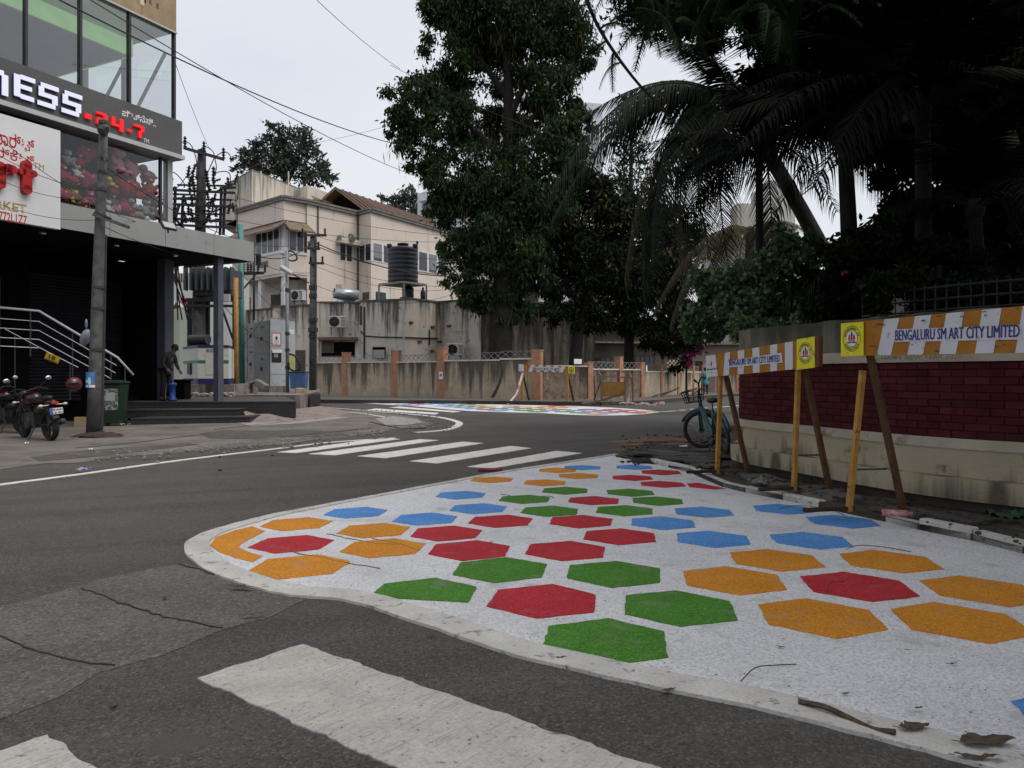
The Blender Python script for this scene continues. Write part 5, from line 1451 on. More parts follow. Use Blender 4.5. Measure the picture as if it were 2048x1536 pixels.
# AC units
ACW = mat("ac_white", (.45, .46, .46), .5, .08, 3, spots=.06, spot_col=(.25, .24, .22))
def ac_unit(label, c, rz, s=1.0):
    t = thing("air_conditioner", label, "air conditioner", c, rz, "outdoor air conditioner units")
    part("casing", MB().box((0, 0, .3*s), (.9*s, .34*s, .62*s)), ACW, t, bevel=.02)
    q = Matrix.Rotation(R(90), 3, 'X')
    part("fan_guard", MB().lathe([(.25*s, 0), (.27*s, .012), (.25*s, .024)], (-.14*s, -.17*s, .3*s), 20, q), BLACK, t)
    part("fan_hub", MB().lathe([(.07*s, 0), (.06*s, .03)], (-.14*s, -.19*s, .3*s), 10, q), DARKMETAL, t)
    m = MB()
    for k in range(7): m.box((.32*s, -.175*s, .1*s+k*.07*s), (.2*s, .01, .02*s))
    part("vent_louvre", m, DARKMETAL, t)
    part("bracket", MB().box((-.3*s, .1*s, -.04*s), (.05, .6*s, .05)).box((.3*s, .1*s, -.04*s), (.05, .6*s, .05)).bar((-.3*s, .38*s, -.4*s), (-.3*s, -.15*s, -.05*s), .04).bar((.3*s, .38*s, -.4*s), (.3*s, -.15*s, -.05*s), .04), DARKMETAL, t)
    return t
ac_unit("white air conditioner on the verandah of the pink house, highest of the three", P(597, 601, 53.2), R(-25), 1.15)

# ------------------------------------------------------------------ grimy single storey annex
GRIME = mat("grimy_plaster", (.55, .51, .45), .93, .1, 1.1, bump=.3, bscale=12, streak=.44, streak_col=(.05, .047, .043), streak_z=(2.5, 6.2), spots=.06, spot_col=(.2, .18, .15), spot_scale=2.5)
SHADEGRIME = mat("shade_painted_grimy_plaster", (.15, .135, .115), .95, .25, 1.1, bump=.3, bscale=12, streak=.8, streak_col=(.022, .02, .018), streak_z=(0, 6), spots=.12, spot_col=(.05, .045, .04), spot_scale=2.5)  # grime plus the shade under the tree, both painted into the plaster colour
annex = thing("annex_building", "grimy flat roofed single storey annex with black water streaks behind the compound wall", "building", (-10, 48, 0))
AB = Vector(annex.location)
ap = lambda x, Y: Vector(((x-1024)/FX*Y, Y, 0))
A = [ap(478, 52), ap(545, 49.5), ap(621, 48.4), ap(643, 48.0), ap(720, 48.0), ap(721.5, 47.8), ap(809, 46.6), ap(876, 49.4), ap(962, 47.2), ap(1105, 49), ap(1190, 49.5)]
ZA = [5.6, 5.72, 5.85, 5.85, 5.87, 5.9, 6.0, 6.1, 6.0, 5.9, 5.9]
for i in range(len(A)-1):
    a, b = A[i], A[i+1]; d = (b-a); n = Vector((-d.y, d.x, 0)).normalized()
    e = d.normalized()*.002
    poly = [a+e, b-e, b-e+n*.35, a+e+n*.35]
    z = min(ZA[i], ZA[i+1])
    part("wall", MB().prism([tuple((p-AB)[:2]) for p in poly], 0, z), GRIME if i < 8 else SHADEGRIME, annex)
    part("coping", MB().bar(Vector((a.x, a.y, z+.06))-AB+n*.15, Vector((b.x, b.y, z+.06))-AB+n*.15, .42, .11), mat("black_stained_coping", (.1, .095, .085), .9, .4, 2) if i == 0 else bpy.data.materials["black_stained_coping"], annex)
part("roof", MB().prism([tuple((p-AB)[:2]+Vector((0, .3))) if False else (p.x-AB.x, p.y-AB.y+.25) for p in A]+[(A[-1].x-AB.x, 14), (A[0].x-AB.x, 14)], 5.2, 5.35), CONCRETE, annex)
def aband(name, a, b, x0, y0, x1, y1, out, th, m, par=None):
    t0, _ = zat(x0, y0, a, b); t1, _ = zat(x1, y0, a, b)
    _, z1 = zat((x0+x1)/2, y0, a, b); _, z0 = zat((x0+x1)/2, y1, a, b)
    d = (b-a); n = Vector((d.y, -d.x, 0)).normalized()
    p, q_ = a+d*t0+n*out-AB, a+d*t1+n*out-AB
    return part(name, MB().prism([tuple(p[:2]), tuple(q_[:2]), tuple((q_-n*th)[:2]), tuple((p-n*th)[:2])], z0, z1), m, par or annex)
aband("window_opening", A[3], A[4], 643, 684, 710, 714, .01, .02, SHOPDARK)
aband("window_grille", A[3], A[4], 643, 682, 668, 706, .03, .02, mat("rusty_panel", (.1, .085, .07), .8, .3, 6))
aband("sunshade", A[3], A[4], 639, 675, 716, 681, .5, .5, mat("rusty_sunshade", (.16, .1, .075), .9, .3, 5))
aband("pilaster", A[2], A[3], 622, 607, 640, 790, .12, .14, GRIME)
w_ = aband("window", A[5], A[6], 742, 690, 776, 716, .03, .05, CREAM)
aband("pane", A[5], A[6], 746, 694, 772, 716, .045, .01, SHOPDARK, w_)
tp = aband("torn_sheet", A[5], A[6], 752, 700, 774, 716, .3, .02, mat("pale_board", (.34, .36, .38), .6, .15, 8), w_)
aband("shutter_door", A[1], A[2], 591, 700, 611, 790, .02, .04, mat("rust_shutter", (.12, .095, .07), .8, .25, 5))
sd = bpy.data.materials["rust_shutter"]
for k in range(14): aband("slat", A[1], A[2], 591.5, 702+k*6, 610.5, 704+k*6, .05, .03, sd)
aband("downpipe", A[5], A[6], 728, 614, 730.5, 716, .08, .07, DARKMETAL)
aband("downpipe", A[5], A[6], 721.5, 612, 724, 650, .1, .09, DARKMETAL)
aband("downpipe", A[6], A[7], 857, 660, 858.5, 690, .08, .05, DARKMETAL)
aband("corner_fillet", A[5], A[6], 804, 602, 808.5, 716, .012, .012, mat("pale_plaster_strip", (.46, .44, .4), .9, .12, 2))
for a, b, pts in ((A[5], A[6], [(722, 662), (730, 672), (760, 674), (806, 675)]), (A[6], A[7], [(810, 675), (840, 676), (874, 677)])):
    d = (b-a); n = Vector((d.y, -d.x, 0)).normalized()
    cps = []
    for x, y in pts:
        t, z = zat(x, y, a, b); p = a+d*t+n*.05; cps.append(Vector((p.x, p.y, z))-AB)
    part("wall_cable", MB().tube(cps, .04, 6), BLACK, annex)
for x, y in ((821, 643), (864, 652), (838, 681), (880, 682), (863, 700), (898, 650)):
    a, b = (A[6], A[7]) if x < 876 else (A[7], A[8])
    aband("red_outlet", a, b, x-3, y, x+4, y+4, .08, .08, mat("rust_red", (.17, .06, .04), .8, .2) if "rust_red" not in bpy.data.materials else bpy.data.materials["rust_red"])
for a, b, pts in ((A[7], A[8], [(908, 662), (934, 661), (934, 695), (926, 704)]),):
    d = (b-a); n = Vector((d.y, -d.x, 0)).normalized(); cps = []
    for x, y in pts:
        t, z = zat(x, y, a, b); p = a+d*t+n*.15; cps.append(Vector((p.x, p.y, z))-AB)
    part("pipe", MB().tube(cps, .035, 6), CREAM, annex)
ac_unit("pale air conditioner bracketed high on the streaked annex wall", P(674, 655, 47.4), R(12), 1.15)
ac_unit("pale air conditioner low behind the compound wall grille", P(909, 711, 47.2), R(12), 1.2)
# tank, stand, solar heater on the annex roof
YS = 48.6
st = thing("tank_stand", "pale steel angle stand carrying the black water tank on the annex roof", "tank stand", P(805, 600, YS))
B = Vector(st.location); q = lambda x, y, d=0.0: P(x, y, YS+d)-B
zt_ = q(0, 568).z
corners = [q(758, 568, 0), q(808, 568, -1.3), q(853, 568, .2), q(806, 568, 1.4)]
for c in corners: c.z = zt_
part("deck", MB().prism([tuple(c[:2]) for c in corners], zt_-.05, zt_), CONCRETE, st)
SM = mat("pale_angle_steel", (.24, .25, .22), .6, .15, 6)
for i in range(4):
    part("edge_angle", MB().bar(corners[i]+Vector((0, 0, -.03)), corners[(i+1) % 4]+Vector((0, 0, -.03)), .08, .12), SM, st)
    part("leg", MB().bar(corners[i]+Vector((0, 0, -.09)), Vector((corners[i].x, corners[i].y, -.6)), .1), SM, st)
tk = thing("water_tank", "black ribbed plastic water tank on the steel stand", "water tank", P(806, 567.5, YS))
r_ = 30*YS/FX; hh = 74*YS/FX
prof = [(r_*.97, 0)]
for k in range(8):
    z = hh*(k+.2)/8.6
    prof += [(r_*.965, z), (r_, z+.07), (r_, z+hh/8.6-.09), (r_*.965, z+hh/8.6-.02)]
prof += [(r_*.9, hh*.965), (r_*.35, hh), (r_*.35, hh+.12)]
TANK = mat("black_tank_plastic", (.014, .016, .024), .45, .15, 2, spec=.4)
part("shell", MB().lathe(prof, n=28), TANK, tk, smooth=True)
part("lid", MB().lathe([(r_*.4, hh+.121), (r_*.38, hh+.2), (.1, hh+.24)], n=16), TANK, tk)
for k in (-1, 1): part("lug", MB().box((k*r_*.85, -.3, hh+.0), (.3, .3, .25)), TANK, tk, bevel=.05)
part("vent_pipe", MB().tube([(r_*.95, 0, hh*.7), (r_*.95, 0, hh+.25)], .05, 6).ball((r_*.95, 0, hh+.28), .09, 6, 4), BLACK, tk)
for px, lb in ((817, "small black drum standing under the tank stand, larger one"), (846, "small dark cylinder standing at the right leg of the tank stand")):
    c = P(px, 600, YS+.1); s = .34 if px < 830 else .16
    solo("drum", MB().lathe([(s*.9, 0), (s, .1), (s, .75 if px < 830 else .5), (s*.6, .85 if px < 830 else .6), (.06, .95 if px < 830 else .8)], c, 14), TANK, lb, "drum", base=c, smooth=True)
sh = thing("solar_heater", "silver cylindrical solar water heater on the annex roof left of the tank", "solar water heater", P(690, 600, 49.3))
B = Vector(sh.location); q = lambda x, y, d=0.0: P(x, y, 49.3+d)-B
part("drum", MB().tube([q(670, 584, 0), q(671, 585, 0), q(717, 593, .4), q(718, 593.2, .4)], [.25, .38, .38, .25], 16), mat("brushed_silver", (.42, .44, .47), .35, .08, metal=.6), sh, smooth=True)
part("end_cap", MB().lathe([(.26, 0), (.26, .03)], q(669.5, 584, -.02), 14, Matrix.Rotation(R(-90), 3, 'Y')), mat("blue_grey_cap", (.06, .1, .16), .4, .15), sh)
part("collector", MB().add([q(664, 596, -.6), q(700, 607, -.9), q(716, 600, .2), q(676, 590, .3)], [(0, 1, 2, 3)]), GLASS_DARK, sh)
part("collector_frame", MB().bar(q(664, 596, -.62), q(700, 607, -.92), .05).bar(q(664, 596, -.62), q(676, 590, .3), .05).bar(q(700, 607, -.92), q(716, 600, .2), .05), STEEL, sh)
part("stand", MB().bar(q(675, 590, .2), q(675, 612, .2), .05).bar(q(712, 595, .5), q(712, 612, .5), .05), STEEL, sh)
part("feed_box", MB().box(q(678, 573, .1), (.35, .3, .25)), ACW, sh)

# ------------------------------------------------------------------ bungalow under the dark trees
bung = thing("bungalow", "low cream bungalow with flat sunshade in deep shade under the trees", "house", (6, 52, 0))
BB = Vector(bung.location)
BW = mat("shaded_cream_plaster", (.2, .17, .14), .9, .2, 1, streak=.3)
ba, bb = Vector((-1.6, 50.5, 0)), Vector((12.6, 54, 0))
def bband(name, t0, t1, z0, z1, out, th, m, par=None):
    d = (bb-ba); n = Vector((d.y, -d.x, 0)).normalized()
    p, q_ = ba+d*t0+n*out-BB, ba+d*t1+n*out-BB
    return part(name, MB().prism([tuple(p[:2]), tuple(q_[:2]), tuple((q_-n*th)[:2]), tuple((p-n*th)[:2])], z0, z1), m, par or bung)
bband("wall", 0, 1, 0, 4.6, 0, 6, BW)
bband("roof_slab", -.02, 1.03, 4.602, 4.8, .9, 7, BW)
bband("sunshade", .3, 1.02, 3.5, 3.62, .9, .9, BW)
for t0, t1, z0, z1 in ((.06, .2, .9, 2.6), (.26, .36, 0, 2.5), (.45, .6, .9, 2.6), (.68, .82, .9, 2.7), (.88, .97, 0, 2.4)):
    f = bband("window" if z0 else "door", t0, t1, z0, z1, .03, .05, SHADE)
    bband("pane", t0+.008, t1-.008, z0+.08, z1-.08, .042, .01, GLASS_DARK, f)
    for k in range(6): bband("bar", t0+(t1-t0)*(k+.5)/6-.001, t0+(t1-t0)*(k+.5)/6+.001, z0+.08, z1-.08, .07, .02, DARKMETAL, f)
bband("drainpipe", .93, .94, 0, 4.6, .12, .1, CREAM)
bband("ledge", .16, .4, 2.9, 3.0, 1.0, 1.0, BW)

# ------------------------------------------------------------------ white block behind the big tree
WB = mat("white_block_render", (.55, .57, .62), .85, .05, .4, streak=.08, streak_col=(.25, .25, .27))
wb = thing("white_apartment_block", "white apartment block with maroon windows mostly hidden by the big tree", "building", (2, 78, 0))
wp = [P(835, 0, 82), P(1040, 0, 73), P(1215, 0, 79), Vector((14, 95, 0)), Vector((-8, 96, 0))]
Wb = Vector(wb.location)
part("wall", MB().prism([tuple((p-Wb)[:2]) for p in wp], 0, 20.5), WB, wb)
part("tower", MB().prism([tuple((P(x, 0, Y)-Wb)[:2]) for x, Y in ((930, 76), (1060, 74), (1070, 84), (950, 86))], 20.5, 26.5), WB, wb)
part("tower", MB().prism([tuple((P(x, 0, Y)-Wb)[:2]) for x, Y in ((1120, 77), (1205, 78), (1190, 88), (1120, 88))], 20.5, 29.0), WB, wb)
part("parapet", MB().prism([tuple((p*1.005-Wb)[:2]) for p in wp], 20.502, 20.9), WB, wb)
MAR = mat("maroon_shutter", (.12, .035, .03), .7, .15)
for a, b in ((wp[0], wp[1]), (wp[1], wp[2])):
    d = b-a; n = Vector((d.y, -d.x, 0)).normalized()
    for fl_ in range(6):
        for t in (.12, .38, .62, .86):
            z = 1.2+fl_*3.3
            c = a+d*t+n*.04-Wb
            M_ = Matrix.Rotation(math.atan2(d.y, d.x), 3, 'Z')
            f = part("window", MB().box(Vector((c.x, c.y, z+1)), (1.5, .12, 1.7), M_), MAR, wb)
            part("pane", MB().box(Vector((c.x, c.y, z+1))+n*.07, (1.25, .02, 1.4), M_), GLASS_DARK, f)
            part("window_hood", MB().box(Vector((c.x, c.y, z+2.0))+n*.35, (1.9, .8, .1), M_), WB, wb)
        if fl_ > 0: part("balcony_slab", MB().box((a+d*.5-Wb)+n*.5+Vector((0, 0, fl_*3.3)), (d.length*.98, 1.0, .15), Matrix.Rotation(math.atan2(d.y, d.x), 3, 'Z')), WB, wb)
# white wall glimpsed left, between shop and transformer
wl = thing("white_house", "white house wall with a pierced parapet seen past the blue column", "house", P(345, 750, 48))
B = Vector(wl.location); q = lambda x, y, d=0.0: P(x, y, 48+d)-B
part("wall", MB().span(q(200, 0).x, q(455, 0).x, 0, 4, -1.3, q(0, 546).z), mat("plain_white_wall", (.5, .5, .5), .85, .06, .6), wl)
part("parapet_screen", MB().span(q(345, 0).x, q(370, 0).x, -.05, -.01, q(0, 562).z, q(0, 548).z), DARKMETAL, wl)
for k in range(5): part("screen_bar", MB().span(q(346+k*5, 0).x, q(347.4+k*5, 0).x, -.08, -.052, q(0, 562).z, q(0, 548).z), CREAM, wl)
part("gable_roof", MB().add([q(338, 625, -3), q(352, 601, -3), q(365, 614, -3), q(385, 597, 0), q(372, 596, 0)], [(0, 1, 2), (1, 4, 3, 2)]), mat("red_tin", (.25, .05, .045), .6, .15), wl)
part("gable_board", MB().bar(q(338, 626, -3.1), q(352, 601, -3.1), .12).bar(q(352, 601, -3.1), q(365, 615, -3.1), .12), WHITE, wl)
part("lower_wall", MB().span(q(340, 0).x, q(470, 0).x, -8, -6, -1.3, q(0, 640).z), mat("shed_wall_green", (.3, .33, .29), .85, .1, .8), wl)

# ------------------------------------------------------------------ compound wall across the road
ROUGH = mat("rough_stained_plaster", (.43, .36, .27), .95, .2, 2.0, bump=.9, bscale=22, streak=.62, streak_col=(.06, .052, .045), streak_z=(.2, 2.2), spots=.1, spot_col=(.16, .13, .1), spot_scale=9, fine=.3, fscale=25)
ROUGHD = mat("shade_painted_mottled_plaster", (.17, .13, .1), .95, .35, 3.0, bump=.9, bscale=22, streak=.5, streak_col=(.03, .026, .023), streak_z=(0, 2), spots=.2, spot_col=(.05, .04, .035), spot_scale=5)  # mottled plaster, its colour darkened to carry the shade under the trees
TERR = mat("terracotta_pillar_paint", (.36, .19, .12), .9, .18, 3, spots=.12, spot_col=(.16, .09, .06), spot_scale=5, streak=.12)
cw = thing("compound_wall", "long stained compound wall with terracotta pillars and diamond grilles across the road", "wall", (0, 38, .15))
CB = Vector(cw.location)
CBAR = mat("grille_steel", (.2, .2, .19), .6, .2, 6)
prev = None
tops = [2.05, 2.05, 2.02, 2.05, 2.1, 1.75, 1.6, 1.5, 1.5, 1.5, 1.5]
pill = {0: None, 1: 2.55, 2: 2.6, 3: 2.6, 5: 2.45, 7: 2.0, 8: 2.0, 9: 2.0, 10: 2.0}
PX = {690: 1, 790: 2, 882: 3, 1073: 5, 1290: 7, 1325: 8, 1360: 9, 1387: 10}
for i in range(len(fwall)-1):
    a, b = fwall[i], fwall[i+1]
    d = (b-a).normalized(); n = Vector((d.y, -d.x, 0))
    tz = tops[i]
    e = .0015*i
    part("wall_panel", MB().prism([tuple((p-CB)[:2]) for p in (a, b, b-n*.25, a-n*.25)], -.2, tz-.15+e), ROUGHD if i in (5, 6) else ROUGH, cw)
    part("coping", MB().bar(Vector((a.x, a.y, tz+e+.03))-CB-n*.12+Vector((0, 0, -.15+.15)), Vector((b.x, b.y, tz+e+.03))-CB-n*.12, .3, .07), GRIME, cw)
    if i < 5 or i > 5:                   # diamond grille on top
        L = (b-a).length
        g = MB(); zb_ = tz+.07+e; ht = .34
        nb = int(L/.42)
        for k in range(nb):
            p0, p1 = a+d*(L*k/nb), a+d*(L*(k+1)/nb)
            A0, A1 = Vector((p0.x, p0.y, zb_))-CB-n*.12, Vector((p1.x, p1.y, zb_))-CB-n*.12
            up = Vector((0, 0, ht))
            g.bar(A0, A1+up, .018); g.bar(A0+up, A1, .018)
        g.bar(Vector((a.x, a.y, zb_+ht))-CB-n*.12, Vector((b.x, b.y, zb_+ht))-CB-n*.12, .022)
        part("grille", g, CBAR, cw)
def wall_at(px):
    for i in range(len(FW)-1):
        a, b = fwall[i], fwall[i+1]
        if FW[i][0] <= px <= FW[i+1][0]:
            t, _ = zat(px, 700, a, b)
            d = (b-a).normalized()
            return a+(b-a)*t, d, i
for px, w_, zt__ in ((690, .36, 2.6), (790, .46, 2.66), (882, .48, 2.72), (1073, .46, 2.5), (1180, .3, 1.9), (1241, .3, 2.25), (1284, .32, 1.98), (1322, .32, 1.9), (1356, .34, 1.9), (1386, .34, 1.85)):
    p, d, i = wall_at(px); n = Vector((d.y, -d.x, 0))
    p = p-CB
    q_ = [p-d*w_/2+n*.07, p+d*w_/2+n*.07, p+d*w_/2-n*.3, p-d*w_/2-n*.3]
    pr = part("pillar", MB().prism([tuple(v[:2]) for v in q_], -.2, zt__-.15), TERR, cw)
    part("pillar_cap", MB().prism([tuple((v+(v-p).normalized()*.03)[:2]) for v in q_], zt__-.148, zt__-.08), TERR, pr)
# broken crack in the wall, and the notice
p, d, i = wall_at(1000); n = Vector((d.y, -d.x, 0))
m = MB(); pts = [(1001, 722), (1004, 745), (1000, 765), (992, 782), (985, 795)]
for k in range(len(pts)-1):
    (x0, y0), (x1, y1) = pts[k], pts[k+1]
    for (xa, ya, xb, yb_, w_) in ((x0, y0, x1, y1, 4+k),):
        v = []
        for x, y, s in ((xa, ya, -1), (xa, ya, 1), (xb, yb_, 1), (xb, yb_, -1)):
            pp_, d_, i_ = wall_at(x+s*w_/2); n_ = Vector((d_.y, -d_.x, 0)); pp_ = pp_+n_*.012
            v.append(Vector((pp_.x, pp_.y, 1.35+(750-y)/FX*pp_.y))-CB)
        m.add(v, [(0, 1, 2, 3)])
part("crack_patch", m, mat("grey_mortar_crack", (.06, .055, .05), .95, .4, 8, bump=.8), cw)
p, d, i = wall_at(884); n = Vector((d.y, -d.x, 0)); c = p+n*.085
c.z = zz(751, c.y); M_ = Matrix.Rotation(math.atan2(d.y, d.x), 3, 'Z')
nt_ = thing("wall_notice", "small white notice with blue figure pasted on a terracotta pillar", "notice", c)
part("paper", MB().box((0, 0, 0), (.26, .006, .38), M_), WHITE, nt_)
part("print", MB().box(Vector((0, 0, .02))+n*.006, (.14, .004, .14), M_ @ Matrix.Rotation(.6, 3, 'Y')), mat("blue_print", (.1, .17, .32), .6, .3, 20), nt_)
for px, y, lb, w_, mm in ((720, 711, "small pale blue plate on the compound wall grille", .3, mat("pale_blue_plate", (.35, .45, .5), .5, .1)), (1153, 723, "small white name plate above the compound wall behind the far barricade", .45, WHITE), (1289, 737, "white notice on the top of a terracotta pillar", .18, WHITE)):
    p, d, i = wall_at(px); n = Vector((d.y, -d.x, 0)); c = p+n*.12; c.z = zz(y, c.y)
    solo("name_plate", MB().box(c, (w_, .02, w_*.55 if px != 1289 else .3), Matrix.Rotation(math.atan2(d.y, d.x), 3, 'Z')), mm, lb, "plate", base=c)
# gate, last stretch of wall
gt = thing("gate", "pink and dark steel gate with arched bars at the far end of the compound wall", "gate", P(1432, 786, 52))
B = Vector(gt.location); q = lambda x, y, d=0.0: P(x, y, 52+d)-B
part("pillar", MB().span(q(1404, 0).x, q(1409, 0).x, 0, .4, 0, 1.9), TERR, gt)
part("gate_leaf", MB().span(q(1409, 0).x, q(1430, 0).x, .1, .16, .05, 1.5), mat("grey_pink_gate", (.17, .13, .12), .6, .2), gt)
part("arch", MB().tube(smoothed([q(1409, 735), q(1413, 727), q(1420, 724), q(1428, 727)], 4), .04, 6), mat("pale_pink_bar", (.4, .3, .27), .6, .1), gt)
for k in range(5): part("bar", MB().bar(q(1410+k*4.5, 750), q(1410+k*4.5, 732), .03), DARKMETAL, gt)
fw2 = thing("boundary_wall", "short cream far wall with terracotta piers beyond the bicycle", "wall", P(1450, 785, 53))
B = Vector(fw2.location); q = lambda x, y, d=0.0: P(x, y, 53+d)-B
part("wall_panel", MB().span(q(1430, 0).x, q(1700, 0).x, 0, .25, -.1, 1.55), ROUGH, fw2)
for x in (1437, 1453, 1475, 1500): part("pillar", MB().span(q(x-2.5, 0).x, q(x+2.5, 0).x, -.06, .3, -.1, 1.75), TERR, fw2)
hs = thing("corner_house", "dim cream house with a dark doorway behind the bougainvillea", "house", P(1410, 750, 56))
B = Vector(hs.location); q = lambda x, y, d=0.0: P(x, y, 56+d)-B
part("wall", MB().span(q(1385, 0).x, q(1560, 0).x, 0, 6, -1.4, q(0, 690).z), mat("dim_cream_wall", (.3, .26, .2), .9, .15, 1), hs)
part("roof", MB().span(q(1380, 0).x, q(1565, 0).x, -.7, 6.2, q(0, 690).z+.002, q(0, 685).z), CONCRETE, hs)
part("door", MB().span(q(1391, 0).x, q(1405, 0).x, -.06, -.01, -1.4, q(0, 722).z), mat("maroon_door", (.05, .02, .018), .6, .2), hs)
pj = thing("pierced_screen", "white pierced concrete screen above the compound wall near the bougainvillea", "screen", P(1345, 750, 48.5))
B = Vector(pj.location); q = lambda x, y, d=0.0: P(x, y, 48.5+d)-B
m = MB()
for i in range(7):
    for j in range(7):
        if (i+j) % 2: m.span(q(1334+i*4, 0).x, q(1334+i*4+4, 0).x, 0, .1, q(0, 748-j*4).z, q(0, 744-j*4).z)
part("lattice", m, CREAM, pj); part("post", MB().span(q(1361, 0).x, q(1363, 0).x, -.05, .15, -.6, q(0, 719).z), CREAM, pj)
# far right light house seen through the palms
rh = thing("pale_house", "pale house with grey tower seen between the palm trunks", "house", P(1560, 750, 62))
B = Vector(rh.location); q = lambda x, y, d=0.0: P(x, y, 62+d)-B
PH = mat("pale_grey_render", (.48, .48, .46), .85, .06, .6, streak=.15)
part("wall", MB().span(q(1455, 0).x, q(1625, 0).x, 0, 8, -1.3, q(0, 490).z), PH, rh)
part("tower", MB().span(q(1532, 0).x, q(1585, 0).x, -.6, 4, q(0, 490).z-3, q(0, 365).z), PH, rh)
part("ledge", MB().span(q(1526, 0).x, q(1588, 0).x, -.9, -.602, q(0, 462).z, q(0, 455).z), PH, rh)
part("roof_slope", MB().add([q(1528, 490, -.5), q(1590, 462, -.5), q(1622, 492, -.5), q(1590, 462, 4), q(1528, 490, 4)], [(0, 2, 1), (1, 2, 3)]), CONCRETE, rh)
part("wall", MB().span(q(1460, 0).x, q(1510, 0).x, -2, -.1, -1.3, q(0, 418).z), mat("yellowed_render", (.42, .41, .36), .85, .1, 1, streak=.2), rh)
for k in range(5):
    f = part("window", MB().span(q(1540+k*16, 0).x, q(1550+k*16, 0).x, -.05, -.002, q(0, 545).z, q(0, 512).z), WFR, rh)
    part("pane", MB().span(q(1541+k*16, 0).x, q(1549+k*16, 0).x, -.07, -.052, q(0, 543).z, q(0, 514).z), mat("yellow_blind", (.4, .38, .2), .6, .1) if k == 0 else bpy.data.materials["yellow_blind"], f)
# ================================================================== RIGHT: curved brick wall
BRICK = mat("maroon_painted_brick", (.062, .012, .015), .75, .3, 5, spec=.08, bump=.4, bscale=90, spots=.12, spot_col=(.035, .012, .012), spot_scale=6, each=.55)
MORT = mat("maroon_joint", (.036, .008, .01), .9, .2, spec=.08)
WCREAM = mat("cream_roughcast", (.33, .29, .205), .92, .1, .9, bump=.9, bscale=34, spots=.1, spot_col=(.09, .075, .05), spot_scale=2.8, streak=.16, streak_col=(.07, .06, .04), streak_z=(.7, .2))
WSTRIP = mat("smooth_cream_band", (.36, .325, .25), .85, .12, 3, spots=.1, spot_col=(.14, .11, .08), spot_scale=3.5)
WTOP = mat("mossy_roughcast", (.12, .11, .08), .95, .3, 3, bump=.9, bscale=30, streak=.55, streak_col=(.04, .04, .025), streak_z=(1.5, 2.1))
bw = thing("brick_wall", "curved boundary wall with a maroon brick band between cream plaster bands", "wall", (3.6, 9.2, 0))
BWB = Vector(bw.location)
wl_ = []
for p in smoothed([Vector((a, b, 0)) for a, b in WALLP], 12):
    if not wl_ or (p-wl_[-1]).length > .02: wl_.append(p)
arc = [0]
for i in range(1, len(wl_)): arc.append(arc[-1]+(wl_[i]-wl_[i-1]).length)
def wat(s):
    for i in range(1, len(arc)):
        if arc[i] >= s:
            t = (s-arc[i-1])/(arc[i]-arc[i-1]); p = wl_[i-1].lerp(wl_[i], t)
            a, b = wl_[max(0, i-2)], wl_[min(len(wl_)-1, i+1)]
            d = (b-a).normalized()
            return p, d, Vector((d.y, -d.x, 0))
    d = (wl_[-1]-wl_[-2]).normalized()
    return wl_[-1], d, Vector((d.y, -d.x, 0))
def sweep(name, o0, o1, z0, z1, m, par=None, s0=0, s1=None, step_=.12, wob=0.0):
    s1 = s1 or arc[-1]; n = int((s1-s0)/step_)
    vs = []; fs = []
    for k in range(n+1):
        p, d, nr = wat(s0+(s1-s0)*k/n); p = p-BWB
        a, b = p+nr*o0, p+nr*(o1+(rnd.uniform(-wob, wob)))
        zt_ = z1+(rnd.uniform(-wob, wob))
        vs += [(a.x, a.y, z0), (b.x, b.y, z0), (b.x, b.y, zt_), (a.x, a.y, zt_)]
    for k in range(n):
        for i in range(4):
            j = (i+1) % 4
            fs.append((4*k+i, 4*k+j, 4*k+4+j, 4*k+4+i))
    fs += [(3, 2, 1, 0), (4*n, 4*n+1, 4*n+2, 4*n+3)]
    return part(name, MB().add(vs, fs), m, par or bw)
sweep("footing", -.3, .0, -.3, .168, mat("dark_footing", (.06, .05, .042), .95, .3, 4))
sweep("ledge", -.3, .13, .17, .37, WCREAM, wob=.008)
sweep("plaster", -.3, .02, .372, .64, WCREAM)
sweep("band", -.3, .035, .642, .74, WSTRIP)
core = sweep("brick_core", -.3, -.004, .742, 1.478, MORT)
sweep("band", -.3, .035, 1.48, 1.6, WSTRIP)
sweep("parapet", -.28, .015, 1.602, 1.97, WTOP, wob=.01)
sA = min(range(len(wl_)), key=lambda i: (wl_[i]-Vector((3.9, 12.05, 0))).length); sB = min(range(len(wl_)), key=lambda i: (wl_[i]-Vector((5.05, 6.55, 0))).length)
bl, bh = .232, .0736
bm_ = MB()
x, y, z = .1135, .007, .0345
bm_.add([(-x, 0, -z), (x, 0, -z), (x, 0, z), (-x, 0, z), (-x+.004, -y, -z+.004), (x-.004, -y, -z+.004), (x-.004, -y, z-.004), (-x+.004, -y, z-.004)], [(4, 5, 6, 7), (0, 1, 5, 4), (1, 2, 6, 5), (2, 3, 7, 6), (3, 0, 4, 7)])
bme = bm_.mesh("brick")
nb = 0
for r_ in range(10):
    s = arc[sA]+(r_ % 2)*bl/2
    while s < arc[sB]:
        p, d, nr = wat(s)
        o = part("brick", bme, BRICK, core)
        o.location = p-BWB+nr*(-.004+rnd.uniform(-.001, .0035))+Vector((0, 0, .742+bh*(r_+.5)))
        o.rotation_euler = (0, rnd.gauss(0, .004), math.atan2(d.y, d.x))
        nb += 1
        s += bl
m = MB()                                  # the rest of the band, out of the photograph
for r_ in range(10):
    s = arc[sB]+(r_ % 2)*bl/2+.12
    while s < arc[-1]:
        p, d, nr = wat(s); M_ = Matrix.Rotation(math.atan2(d.y, d.x), 3, 'Z')
        m.box(p-BWB+nr*.002+Vector((0, 0, .742+bh*(r_+.5))), (.222, .016, .066), M_); s += bl
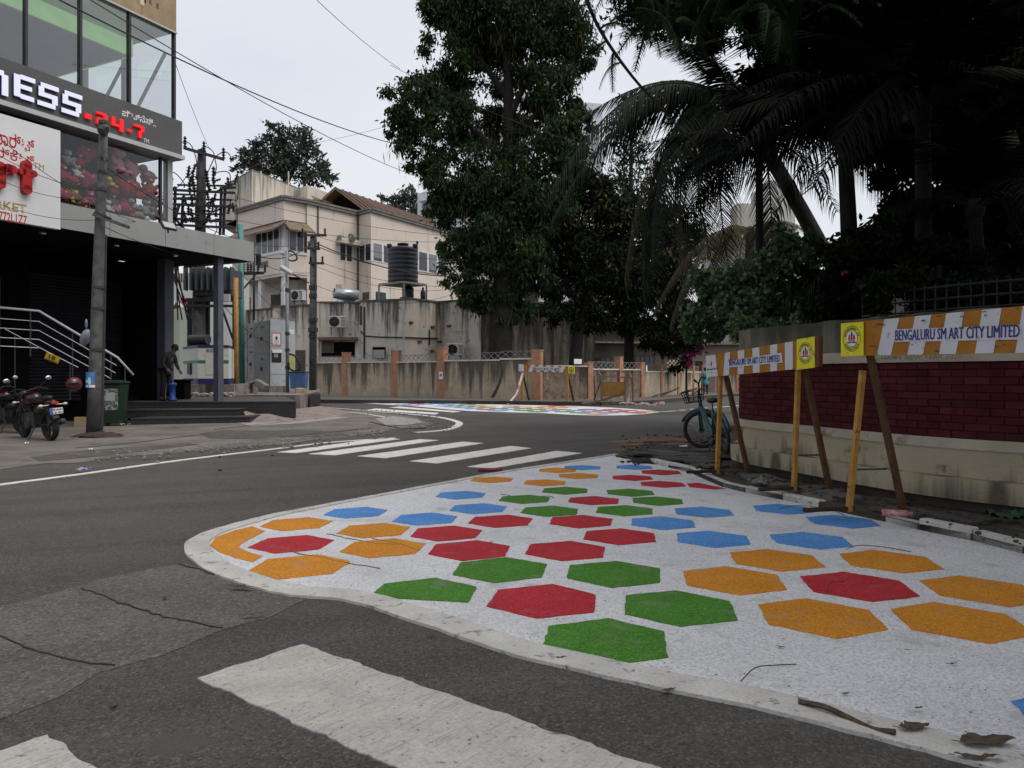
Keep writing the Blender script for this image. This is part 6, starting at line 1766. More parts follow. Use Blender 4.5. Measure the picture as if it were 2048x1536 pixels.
part("brick_band", m, BRICK, core, kind="stuff")
# handwriting on the upper band
p, d, nr = wat(arc[min(range(len(wl_)), key=lambda i: (wl_[i]-Vector((3.95, 8.05, 0))).length)])
text_fit("scribble", "HAPPY NEW YEAR 2020", p-BWB+nr*.037+Vector((0, 0, 1.505)), d, (0, 0, 1), .95, .045, mat("brown_scribble", (.12, .09, .06), .8, .2), bw, nrm_off=.0045, bold=-.012, shear=.15)
# iron grille fence on the wall
gf = thing("grille_fence", "dark iron grille fence standing on the brick wall among the leaves", "fence", (4.6, 7.6, 1.97))
B = Vector(gf.location)
m_ = BLACK
s0 = arc[min(range(len(wl_)), key=lambda i: (wl_[i]-Vector((3.8, 8.5, 0))).length)]
rails = {0: [], 1: [], 2: []}
for k in range(34):
    p, d, nr = wat(s0+k*.12)
    p = p-nr*.14
    part("bar", MB().bar(Vector((p.x, p.y, 1.95))-B, Vector((p.x, p.y, 2.26))-B, .010), m_, gf)
    for j, z in enumerate((2.0, 2.11, 2.23)): rails[j].append(Vector((p.x, p.y, z))-B)
for j in rails: part("rail", MB().tube(rails[j], .012, 5), m_, gf)
# ================================================================== BARRICADES
AMB = mat("amber_sheet_metal", (.29, .12, .01), .5, .12, 5, spots=.05, spot_col=(.12, .06, .02), spot_scale=14)
BWH = mat("barricade_white", (.48, .49, .53), .5, .06, 5, spots=.03, spot_col=(.25, .25, .25), spot_scale=12)
RUSTY = mat("rust_brown_edge", (.1, .035, .02), .7, .2, 8)
TIMD = mat("dark_amber_timber", (.085, .042, .016), .65, .3, 8, spots=.2, spot_col=(.03, .02, .015), spot_scale=10)
EMR = mat("emblem_red", (.4, .03, .03), .5, .1)
EMW = mat("emblem_white", (.6, .6, .55), .5, .05)
EMK = mat("emblem_ink", (.02, .02, .04), .5, .1)
class Board:
    """a board standing on the plan line a-b; local x along it, -y to the road"""
    def __init__(s, a, b):
        s.a, s.b = Vector((*a, 0)), Vector((*b, 0)); s.d = (s.b-s.a).normalized(); s.n = Vector((-s.d.y, s.d.x, 0)); s.L = (s.b-s.a).length
        s.rz = math.atan2(s.d.y, s.d.x)
    def xz(s, px, py):
        dx = (px-1024)/FX; t = (s.a.dot(s.n))/(dx*s.n.x+s.n.y)
        p = Vector((dx*t, t, 0)); return (p-s.a).dot(s.d), 1.35+(750-py)/FX*t
def quadpart(name, bd, pts, y, m, par):
    v = []
    for px, py in pts:
        x, z = bd.xz(px, py); v.append((x, y, z-.0))
    return part(name, MB().add(v, [(0, 1, 2, 3)]), m, par)
def emblem(par, cx, cz, rx, y):
    """ringed state crest: ring of lettering, white disc, shield, lions and two supporters"""
    def disc(name, a, b, yy, m, n=28, cx_=cx, cz_=cz):
        return part(name, MB().add([(cx_+a*math.cos(2*math.pi*k/n), yy, cz_+b*math.sin(2*math.pi*k/n)) for k in range(n)], [tuple(range(n))]), m, par)
    def ring(name, r0, r1, yy, m, n=36):
        v = []
        for k in range(n):
            a = 2*math.pi*k/n
            v += [(cx+r0*math.cos(a), yy, cz+r0*math.sin(a)), (cx+r1*math.cos(a), yy, cz+r1*math.sin(a))]
        return part(name, MB().add(v, [(2*k, 2*k+1, (2*k+3) % (2*n), (2*k+2) % (2*n)) for k in range(n)]), m, par)
    ring("emblem_ring", rx*.95, rx, y, EMK); ring("emblem_ring", rx*.62, rx*.66, y, EMK)
    disc("emblem_disc", rx*.62, rx*.62, y-.001, EMW)
    disc("emblem_shield", rx*.13, rx*.2, y-.002, EMR, 12); disc("emblem_lion", rx*.1, rx*.22, y-.002, EMK, 10, cx, cz+rx*.34)
    for k in (-1, 1):
        disc("emblem_supporter", rx*.12, rx*.2, y-.002, EMR, 10, cx+k*rx*.28, cz+rx*.02); disc("emblem_supporter", rx*.08, rx*.12, y-.0025, EMK, 10, cx+k*rx*.24, cz+rx*.2)
        disc("emblem_scroll", rx*.28, rx*.06, y-.002, EMK, 10, cx+k*rx*.26, cz-rx*.3)
    disc("emblem_scroll", rx*.34, rx*.09, y-.0025, mat("emblem_grey", (.2, .25, .22), .5, .1) if "emblem_grey" not in bpy.data.materials else bpy.data.materials["emblem_grey"], 12, cx, cz-rx*.22)
    def letters(txt, a0, a1, flip):
        mm = MB()
        out_v = []; out_f = []
        for i, ch in enumerate(txt):
            if ch == ' ': continue
            me = text_mesh(ch, 1, .03)
            n = len(me.vertices); co = np.empty(n*3); me.vertices.foreach_get("co", co); co = co.reshape(-1, 3)
            if n == 0: continue
            co = (co-[(co[:, 0].max()+co[:, 0].min())/2, .36, 0])*rx*.24
            a = R(lerp(a0, a1, i/(len(txt)-1)))
            up = Vector((math.cos(a), 0, math.sin(a)))*(-1 if flip else 1)
            rt = Vector((up.z, 0, -up.x))
            c = Vector((cx+rx*.8*math.cos(a), y-.001, cz+rx*.8*math.sin(a)))
            mm.add([c+rt*v[0]+up*v[1] for v in co], [tuple(p_.vertices) for p_ in me.polygons])
            bpy.data.meshes.remove(me)
        part("emblem_lettering", mm, EMK, par)
    letters("GOVERNMENT OF", 165, 15, False); letters("KARNATAKA", 215, 325, True)
def trestle(t, bd, x, ztop, foot_out=.42, back=.42, zf=.1, cross=True, rake=.03):
    """one A-frame leg: upright, raking back leg, foot bar towards the road, tie"""
    part("upright", MB().bar((x, .0, zf), (x+rake, .035, ztop-(.14 if rake > .1 else 0)), .045, .045), WOODPAINT, t)
    part("back_leg", MB().bar((x+.05, back, zf), (x+.03+rake, .075, ztop+.05), .05, .05), TIMD, t)
    part("foot_bar", MB().bar((x, .05, zf+.025), (x-.02, -foot_out, zf+.025), .045, .035), mat("soiled_timber", (.035, .022, .014), .9, .3, 9) if "soiled_timber" not in bpy.data.materials else bpy.data.materials["soiled_timber"], t)
    if cross: part("tie", MB().bar((x+.01, .04, zf+.38), (x+.04, back*.68, zf+.38), .02, .015), DARKMETAL, t)
bd1 = Board((2.60, 9.8), (3.10, 8.12))
b1 = thing("barricade", "near road barricade with upright white stripes and yellow crest plate at its right end", "barricade", (2.60, 9.8, 0), bd1.rz, "striped barricades at the corner")
def bpart(bd, px0, px1, top, bot, y, th, m, par, name="board"):
    (x0, zt0), (x1, zt1) = bd.xz(px0, top[0]), bd.xz(px1, top[1]); (_, zb0), (_, zb1) = bd.xz(px0, bot[0]), bd.xz(px1, bot[1])
    v = [(x0, y, zb0), (x1, y, zb1), (x1, y, zt1), (x0, y, zt0), (x0, y+th, zb0), (x1, y+th, zb1), (x1, y+th, zt1), (x0, y+th, zt0)]
    return part(name, MB().add(v, [(0, 1, 2, 3), (7, 6, 5, 4), (0, 4, 5, 1), (1, 5, 6, 2), (2, 6, 7, 3), (3, 7, 4, 0)]), m, par)
T1 = lambda px: lerp(712, 673, (px-1414)/(1643-1414)); B1 = lambda px: lerp(755, 734, (px-1414)/(1643-1414))
bo = bpart(bd1, 1414, 1637, (T1(1414), T1(1637)), (B1(1414), B1(1637)), -.012, .02, AMB, b1)
def stripe(bd, T, Bm, xt0, xt1, xb0, xb1, y, m, par, name="stripe"):
    return quadpart(name, bd, [(xb0, Bm(xb0)-.4), (xb1, Bm(xb1)-.4), (xt1, T(xt1)+.4), (xt0, T(xt0)+.4)], y, m, par)
stripe(bd1, T1, B1, 1414, 1433, 1414.5, 1438, -.016, BWH, bo, "logo_plate")
for xt0, xt1, xb0, xb1 in ((1452, 1462.5, 1448.5, 1460), (1478, 1491, 1477.5, 1489.5), (1507, 1521, 1508, 1521.5), (1542.5, 1557, 1543, 1556.5), (1572, 1588, 1572.5, 1588)):
    stripe(bd1, T1, B1, xt0, xt1, xb0, xb1, -.016, BWH, bo)
quadpart("text_plate", bd1, [(1461, 735), (1568, 725), (1566, 705.5), (1460, 721)], -.019, BWH, bo)
(xa, za), (xb, zb2) = bd1.xz(1461.5, 732.5), bd1.xz(1562, 724)
dz = (zb2-za)/(xb-xa); ux = Vector((1, 0, dz))
text_fit("lettering", "BENGALURU SM ART CITY LIMITED", (xa, -.019, za+.005), ux, (-dz, 0, 1), (xb-xa)*math.sqrt(1+dz*dz), .075, NAVY, bo, nrm_off=.003, faux=.005)
x0, z0 = bd1.xz(1416.5, 741.5); x1, z1 = bd1.xz(1436, 736)
text_fit("logo_lettering", "bengaluru", (x0, -.016, z0), (1, 0, .05), (0, 0, 1), x1-x0, .03, EMK, bo, nrm_off=.003, bold=.02)
x0, z0 = bd1.xz(1421, 746.5); x1, _ = bd1.xz(1430.5, 736)
text_fit("logo_lettering", "smart city", (x0, -.016, z0), (1, 0, .05), (0, 0, 1), x1-x0, .012, EMK, bo, nrm_off=.003)
cx_, cz_ = bd1.xz(1425.3, 727.5)
part("logo_flame", MB().add([(cx_, -.0195, cz_-.03), (cx_+.02, -.0195, cz_), (cx_, -.0195, cz_+.04), (cx_-.02, -.0195, cz_)], [(0, 1, 2, 3)]), EMR, bo)
yb1 = bpart(bd1, 1598, 1634, (679, 673), (740, 735), -.03, .01, YELLOW, b1, "crest_plate")
(x0, z0), (x1, z1) = bd1.xz(1599, 708), bd1.xz(1633, 705.5)
emblem(yb1, (x0+x1)/2, (z0+z1)/2+.003, .112, -.0315)
bpart(bd1, 1634.5, 1643, (673.5, 673), (736, 733), -.03, .045, RUSTY, b1, "end_board")
trestle(b1, bd1, .05, 1.36); trestle(b1, bd1, bd1.L-.17, 1.45)
bd2 = Board((3.09, 7.05), (3.80, 4.335))
b2 = thing("barricade", "nearest road barricade with slanting white stripes and yellow crest plate at its left end", "barricade", (3.09, 7.05, 0), bd2.rz, "striped barricades at the corner")
T2 = lambda px: lerp(646, 612, (px-1690)/(2048-1690)); B2 = lambda px: lerp(712, 706, (px-1690)/(2048-1690))
bo = bpart(bd2, 1712, 2330, (T2(1712), T2(2330)), (B2(1712), B2(2330)), -.012, .02, AMB, b2)
for xb0, xb1 in ((1757, 1785), (1818, 1849), (1881, 1915), (1953, 1990), (2034, 2075), (2125, 2170), (2225, 2275)):
    stripe(bd2, T2, B2, xb0+15, xb1+17, xb0, xb1, -.016, BWH, bo)
quadpart("text_plate", bd2, [(1793, 684), (2046, 679), (2046, 650), (1793, 659)], -.019, BWH, bo)
(xa, za), (xb, zb2) = bd2.xz(1794, 681.5), bd2.xz(2043, 674)
dz = (zb2-za)/(xb-xa); ux = Vector((1, 0, dz))
text_fit("lettering", "BENGALURU SM ART CITY LIMITED", (xa, -.019, za), ux, (-dz, 0, 1), (xb-xa)*math.sqrt(1+dz*dz), .088, NAVY, bo, nrm_off=.003, faux=.005)
yb2 = bpart(bd2, 1688, 1732.5, (647, 644), (713, 711), -.034, .012, YELLOW, b2, "crest_plate")
(x0, z0), (x1, z1) = bd2.xz(1689, 680), bd2.xz(1732, 678)
emblem(yb2, (x0+x1)/2, (z0+z1)/2+.008, .118, -.0355)
rs = random.Random(5)
for k in range(16):                       # scuffs and peeled patches
    px = rs.uniform(1735, 2046); py = rs.choice((rs.uniform(T2(px)+3, T2(px)+12), rs.uniform(B2(px)-20, B2(px)-5))); s = rs.uniform(1.5, 6)
    quadpart("scuff", bd2, [(px-s, py+rs.uniform(.5, 2)), (px+s*.7, py+rs.uniform(.2, 2)), (px+s, py-rs.uniform(.3, 2)), (px-s*.6, py-rs.uniform(.3, 2))], -.0225-.0003*k, TIMD if k % 3 else RUSTY, bo)
trestle(b2, bd2, .02, 1.53, .46, .55, rake=.14)
trestle(b2, bd2, bd2.L-.15, 1.53, .46, .55)
# far barricade against the compound wall
bd3 = Board(tuple(P(1037, 0, 36.0)[:2]), tuple(P(1151, 0, 34.6)[:2]))
b3 = thing("barricade", "far small barricade with slanting white stripes before the compound wall across the road", "barricade", bd3.a, bd3.rz, "striped barricades at the corner")
T3 = lambda px: lerp(728, 733, (px-1038)/113); B3 = lambda px: lerp(743, 746, (px-1038)/113)
bo = bpart(bd3, 1038, 1138, (T3(1038), T3(1138)), (B3(1038), B3(1138)), -.03, .05, AMB, b3)
stripe(bd3, T3, B3, 1038, 1048, 1038, 1049, -.04, BWH, bo, "logo_plate")
for xb0 in (1057, 1073, 1088, 1103, 1118): stripe(bd3, T3, B3, xb0+6, xb0+14, xb0, xb0+8, -.04, BWH, bo)
quadpart("text_plate", bd3, [(1066, 740), (1122, 742.5), (1122, 735), (1066, 733)], -.05, BWH, bo)
(xa, za), (xb, zb2) = bd3.xz(1067, 739.3), bd3.xz(1121, 741.6)
dz = (zb2-za)/(xb-xa)
text_fit("lettering", "BENGALURU SM ART CITY LIMITED", (xa, -.05, za), (1, 0, dz), (-dz, 0, 1), xb-xa, .12, NAVY, bo, nrm_off=.008, bold=.01, res=1)
y3 = bpart(bd3, 1137, 1150, (733, 733.5), (746.5, 747.5), -.05, .03, YELLOW, b3, "crest_plate")
(x0, z0) = bd3.xz(1143.5, 740)
m = MB(); n = 18; v = []
for k in range(n):
    a = 2*math.pi*k/n; v += [(x0+.1*math.cos(a), -.058, z0+.1*math.sin(a)), (x0+.125*math.cos(a), -.058, z0+.125*math.sin(a))]
part("crest_ring", m.add(v, [(2*k, 2*k+1, (2*k+3) % (2*n), (2*k+2) % (2*n)) for k in range(n)]), EMK, y3)
part("crest_figure", MB().add([(x0-.06, -.058, z0-.05), (x0+.06, -.058, z0-.05), (x0, -.058, z0+.07)], [(0, 1, 2)]), EMK, y3)
for x in (.2, bd3.L-.4):
    part("upright", MB().bar((x, 0, .05), (x, 0, 1.45), .08), WOODPAINT, b3); part("back_leg", MB().bar((x, .7, .15), (x, .05, 1.45), .08), TIMD, b3)
t_ = P(1045, 745, 35.7)
m = MB(); pts = smoothed([P(1046, 745, 35.8), P(1040, 765, 35.6), P(1034, 785, 35.4), P(1024, 799, 35.1), P(1016, 808, 34.8)], 4)
vs = []
for p in pts: vs += [p+Vector((-.05, 0, 0)), p+Vector((.05, .03, 0))]
m.add(vs, [(2*i, 2*i+1, 2*i+3, 2*i+2) for i in range(len(pts)-1)])
TAPE = mat("red_white_tape", (.5, .42, .42), .6, .2, 3, spots=.35, spot_col=(.35, .05, .05), spot_scale=6)
solo("barrier_tape", m, TAPE, "strip of red and white tape trailing from the left end of the far barricade", "tape", base=P(1016, 808, 34.8))
m = MB()
pts = [P(x, y, 34.3-.02*(x-1230)) for x, y in ((1225, 811), (1240, 807), (1255, 812), (1275, 811), (1290, 808.5), (1310, 811), (1330, 809))]
pts = [Vector((p.x, p.y, .03+rnd.uniform(0, .1))) for p in smoothed(pts, 3)]
vs = []
for p in pts: vs += [p, p+Vector((0, .05, rnd.uniform(.03, .12)))]
solo("barrier_tape", m.add(vs, [(2*i, 2*i+1, 2*i+3, 2*i+2) for i in range(len(pts)-1)]), TAPE, "crumpled red and white tape lying along the far kerb", "tape", base=pts[0])
# open steel frame barricade
ft = thing("frame_barricade", "open steel frame barricade with a dull amber panel before the compound wall", "barricade", P(1235, 805, 34.5))
B = Vector(ft.location); B.z = 0; ft.location = B
q = lambda x, y, d=0.0: P(x, y, 34.5+d)-B
RM = mat("rusty_frame_steel", (.13, .09, .055), .7, .25, 6)
for x in (1203, 1250): part("post", MB().bar(q(x, 811), q(x, 752), .07), RM, ft)
for x in (1188, 1264): part("post", MB().bar(q(x+2, 808, .8), q(x, 752 if x > 1200 else 752, .6), .06), RM, ft)
part("panel", MB().span(q(1204, 0).x, q(1249, 0).x, -.02, .02, q(0, 793).z, q(0, 764).z), mat("dull_amber_panel", (.2, .1, .02), .6, .2, 4), ft)
part("rail", MB().bar(q(1200, 753), q(1264, 755), .06).bar(q(1195, 740, .9), q(1258, 745, .9), .05).bar(q(1203, 753), q(1195, 740, .9), .05).bar(q(1264, 755), q(1258, 745, .9), .05), RM, ft)
part("brace", MB().bar(q(1188, 800, .6), q(1203, 758), .04).bar(q(1230, 808, -.4), q(1218, 795), .04), RM, ft)
vs = [q(1252, 812, -.3), q(1262, 782, -.2), q(1260, 783, -.2), q(1258, 806, -.4)]
part("loose_tape", MB().add(vs, [(0, 3, 1, 2)]), TAPE, ft)
for k, (x, y, l) in enumerate(((1215, 809, 1.4), (1190, 806, 1.1), (1330, 793, 1.3), (1340, 791, .9), (1378, 788, 1.0), (1396, 787, .8))):
    p = G(x, y+3, .15)
    solo("timber_scrap", MB().bar(p+Vector((-l/2, rnd.uniform(-.4, .4), .05)), p+Vector((l/2, rnd.uniform(-.4, .4), rnd.uniform(.1, .6))), .07), mat("grey_scrap_timber", (.1, .085, .07), .9, .3, 6) if k == 0 else bpy.data.materials["grey_scrap_timber"],
         ("grey timber scrap lying under the open frame barricade", "short timber scrap left of the open frame barricade", "long timber scrap on the far footpath by the terracotta pillars", "raised timber scrap beside the long one at the pillars", "dark branch on the far footpath near the standing person", "second dark branch at the feet of the standing person")[k], "timber", base=p)
# ================================================================== BICYCLE
TEAL = mat("teal_bicycle_paint", (.013, .075, .083), .4, .12, 6, spec=.5)
A_, F_ = Vector((3.48, 12.5, .05)), Vector((3.40, 13.5, .04))
bi = thing("bicycle", "teal step through bicycle with black front basket leaning beside the brick wall end", "bicycle", A_)
dh = (F_-A_); rzb = math.atan2(dh.y, dh.x); WBs = dh.length
bi.rotation_euler = (R(-9), 0, rzb)      # +x ahead, leaning to the road side
rr = .335
def bike_wheel(c, ax):
    wo_ = wheel(bi, c, rr, ax, w=.045, spokes=18, rim_m=STEEL)
    q_ = Vector((0, 0, 1)).rotation_difference(Vector(ax)).to_matrix()
    m = MB(); m.tube([Vector(c)+q_ @ Vector((rr*.86*math.cos(a), rr*.86*math.sin(a), 0)) for a in np.linspace(0, 2*math.pi, 29)], .014, 6, cap=False)
    part("rim", m, DARKMETAL, wo_)
bike_wheel((0, 0, rr), (0, 1, 0))
st_ = R(55)                               # front wheel swung round
ax = (math.sin(st_)*-1, math.cos(st_), 0)
fc = Vector((WBs, 0, rr)); bike_wheel(tuple(fc), ax)
hd = fc+Vector((-.14, 0, .42))
axv = Vector(ax)
part("fork", MB().tube([fc+axv*.06, fc+axv*.06+Vector((-.04, 0, .36)), hd], .018, 8).tube([fc-axv*.06, fc-axv*.06+Vector((-.04, 0, .36)), hd], .018, 8), TEAL, bi, smooth=True)
bb_ = Vector((.42, 0, .27)); stp = Vector((.27, 0, .72))
part("frame", MB().tube([hd+Vector((.02, 0, -.05)), hd+Vector((-.03, 0, .14))], .034, 10).tube(smoothed([hd, Vector((.66, 0, .5)), bb_+Vector((.05, 0, .05)), bb_], 4), .045, 10).tube([bb_, stp], .028, 10).tube([bb_, (0, .06, rr)], .018, 8).tube([bb_, (0, -.06, rr)], .018, 8)
     .tube([stp+Vector((0, 0, -.08)), (0, .06, rr)], .014, 8).tube([stp+Vector((0, 0, -.08)), (0, -.06, rr)], .014, 8), TEAL, bi, smooth=True)
part("rear_mudguard", MB().tube([(rr*1.1*math.cos(R(a)), 0, rr+rr*1.1*math.sin(R(a))) for a in range(20, 185, 15)], .035, 6), TEAL, bi, smooth=True)
part("front_mudguard", MB().tube([fc+Vector((math.cos(st_), math.sin(st_), 0))*(rr*1.1*math.cos(R(a)))+Vector((0, 0, rr*1.1*math.sin(R(a)))) for a in range(30, 160, 15)], .03, 6), TEAL, bi, smooth=True)
part("seat_post", MB().tube([stp, stp+Vector((-.04, 0, .14))], .014, 8), STEEL, bi)
part("saddle", MB().ball(stp+Vector((-.09, 0, .17)), (.13, .1, .045), 12, 6).ball(stp+Vector((.06, 0, .165)), (.12, .045, .035), 10, 5), BLACK, bi, smooth=True)
hs_ = hd+Vector((-.07, 0, .42))
part("handlebar", MB().tube([hd+Vector((-.03, 0, .14)), hs_], .016, 8).tube(smoothed([hs_+axv*.32+Vector((-.16, 0, .06)), hs_+axv*.2+Vector((-.02, 0, .08)), hs_, hs_-axv*.2+Vector((-.02, 0, .08)), hs_-axv*.32+Vector((-.16, 0, .06))], 4), .013, 8), BLACK, bi, smooth=True)
part("grip", MB().tube([hs_+axv*.32+Vector((-.16, 0, .06)), hs_+axv*.26+Vector((-.08, 0, .07))], .02, 8).tube([hs_-axv*.32+Vector((-.16, 0, .06)), hs_-axv*.26+Vector((-.08, 0, .07))], .02, 8), BLACK, bi)
fx = Vector((math.cos(st_), math.sin(st_), 0))
m = MB(); bc = hd+fx*.1+Vector((0, 0, .2))
for lvl, s in ((-.1, .78), (0, .9), (.1, 1)):
    c = [bc+fx*(i*.15*s)+axv*(j*.19*s)+Vector((0, 0, lvl)) for i, j in ((-1, -1), (1, -1), (1, 1), (-1, 1))]
    for k in range(4): m.bar(c[k], c[(k+1) % 4], .012)
for i in (-1, -.33, .33, 1):
    for j in (-1, 1):
        m.bar(bc+fx*(i*.15*.78)+axv*(j*.19*.78)+Vector((0, 0, -.1)), bc+fx*(i*.15)+axv*(j*.19)+Vector((0, 0, .1)), .01)
        m.bar(bc+axv*(i*.19*.78)+fx*(j*.15*.78)+Vector((0, 0, -.1)), bc+axv*(i*.19)+fx*(j*.15)+Vector((0, 0, .1)), .01)
    m.bar(bc+fx*(i*.15*.78)+axv*(-.19*.78)+Vector((0, 0, -.1)), bc+fx*(i*.15*.78)+axv*(.19*.78)+Vector((0, 0, -.1)), .01)
part("basket", m, BLACK, bi)
part("chain_case", MB().box((.22, -.05, .29), (.5, .02, .1)), BLACK, bi, bevel=.01)
part("lock_box", MB().box((.05, 0, .62), (.1, .12, .1)), BLACK, bi, bevel=.01)
for k in (-1, 1):
    part("crank", MB().bar(bb_+Vector((0, k*.07, 0)), bb_+Vector((k*.13, k*.08, -.09)), .016), DARKMETAL, bi)
    part("pedal", MB().box(bb_+Vector((k*.13, k*.13, -.09)), (.09, .09, .025)), BLACK, bi)
part("kick_stand", MB().tube([(.3, .05, .26), (.22, .2, .03)], .012, 6), DARKMETAL, bi)
# ================================================================== far person
g = P(1411, 788, 48); g.z = .15
J = dict(pelvis=(0, 0, .92), chest=(0, -.03, 1.26), neck=(0, -.05, 1.43), head=(0, -.07, 1.53), lsho=(.17, -.03, 1.36), lelb=(.22, -.16, 1.12), lwri=(.08, -.3, 1.1), rsho=(-.17, -.03, 1.36), relb=(-.22, -.16, 1.14), rwri=(-.1, -.3, 1.16),
         lhip=(.09, 0, .87), lkne=(.1, -.03, .48), lank=(.1, .03, .08), ltoe=(.1, -.12, .04), rhip=(-.09, 0, .87), rkne=(-.1, -.02, .48), rank=(-.1, .05, .08), rtoe=(-.11, -.1, .04))
TK = mat("teal_tunic", (.05, .24, .27), .85, .2, 5, spots=.1, spot_col=(.2, .35, .35), spot_scale=14)
pr = person("person in a teal tunic and dark trousers standing with back turned by the far gate", g, R(170), J, TK, mat("dark_trousers", (.02, .02, .022), .9, .1), skirt=TK)
part("shawl", MB().add([(.17, .1, 1.4), (.32, .06, 1.3), (.36, .02, .85), (.2, .08, .75)], [(0, 1, 2, 3)]), mat("pale_teal_shawl", (.16, .3, .3), .9, .15), pr)
# ================================================================== TREES
def leafmat(name, col, rough=.5, isl=.6, trans=.12, col2=None, spec=.07):
    m = mat(name, col, rough, .3, .8, island=isl, spec=spec, col2=col2)
    t = m.node_tree
    b = t.nodes["Principled BSDF"]; o = t.nodes["Material Output"]
    tr = t.nodes.new("ShaderNodeBsdfTranslucent"); mx = t.nodes.new("ShaderNodeMixShader"); mx.inputs[0].default_value = trans
    t.links.new(b.inputs["Base Color"].links[0].from_socket, tr.inputs[0])
    t.links.new(b.outputs[0], mx.inputs[1]); t.links.new(tr.outputs[0], mx.inputs[2]); t.links.new(mx.outputs[0], o.inputs[0])
    return m
BARK = mat("dark_bark", (.018, .015, .013), .95, .35, 4, bump=.8, bscale=20)
BARKP = mat("grey_palm_bark", (.03, .028, .026), .95, .3, 5, bump=.6, bscale=25)
LF_BIG = leafmat("big_tree_leaf", (.019, .034, .013), .6)
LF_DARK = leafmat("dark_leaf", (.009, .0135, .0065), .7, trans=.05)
LF_FAR = leafmat("far_leaf", (.05, .062, .05), isl=.4)
LF_BUSH = leafmat("bush_leaf", (.062, .105, .045), trans=.2, spec=.3)
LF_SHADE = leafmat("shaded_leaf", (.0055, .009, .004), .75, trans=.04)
LF_FEATH = leafmat("feathery_leaf", (.010, .022, .007), trans=.12)
LF_BROWN = leafmat("brown_leaf", (.055, .045, .022), trans=.05)
PALM = leafmat("palm_leaf", (.010, .0155, .010), .75, trans=.06)
PALMD = leafmat("dry_palm_leaf", (.042, .038, .021), .75, trans=.08)
PALMK = leafmat("dark_palm_leaf", (.0045, .006, .0045), .75, trans=.03)
def np_mesh(name, V, Fq, m):
    me = bpy.data.meshes.new(name)
    n, k = Fq.shape
    me.vertices.add(len(V)); me.vertices.foreach_set("co", V.astype(np.float32).ravel())
    me.loops.add(n*k); me.loops.foreach_set("vertex_index", Fq.astype(np.int32).ravel())
    me.polygons.add(n); me.polygons.foreach_set("loop_start", np.arange(n, dtype=np.int32)*k); me.polygons.foreach_set("loop_total", np.full(n, k, dtype=np.int32))
    me.update(calc_edges=True)
    me.materials.append(m)
    return me
def leaf_arrays(C, L, W, droop=.5, out=None):
    N = len(C)
    d = rng.normal(size=(N, 3)); d[:, 2] -= droop*1.6
    if out is not None: d += out*.9
    d /= np.linalg.norm(d, axis=1, keepdims=True)
    s = np.cross(d, rng.normal(size=(N, 3))); s /= np.linalg.norm(s, axis=1, keepdims=True)
    n = np.cross(d, s)
    l = L*rng.uniform(.6, 1.25, (N, 1)); w_ = W*rng.uniform(.7, 1.2, (N, 1))
    a = C; b = C+d*l*.45+s*w_/2+n*w_*.15; c = C+d*l; e = C+d*l*.45-s*w_/2+n*w_*.15
    V = np.stack([a, b, c, e], 1).reshape(-1, 3)
    Fq = np.arange(4*N).reshape(-1, 4)
    return V, Fq
def clump_pts(cl, dens, Y, dep=.9, sub=.24, k_per=16):
    """cl: (px,py,radius px[,dY]) -> leaf positions: twig-sized groups spread through each clump's volume"""
    out = []
    for c in cl:
        ctr = np.array(P(c[0], c[1], Y+(c[3] if len(c) > 3 else 0))); r = c[2]*Y/FX
        K = max(4, int(k_per*(r**1.2)*.55))
        u = rng.normal(size=(K, 3)); u /= np.linalg.norm(u, axis=1, keepdims=True)
        rad = rng.uniform(.25, 1, (K, 1))**.5
        g = ctr+u*rad*np.array([r, r*dep, r*.92])
        n = max(3, int(dens*c[2]**2/K/100))
        p = g[:, None, :]+rng.normal(size=(K, n, 3))*np.array([1, 1, .75])*r*sub*rng.uniform(.5, 1.1, (K, 1, 1))
        out.append(p.reshape(-1, 3))
    return np.concatenate(out)
def crown(name, pts, L, W, m, parent, droop=.5, base=(0, 0, 0)):
    V, Fq = leaf_arrays(pts-np.array(base), L, W, droop)
    return part(name, np_mesh(name, V, Fq, m), m, parent)
def limb(pts, r0, r1, m=BARK, parent=None, name="limb", B=Vector((0, 0, 0)), n=8):
    q = smoothed([p-B for p in pts], 4)
    return part(name, MB().tube(q, [lerp(r0, r1, k/(len(q)-1)) for k in range(len(q))], n), m, parent, smooth=True)
# --- the big tree
YB = 41.0
base = P(1000, 790, YB); base.z = 0
bt = thing("tree", "tall dark evergreen tree with drooping leaves rising above the compound wall", "tree", base)
q = lambda x, y, d=0.0: P(x, y, YB+d)
limb([base, q(1000, 720), q(1003, 620), q(1012, 500)], .75, .5, parent=bt, name="trunk", B=base, n=12)
limb([q(1012, 500), q(1018, 380), q(1018, 250), q(1015, 120), q(1010, -40)], .5, .14, parent=bt, B=base)
limb([P(985, 790, YB-.3), q(990, 700), q(1020, 590), q(1060, 470)], .4, .2, parent=bt, B=base)
for pts in ([q(1016, 330), q(960, 270), q(880, 210), q(810, 190)], [q(1018, 200), q(960, 120), q(900, 60)], [q(1018, 300), q(1080, 220), q(1140, 180)], [q(1015, 420), q(940, 370), q(870, 340)], [q(1018, 240), q(1070, 120), q(1110, 30)], [q(1012, 480), q(960, 440), q(920, 420)], [q(1016, 400), q(1080, 350), q(1130, 330)]):
    limb(pts, .22, .06, parent=bt, B=base, n=6)
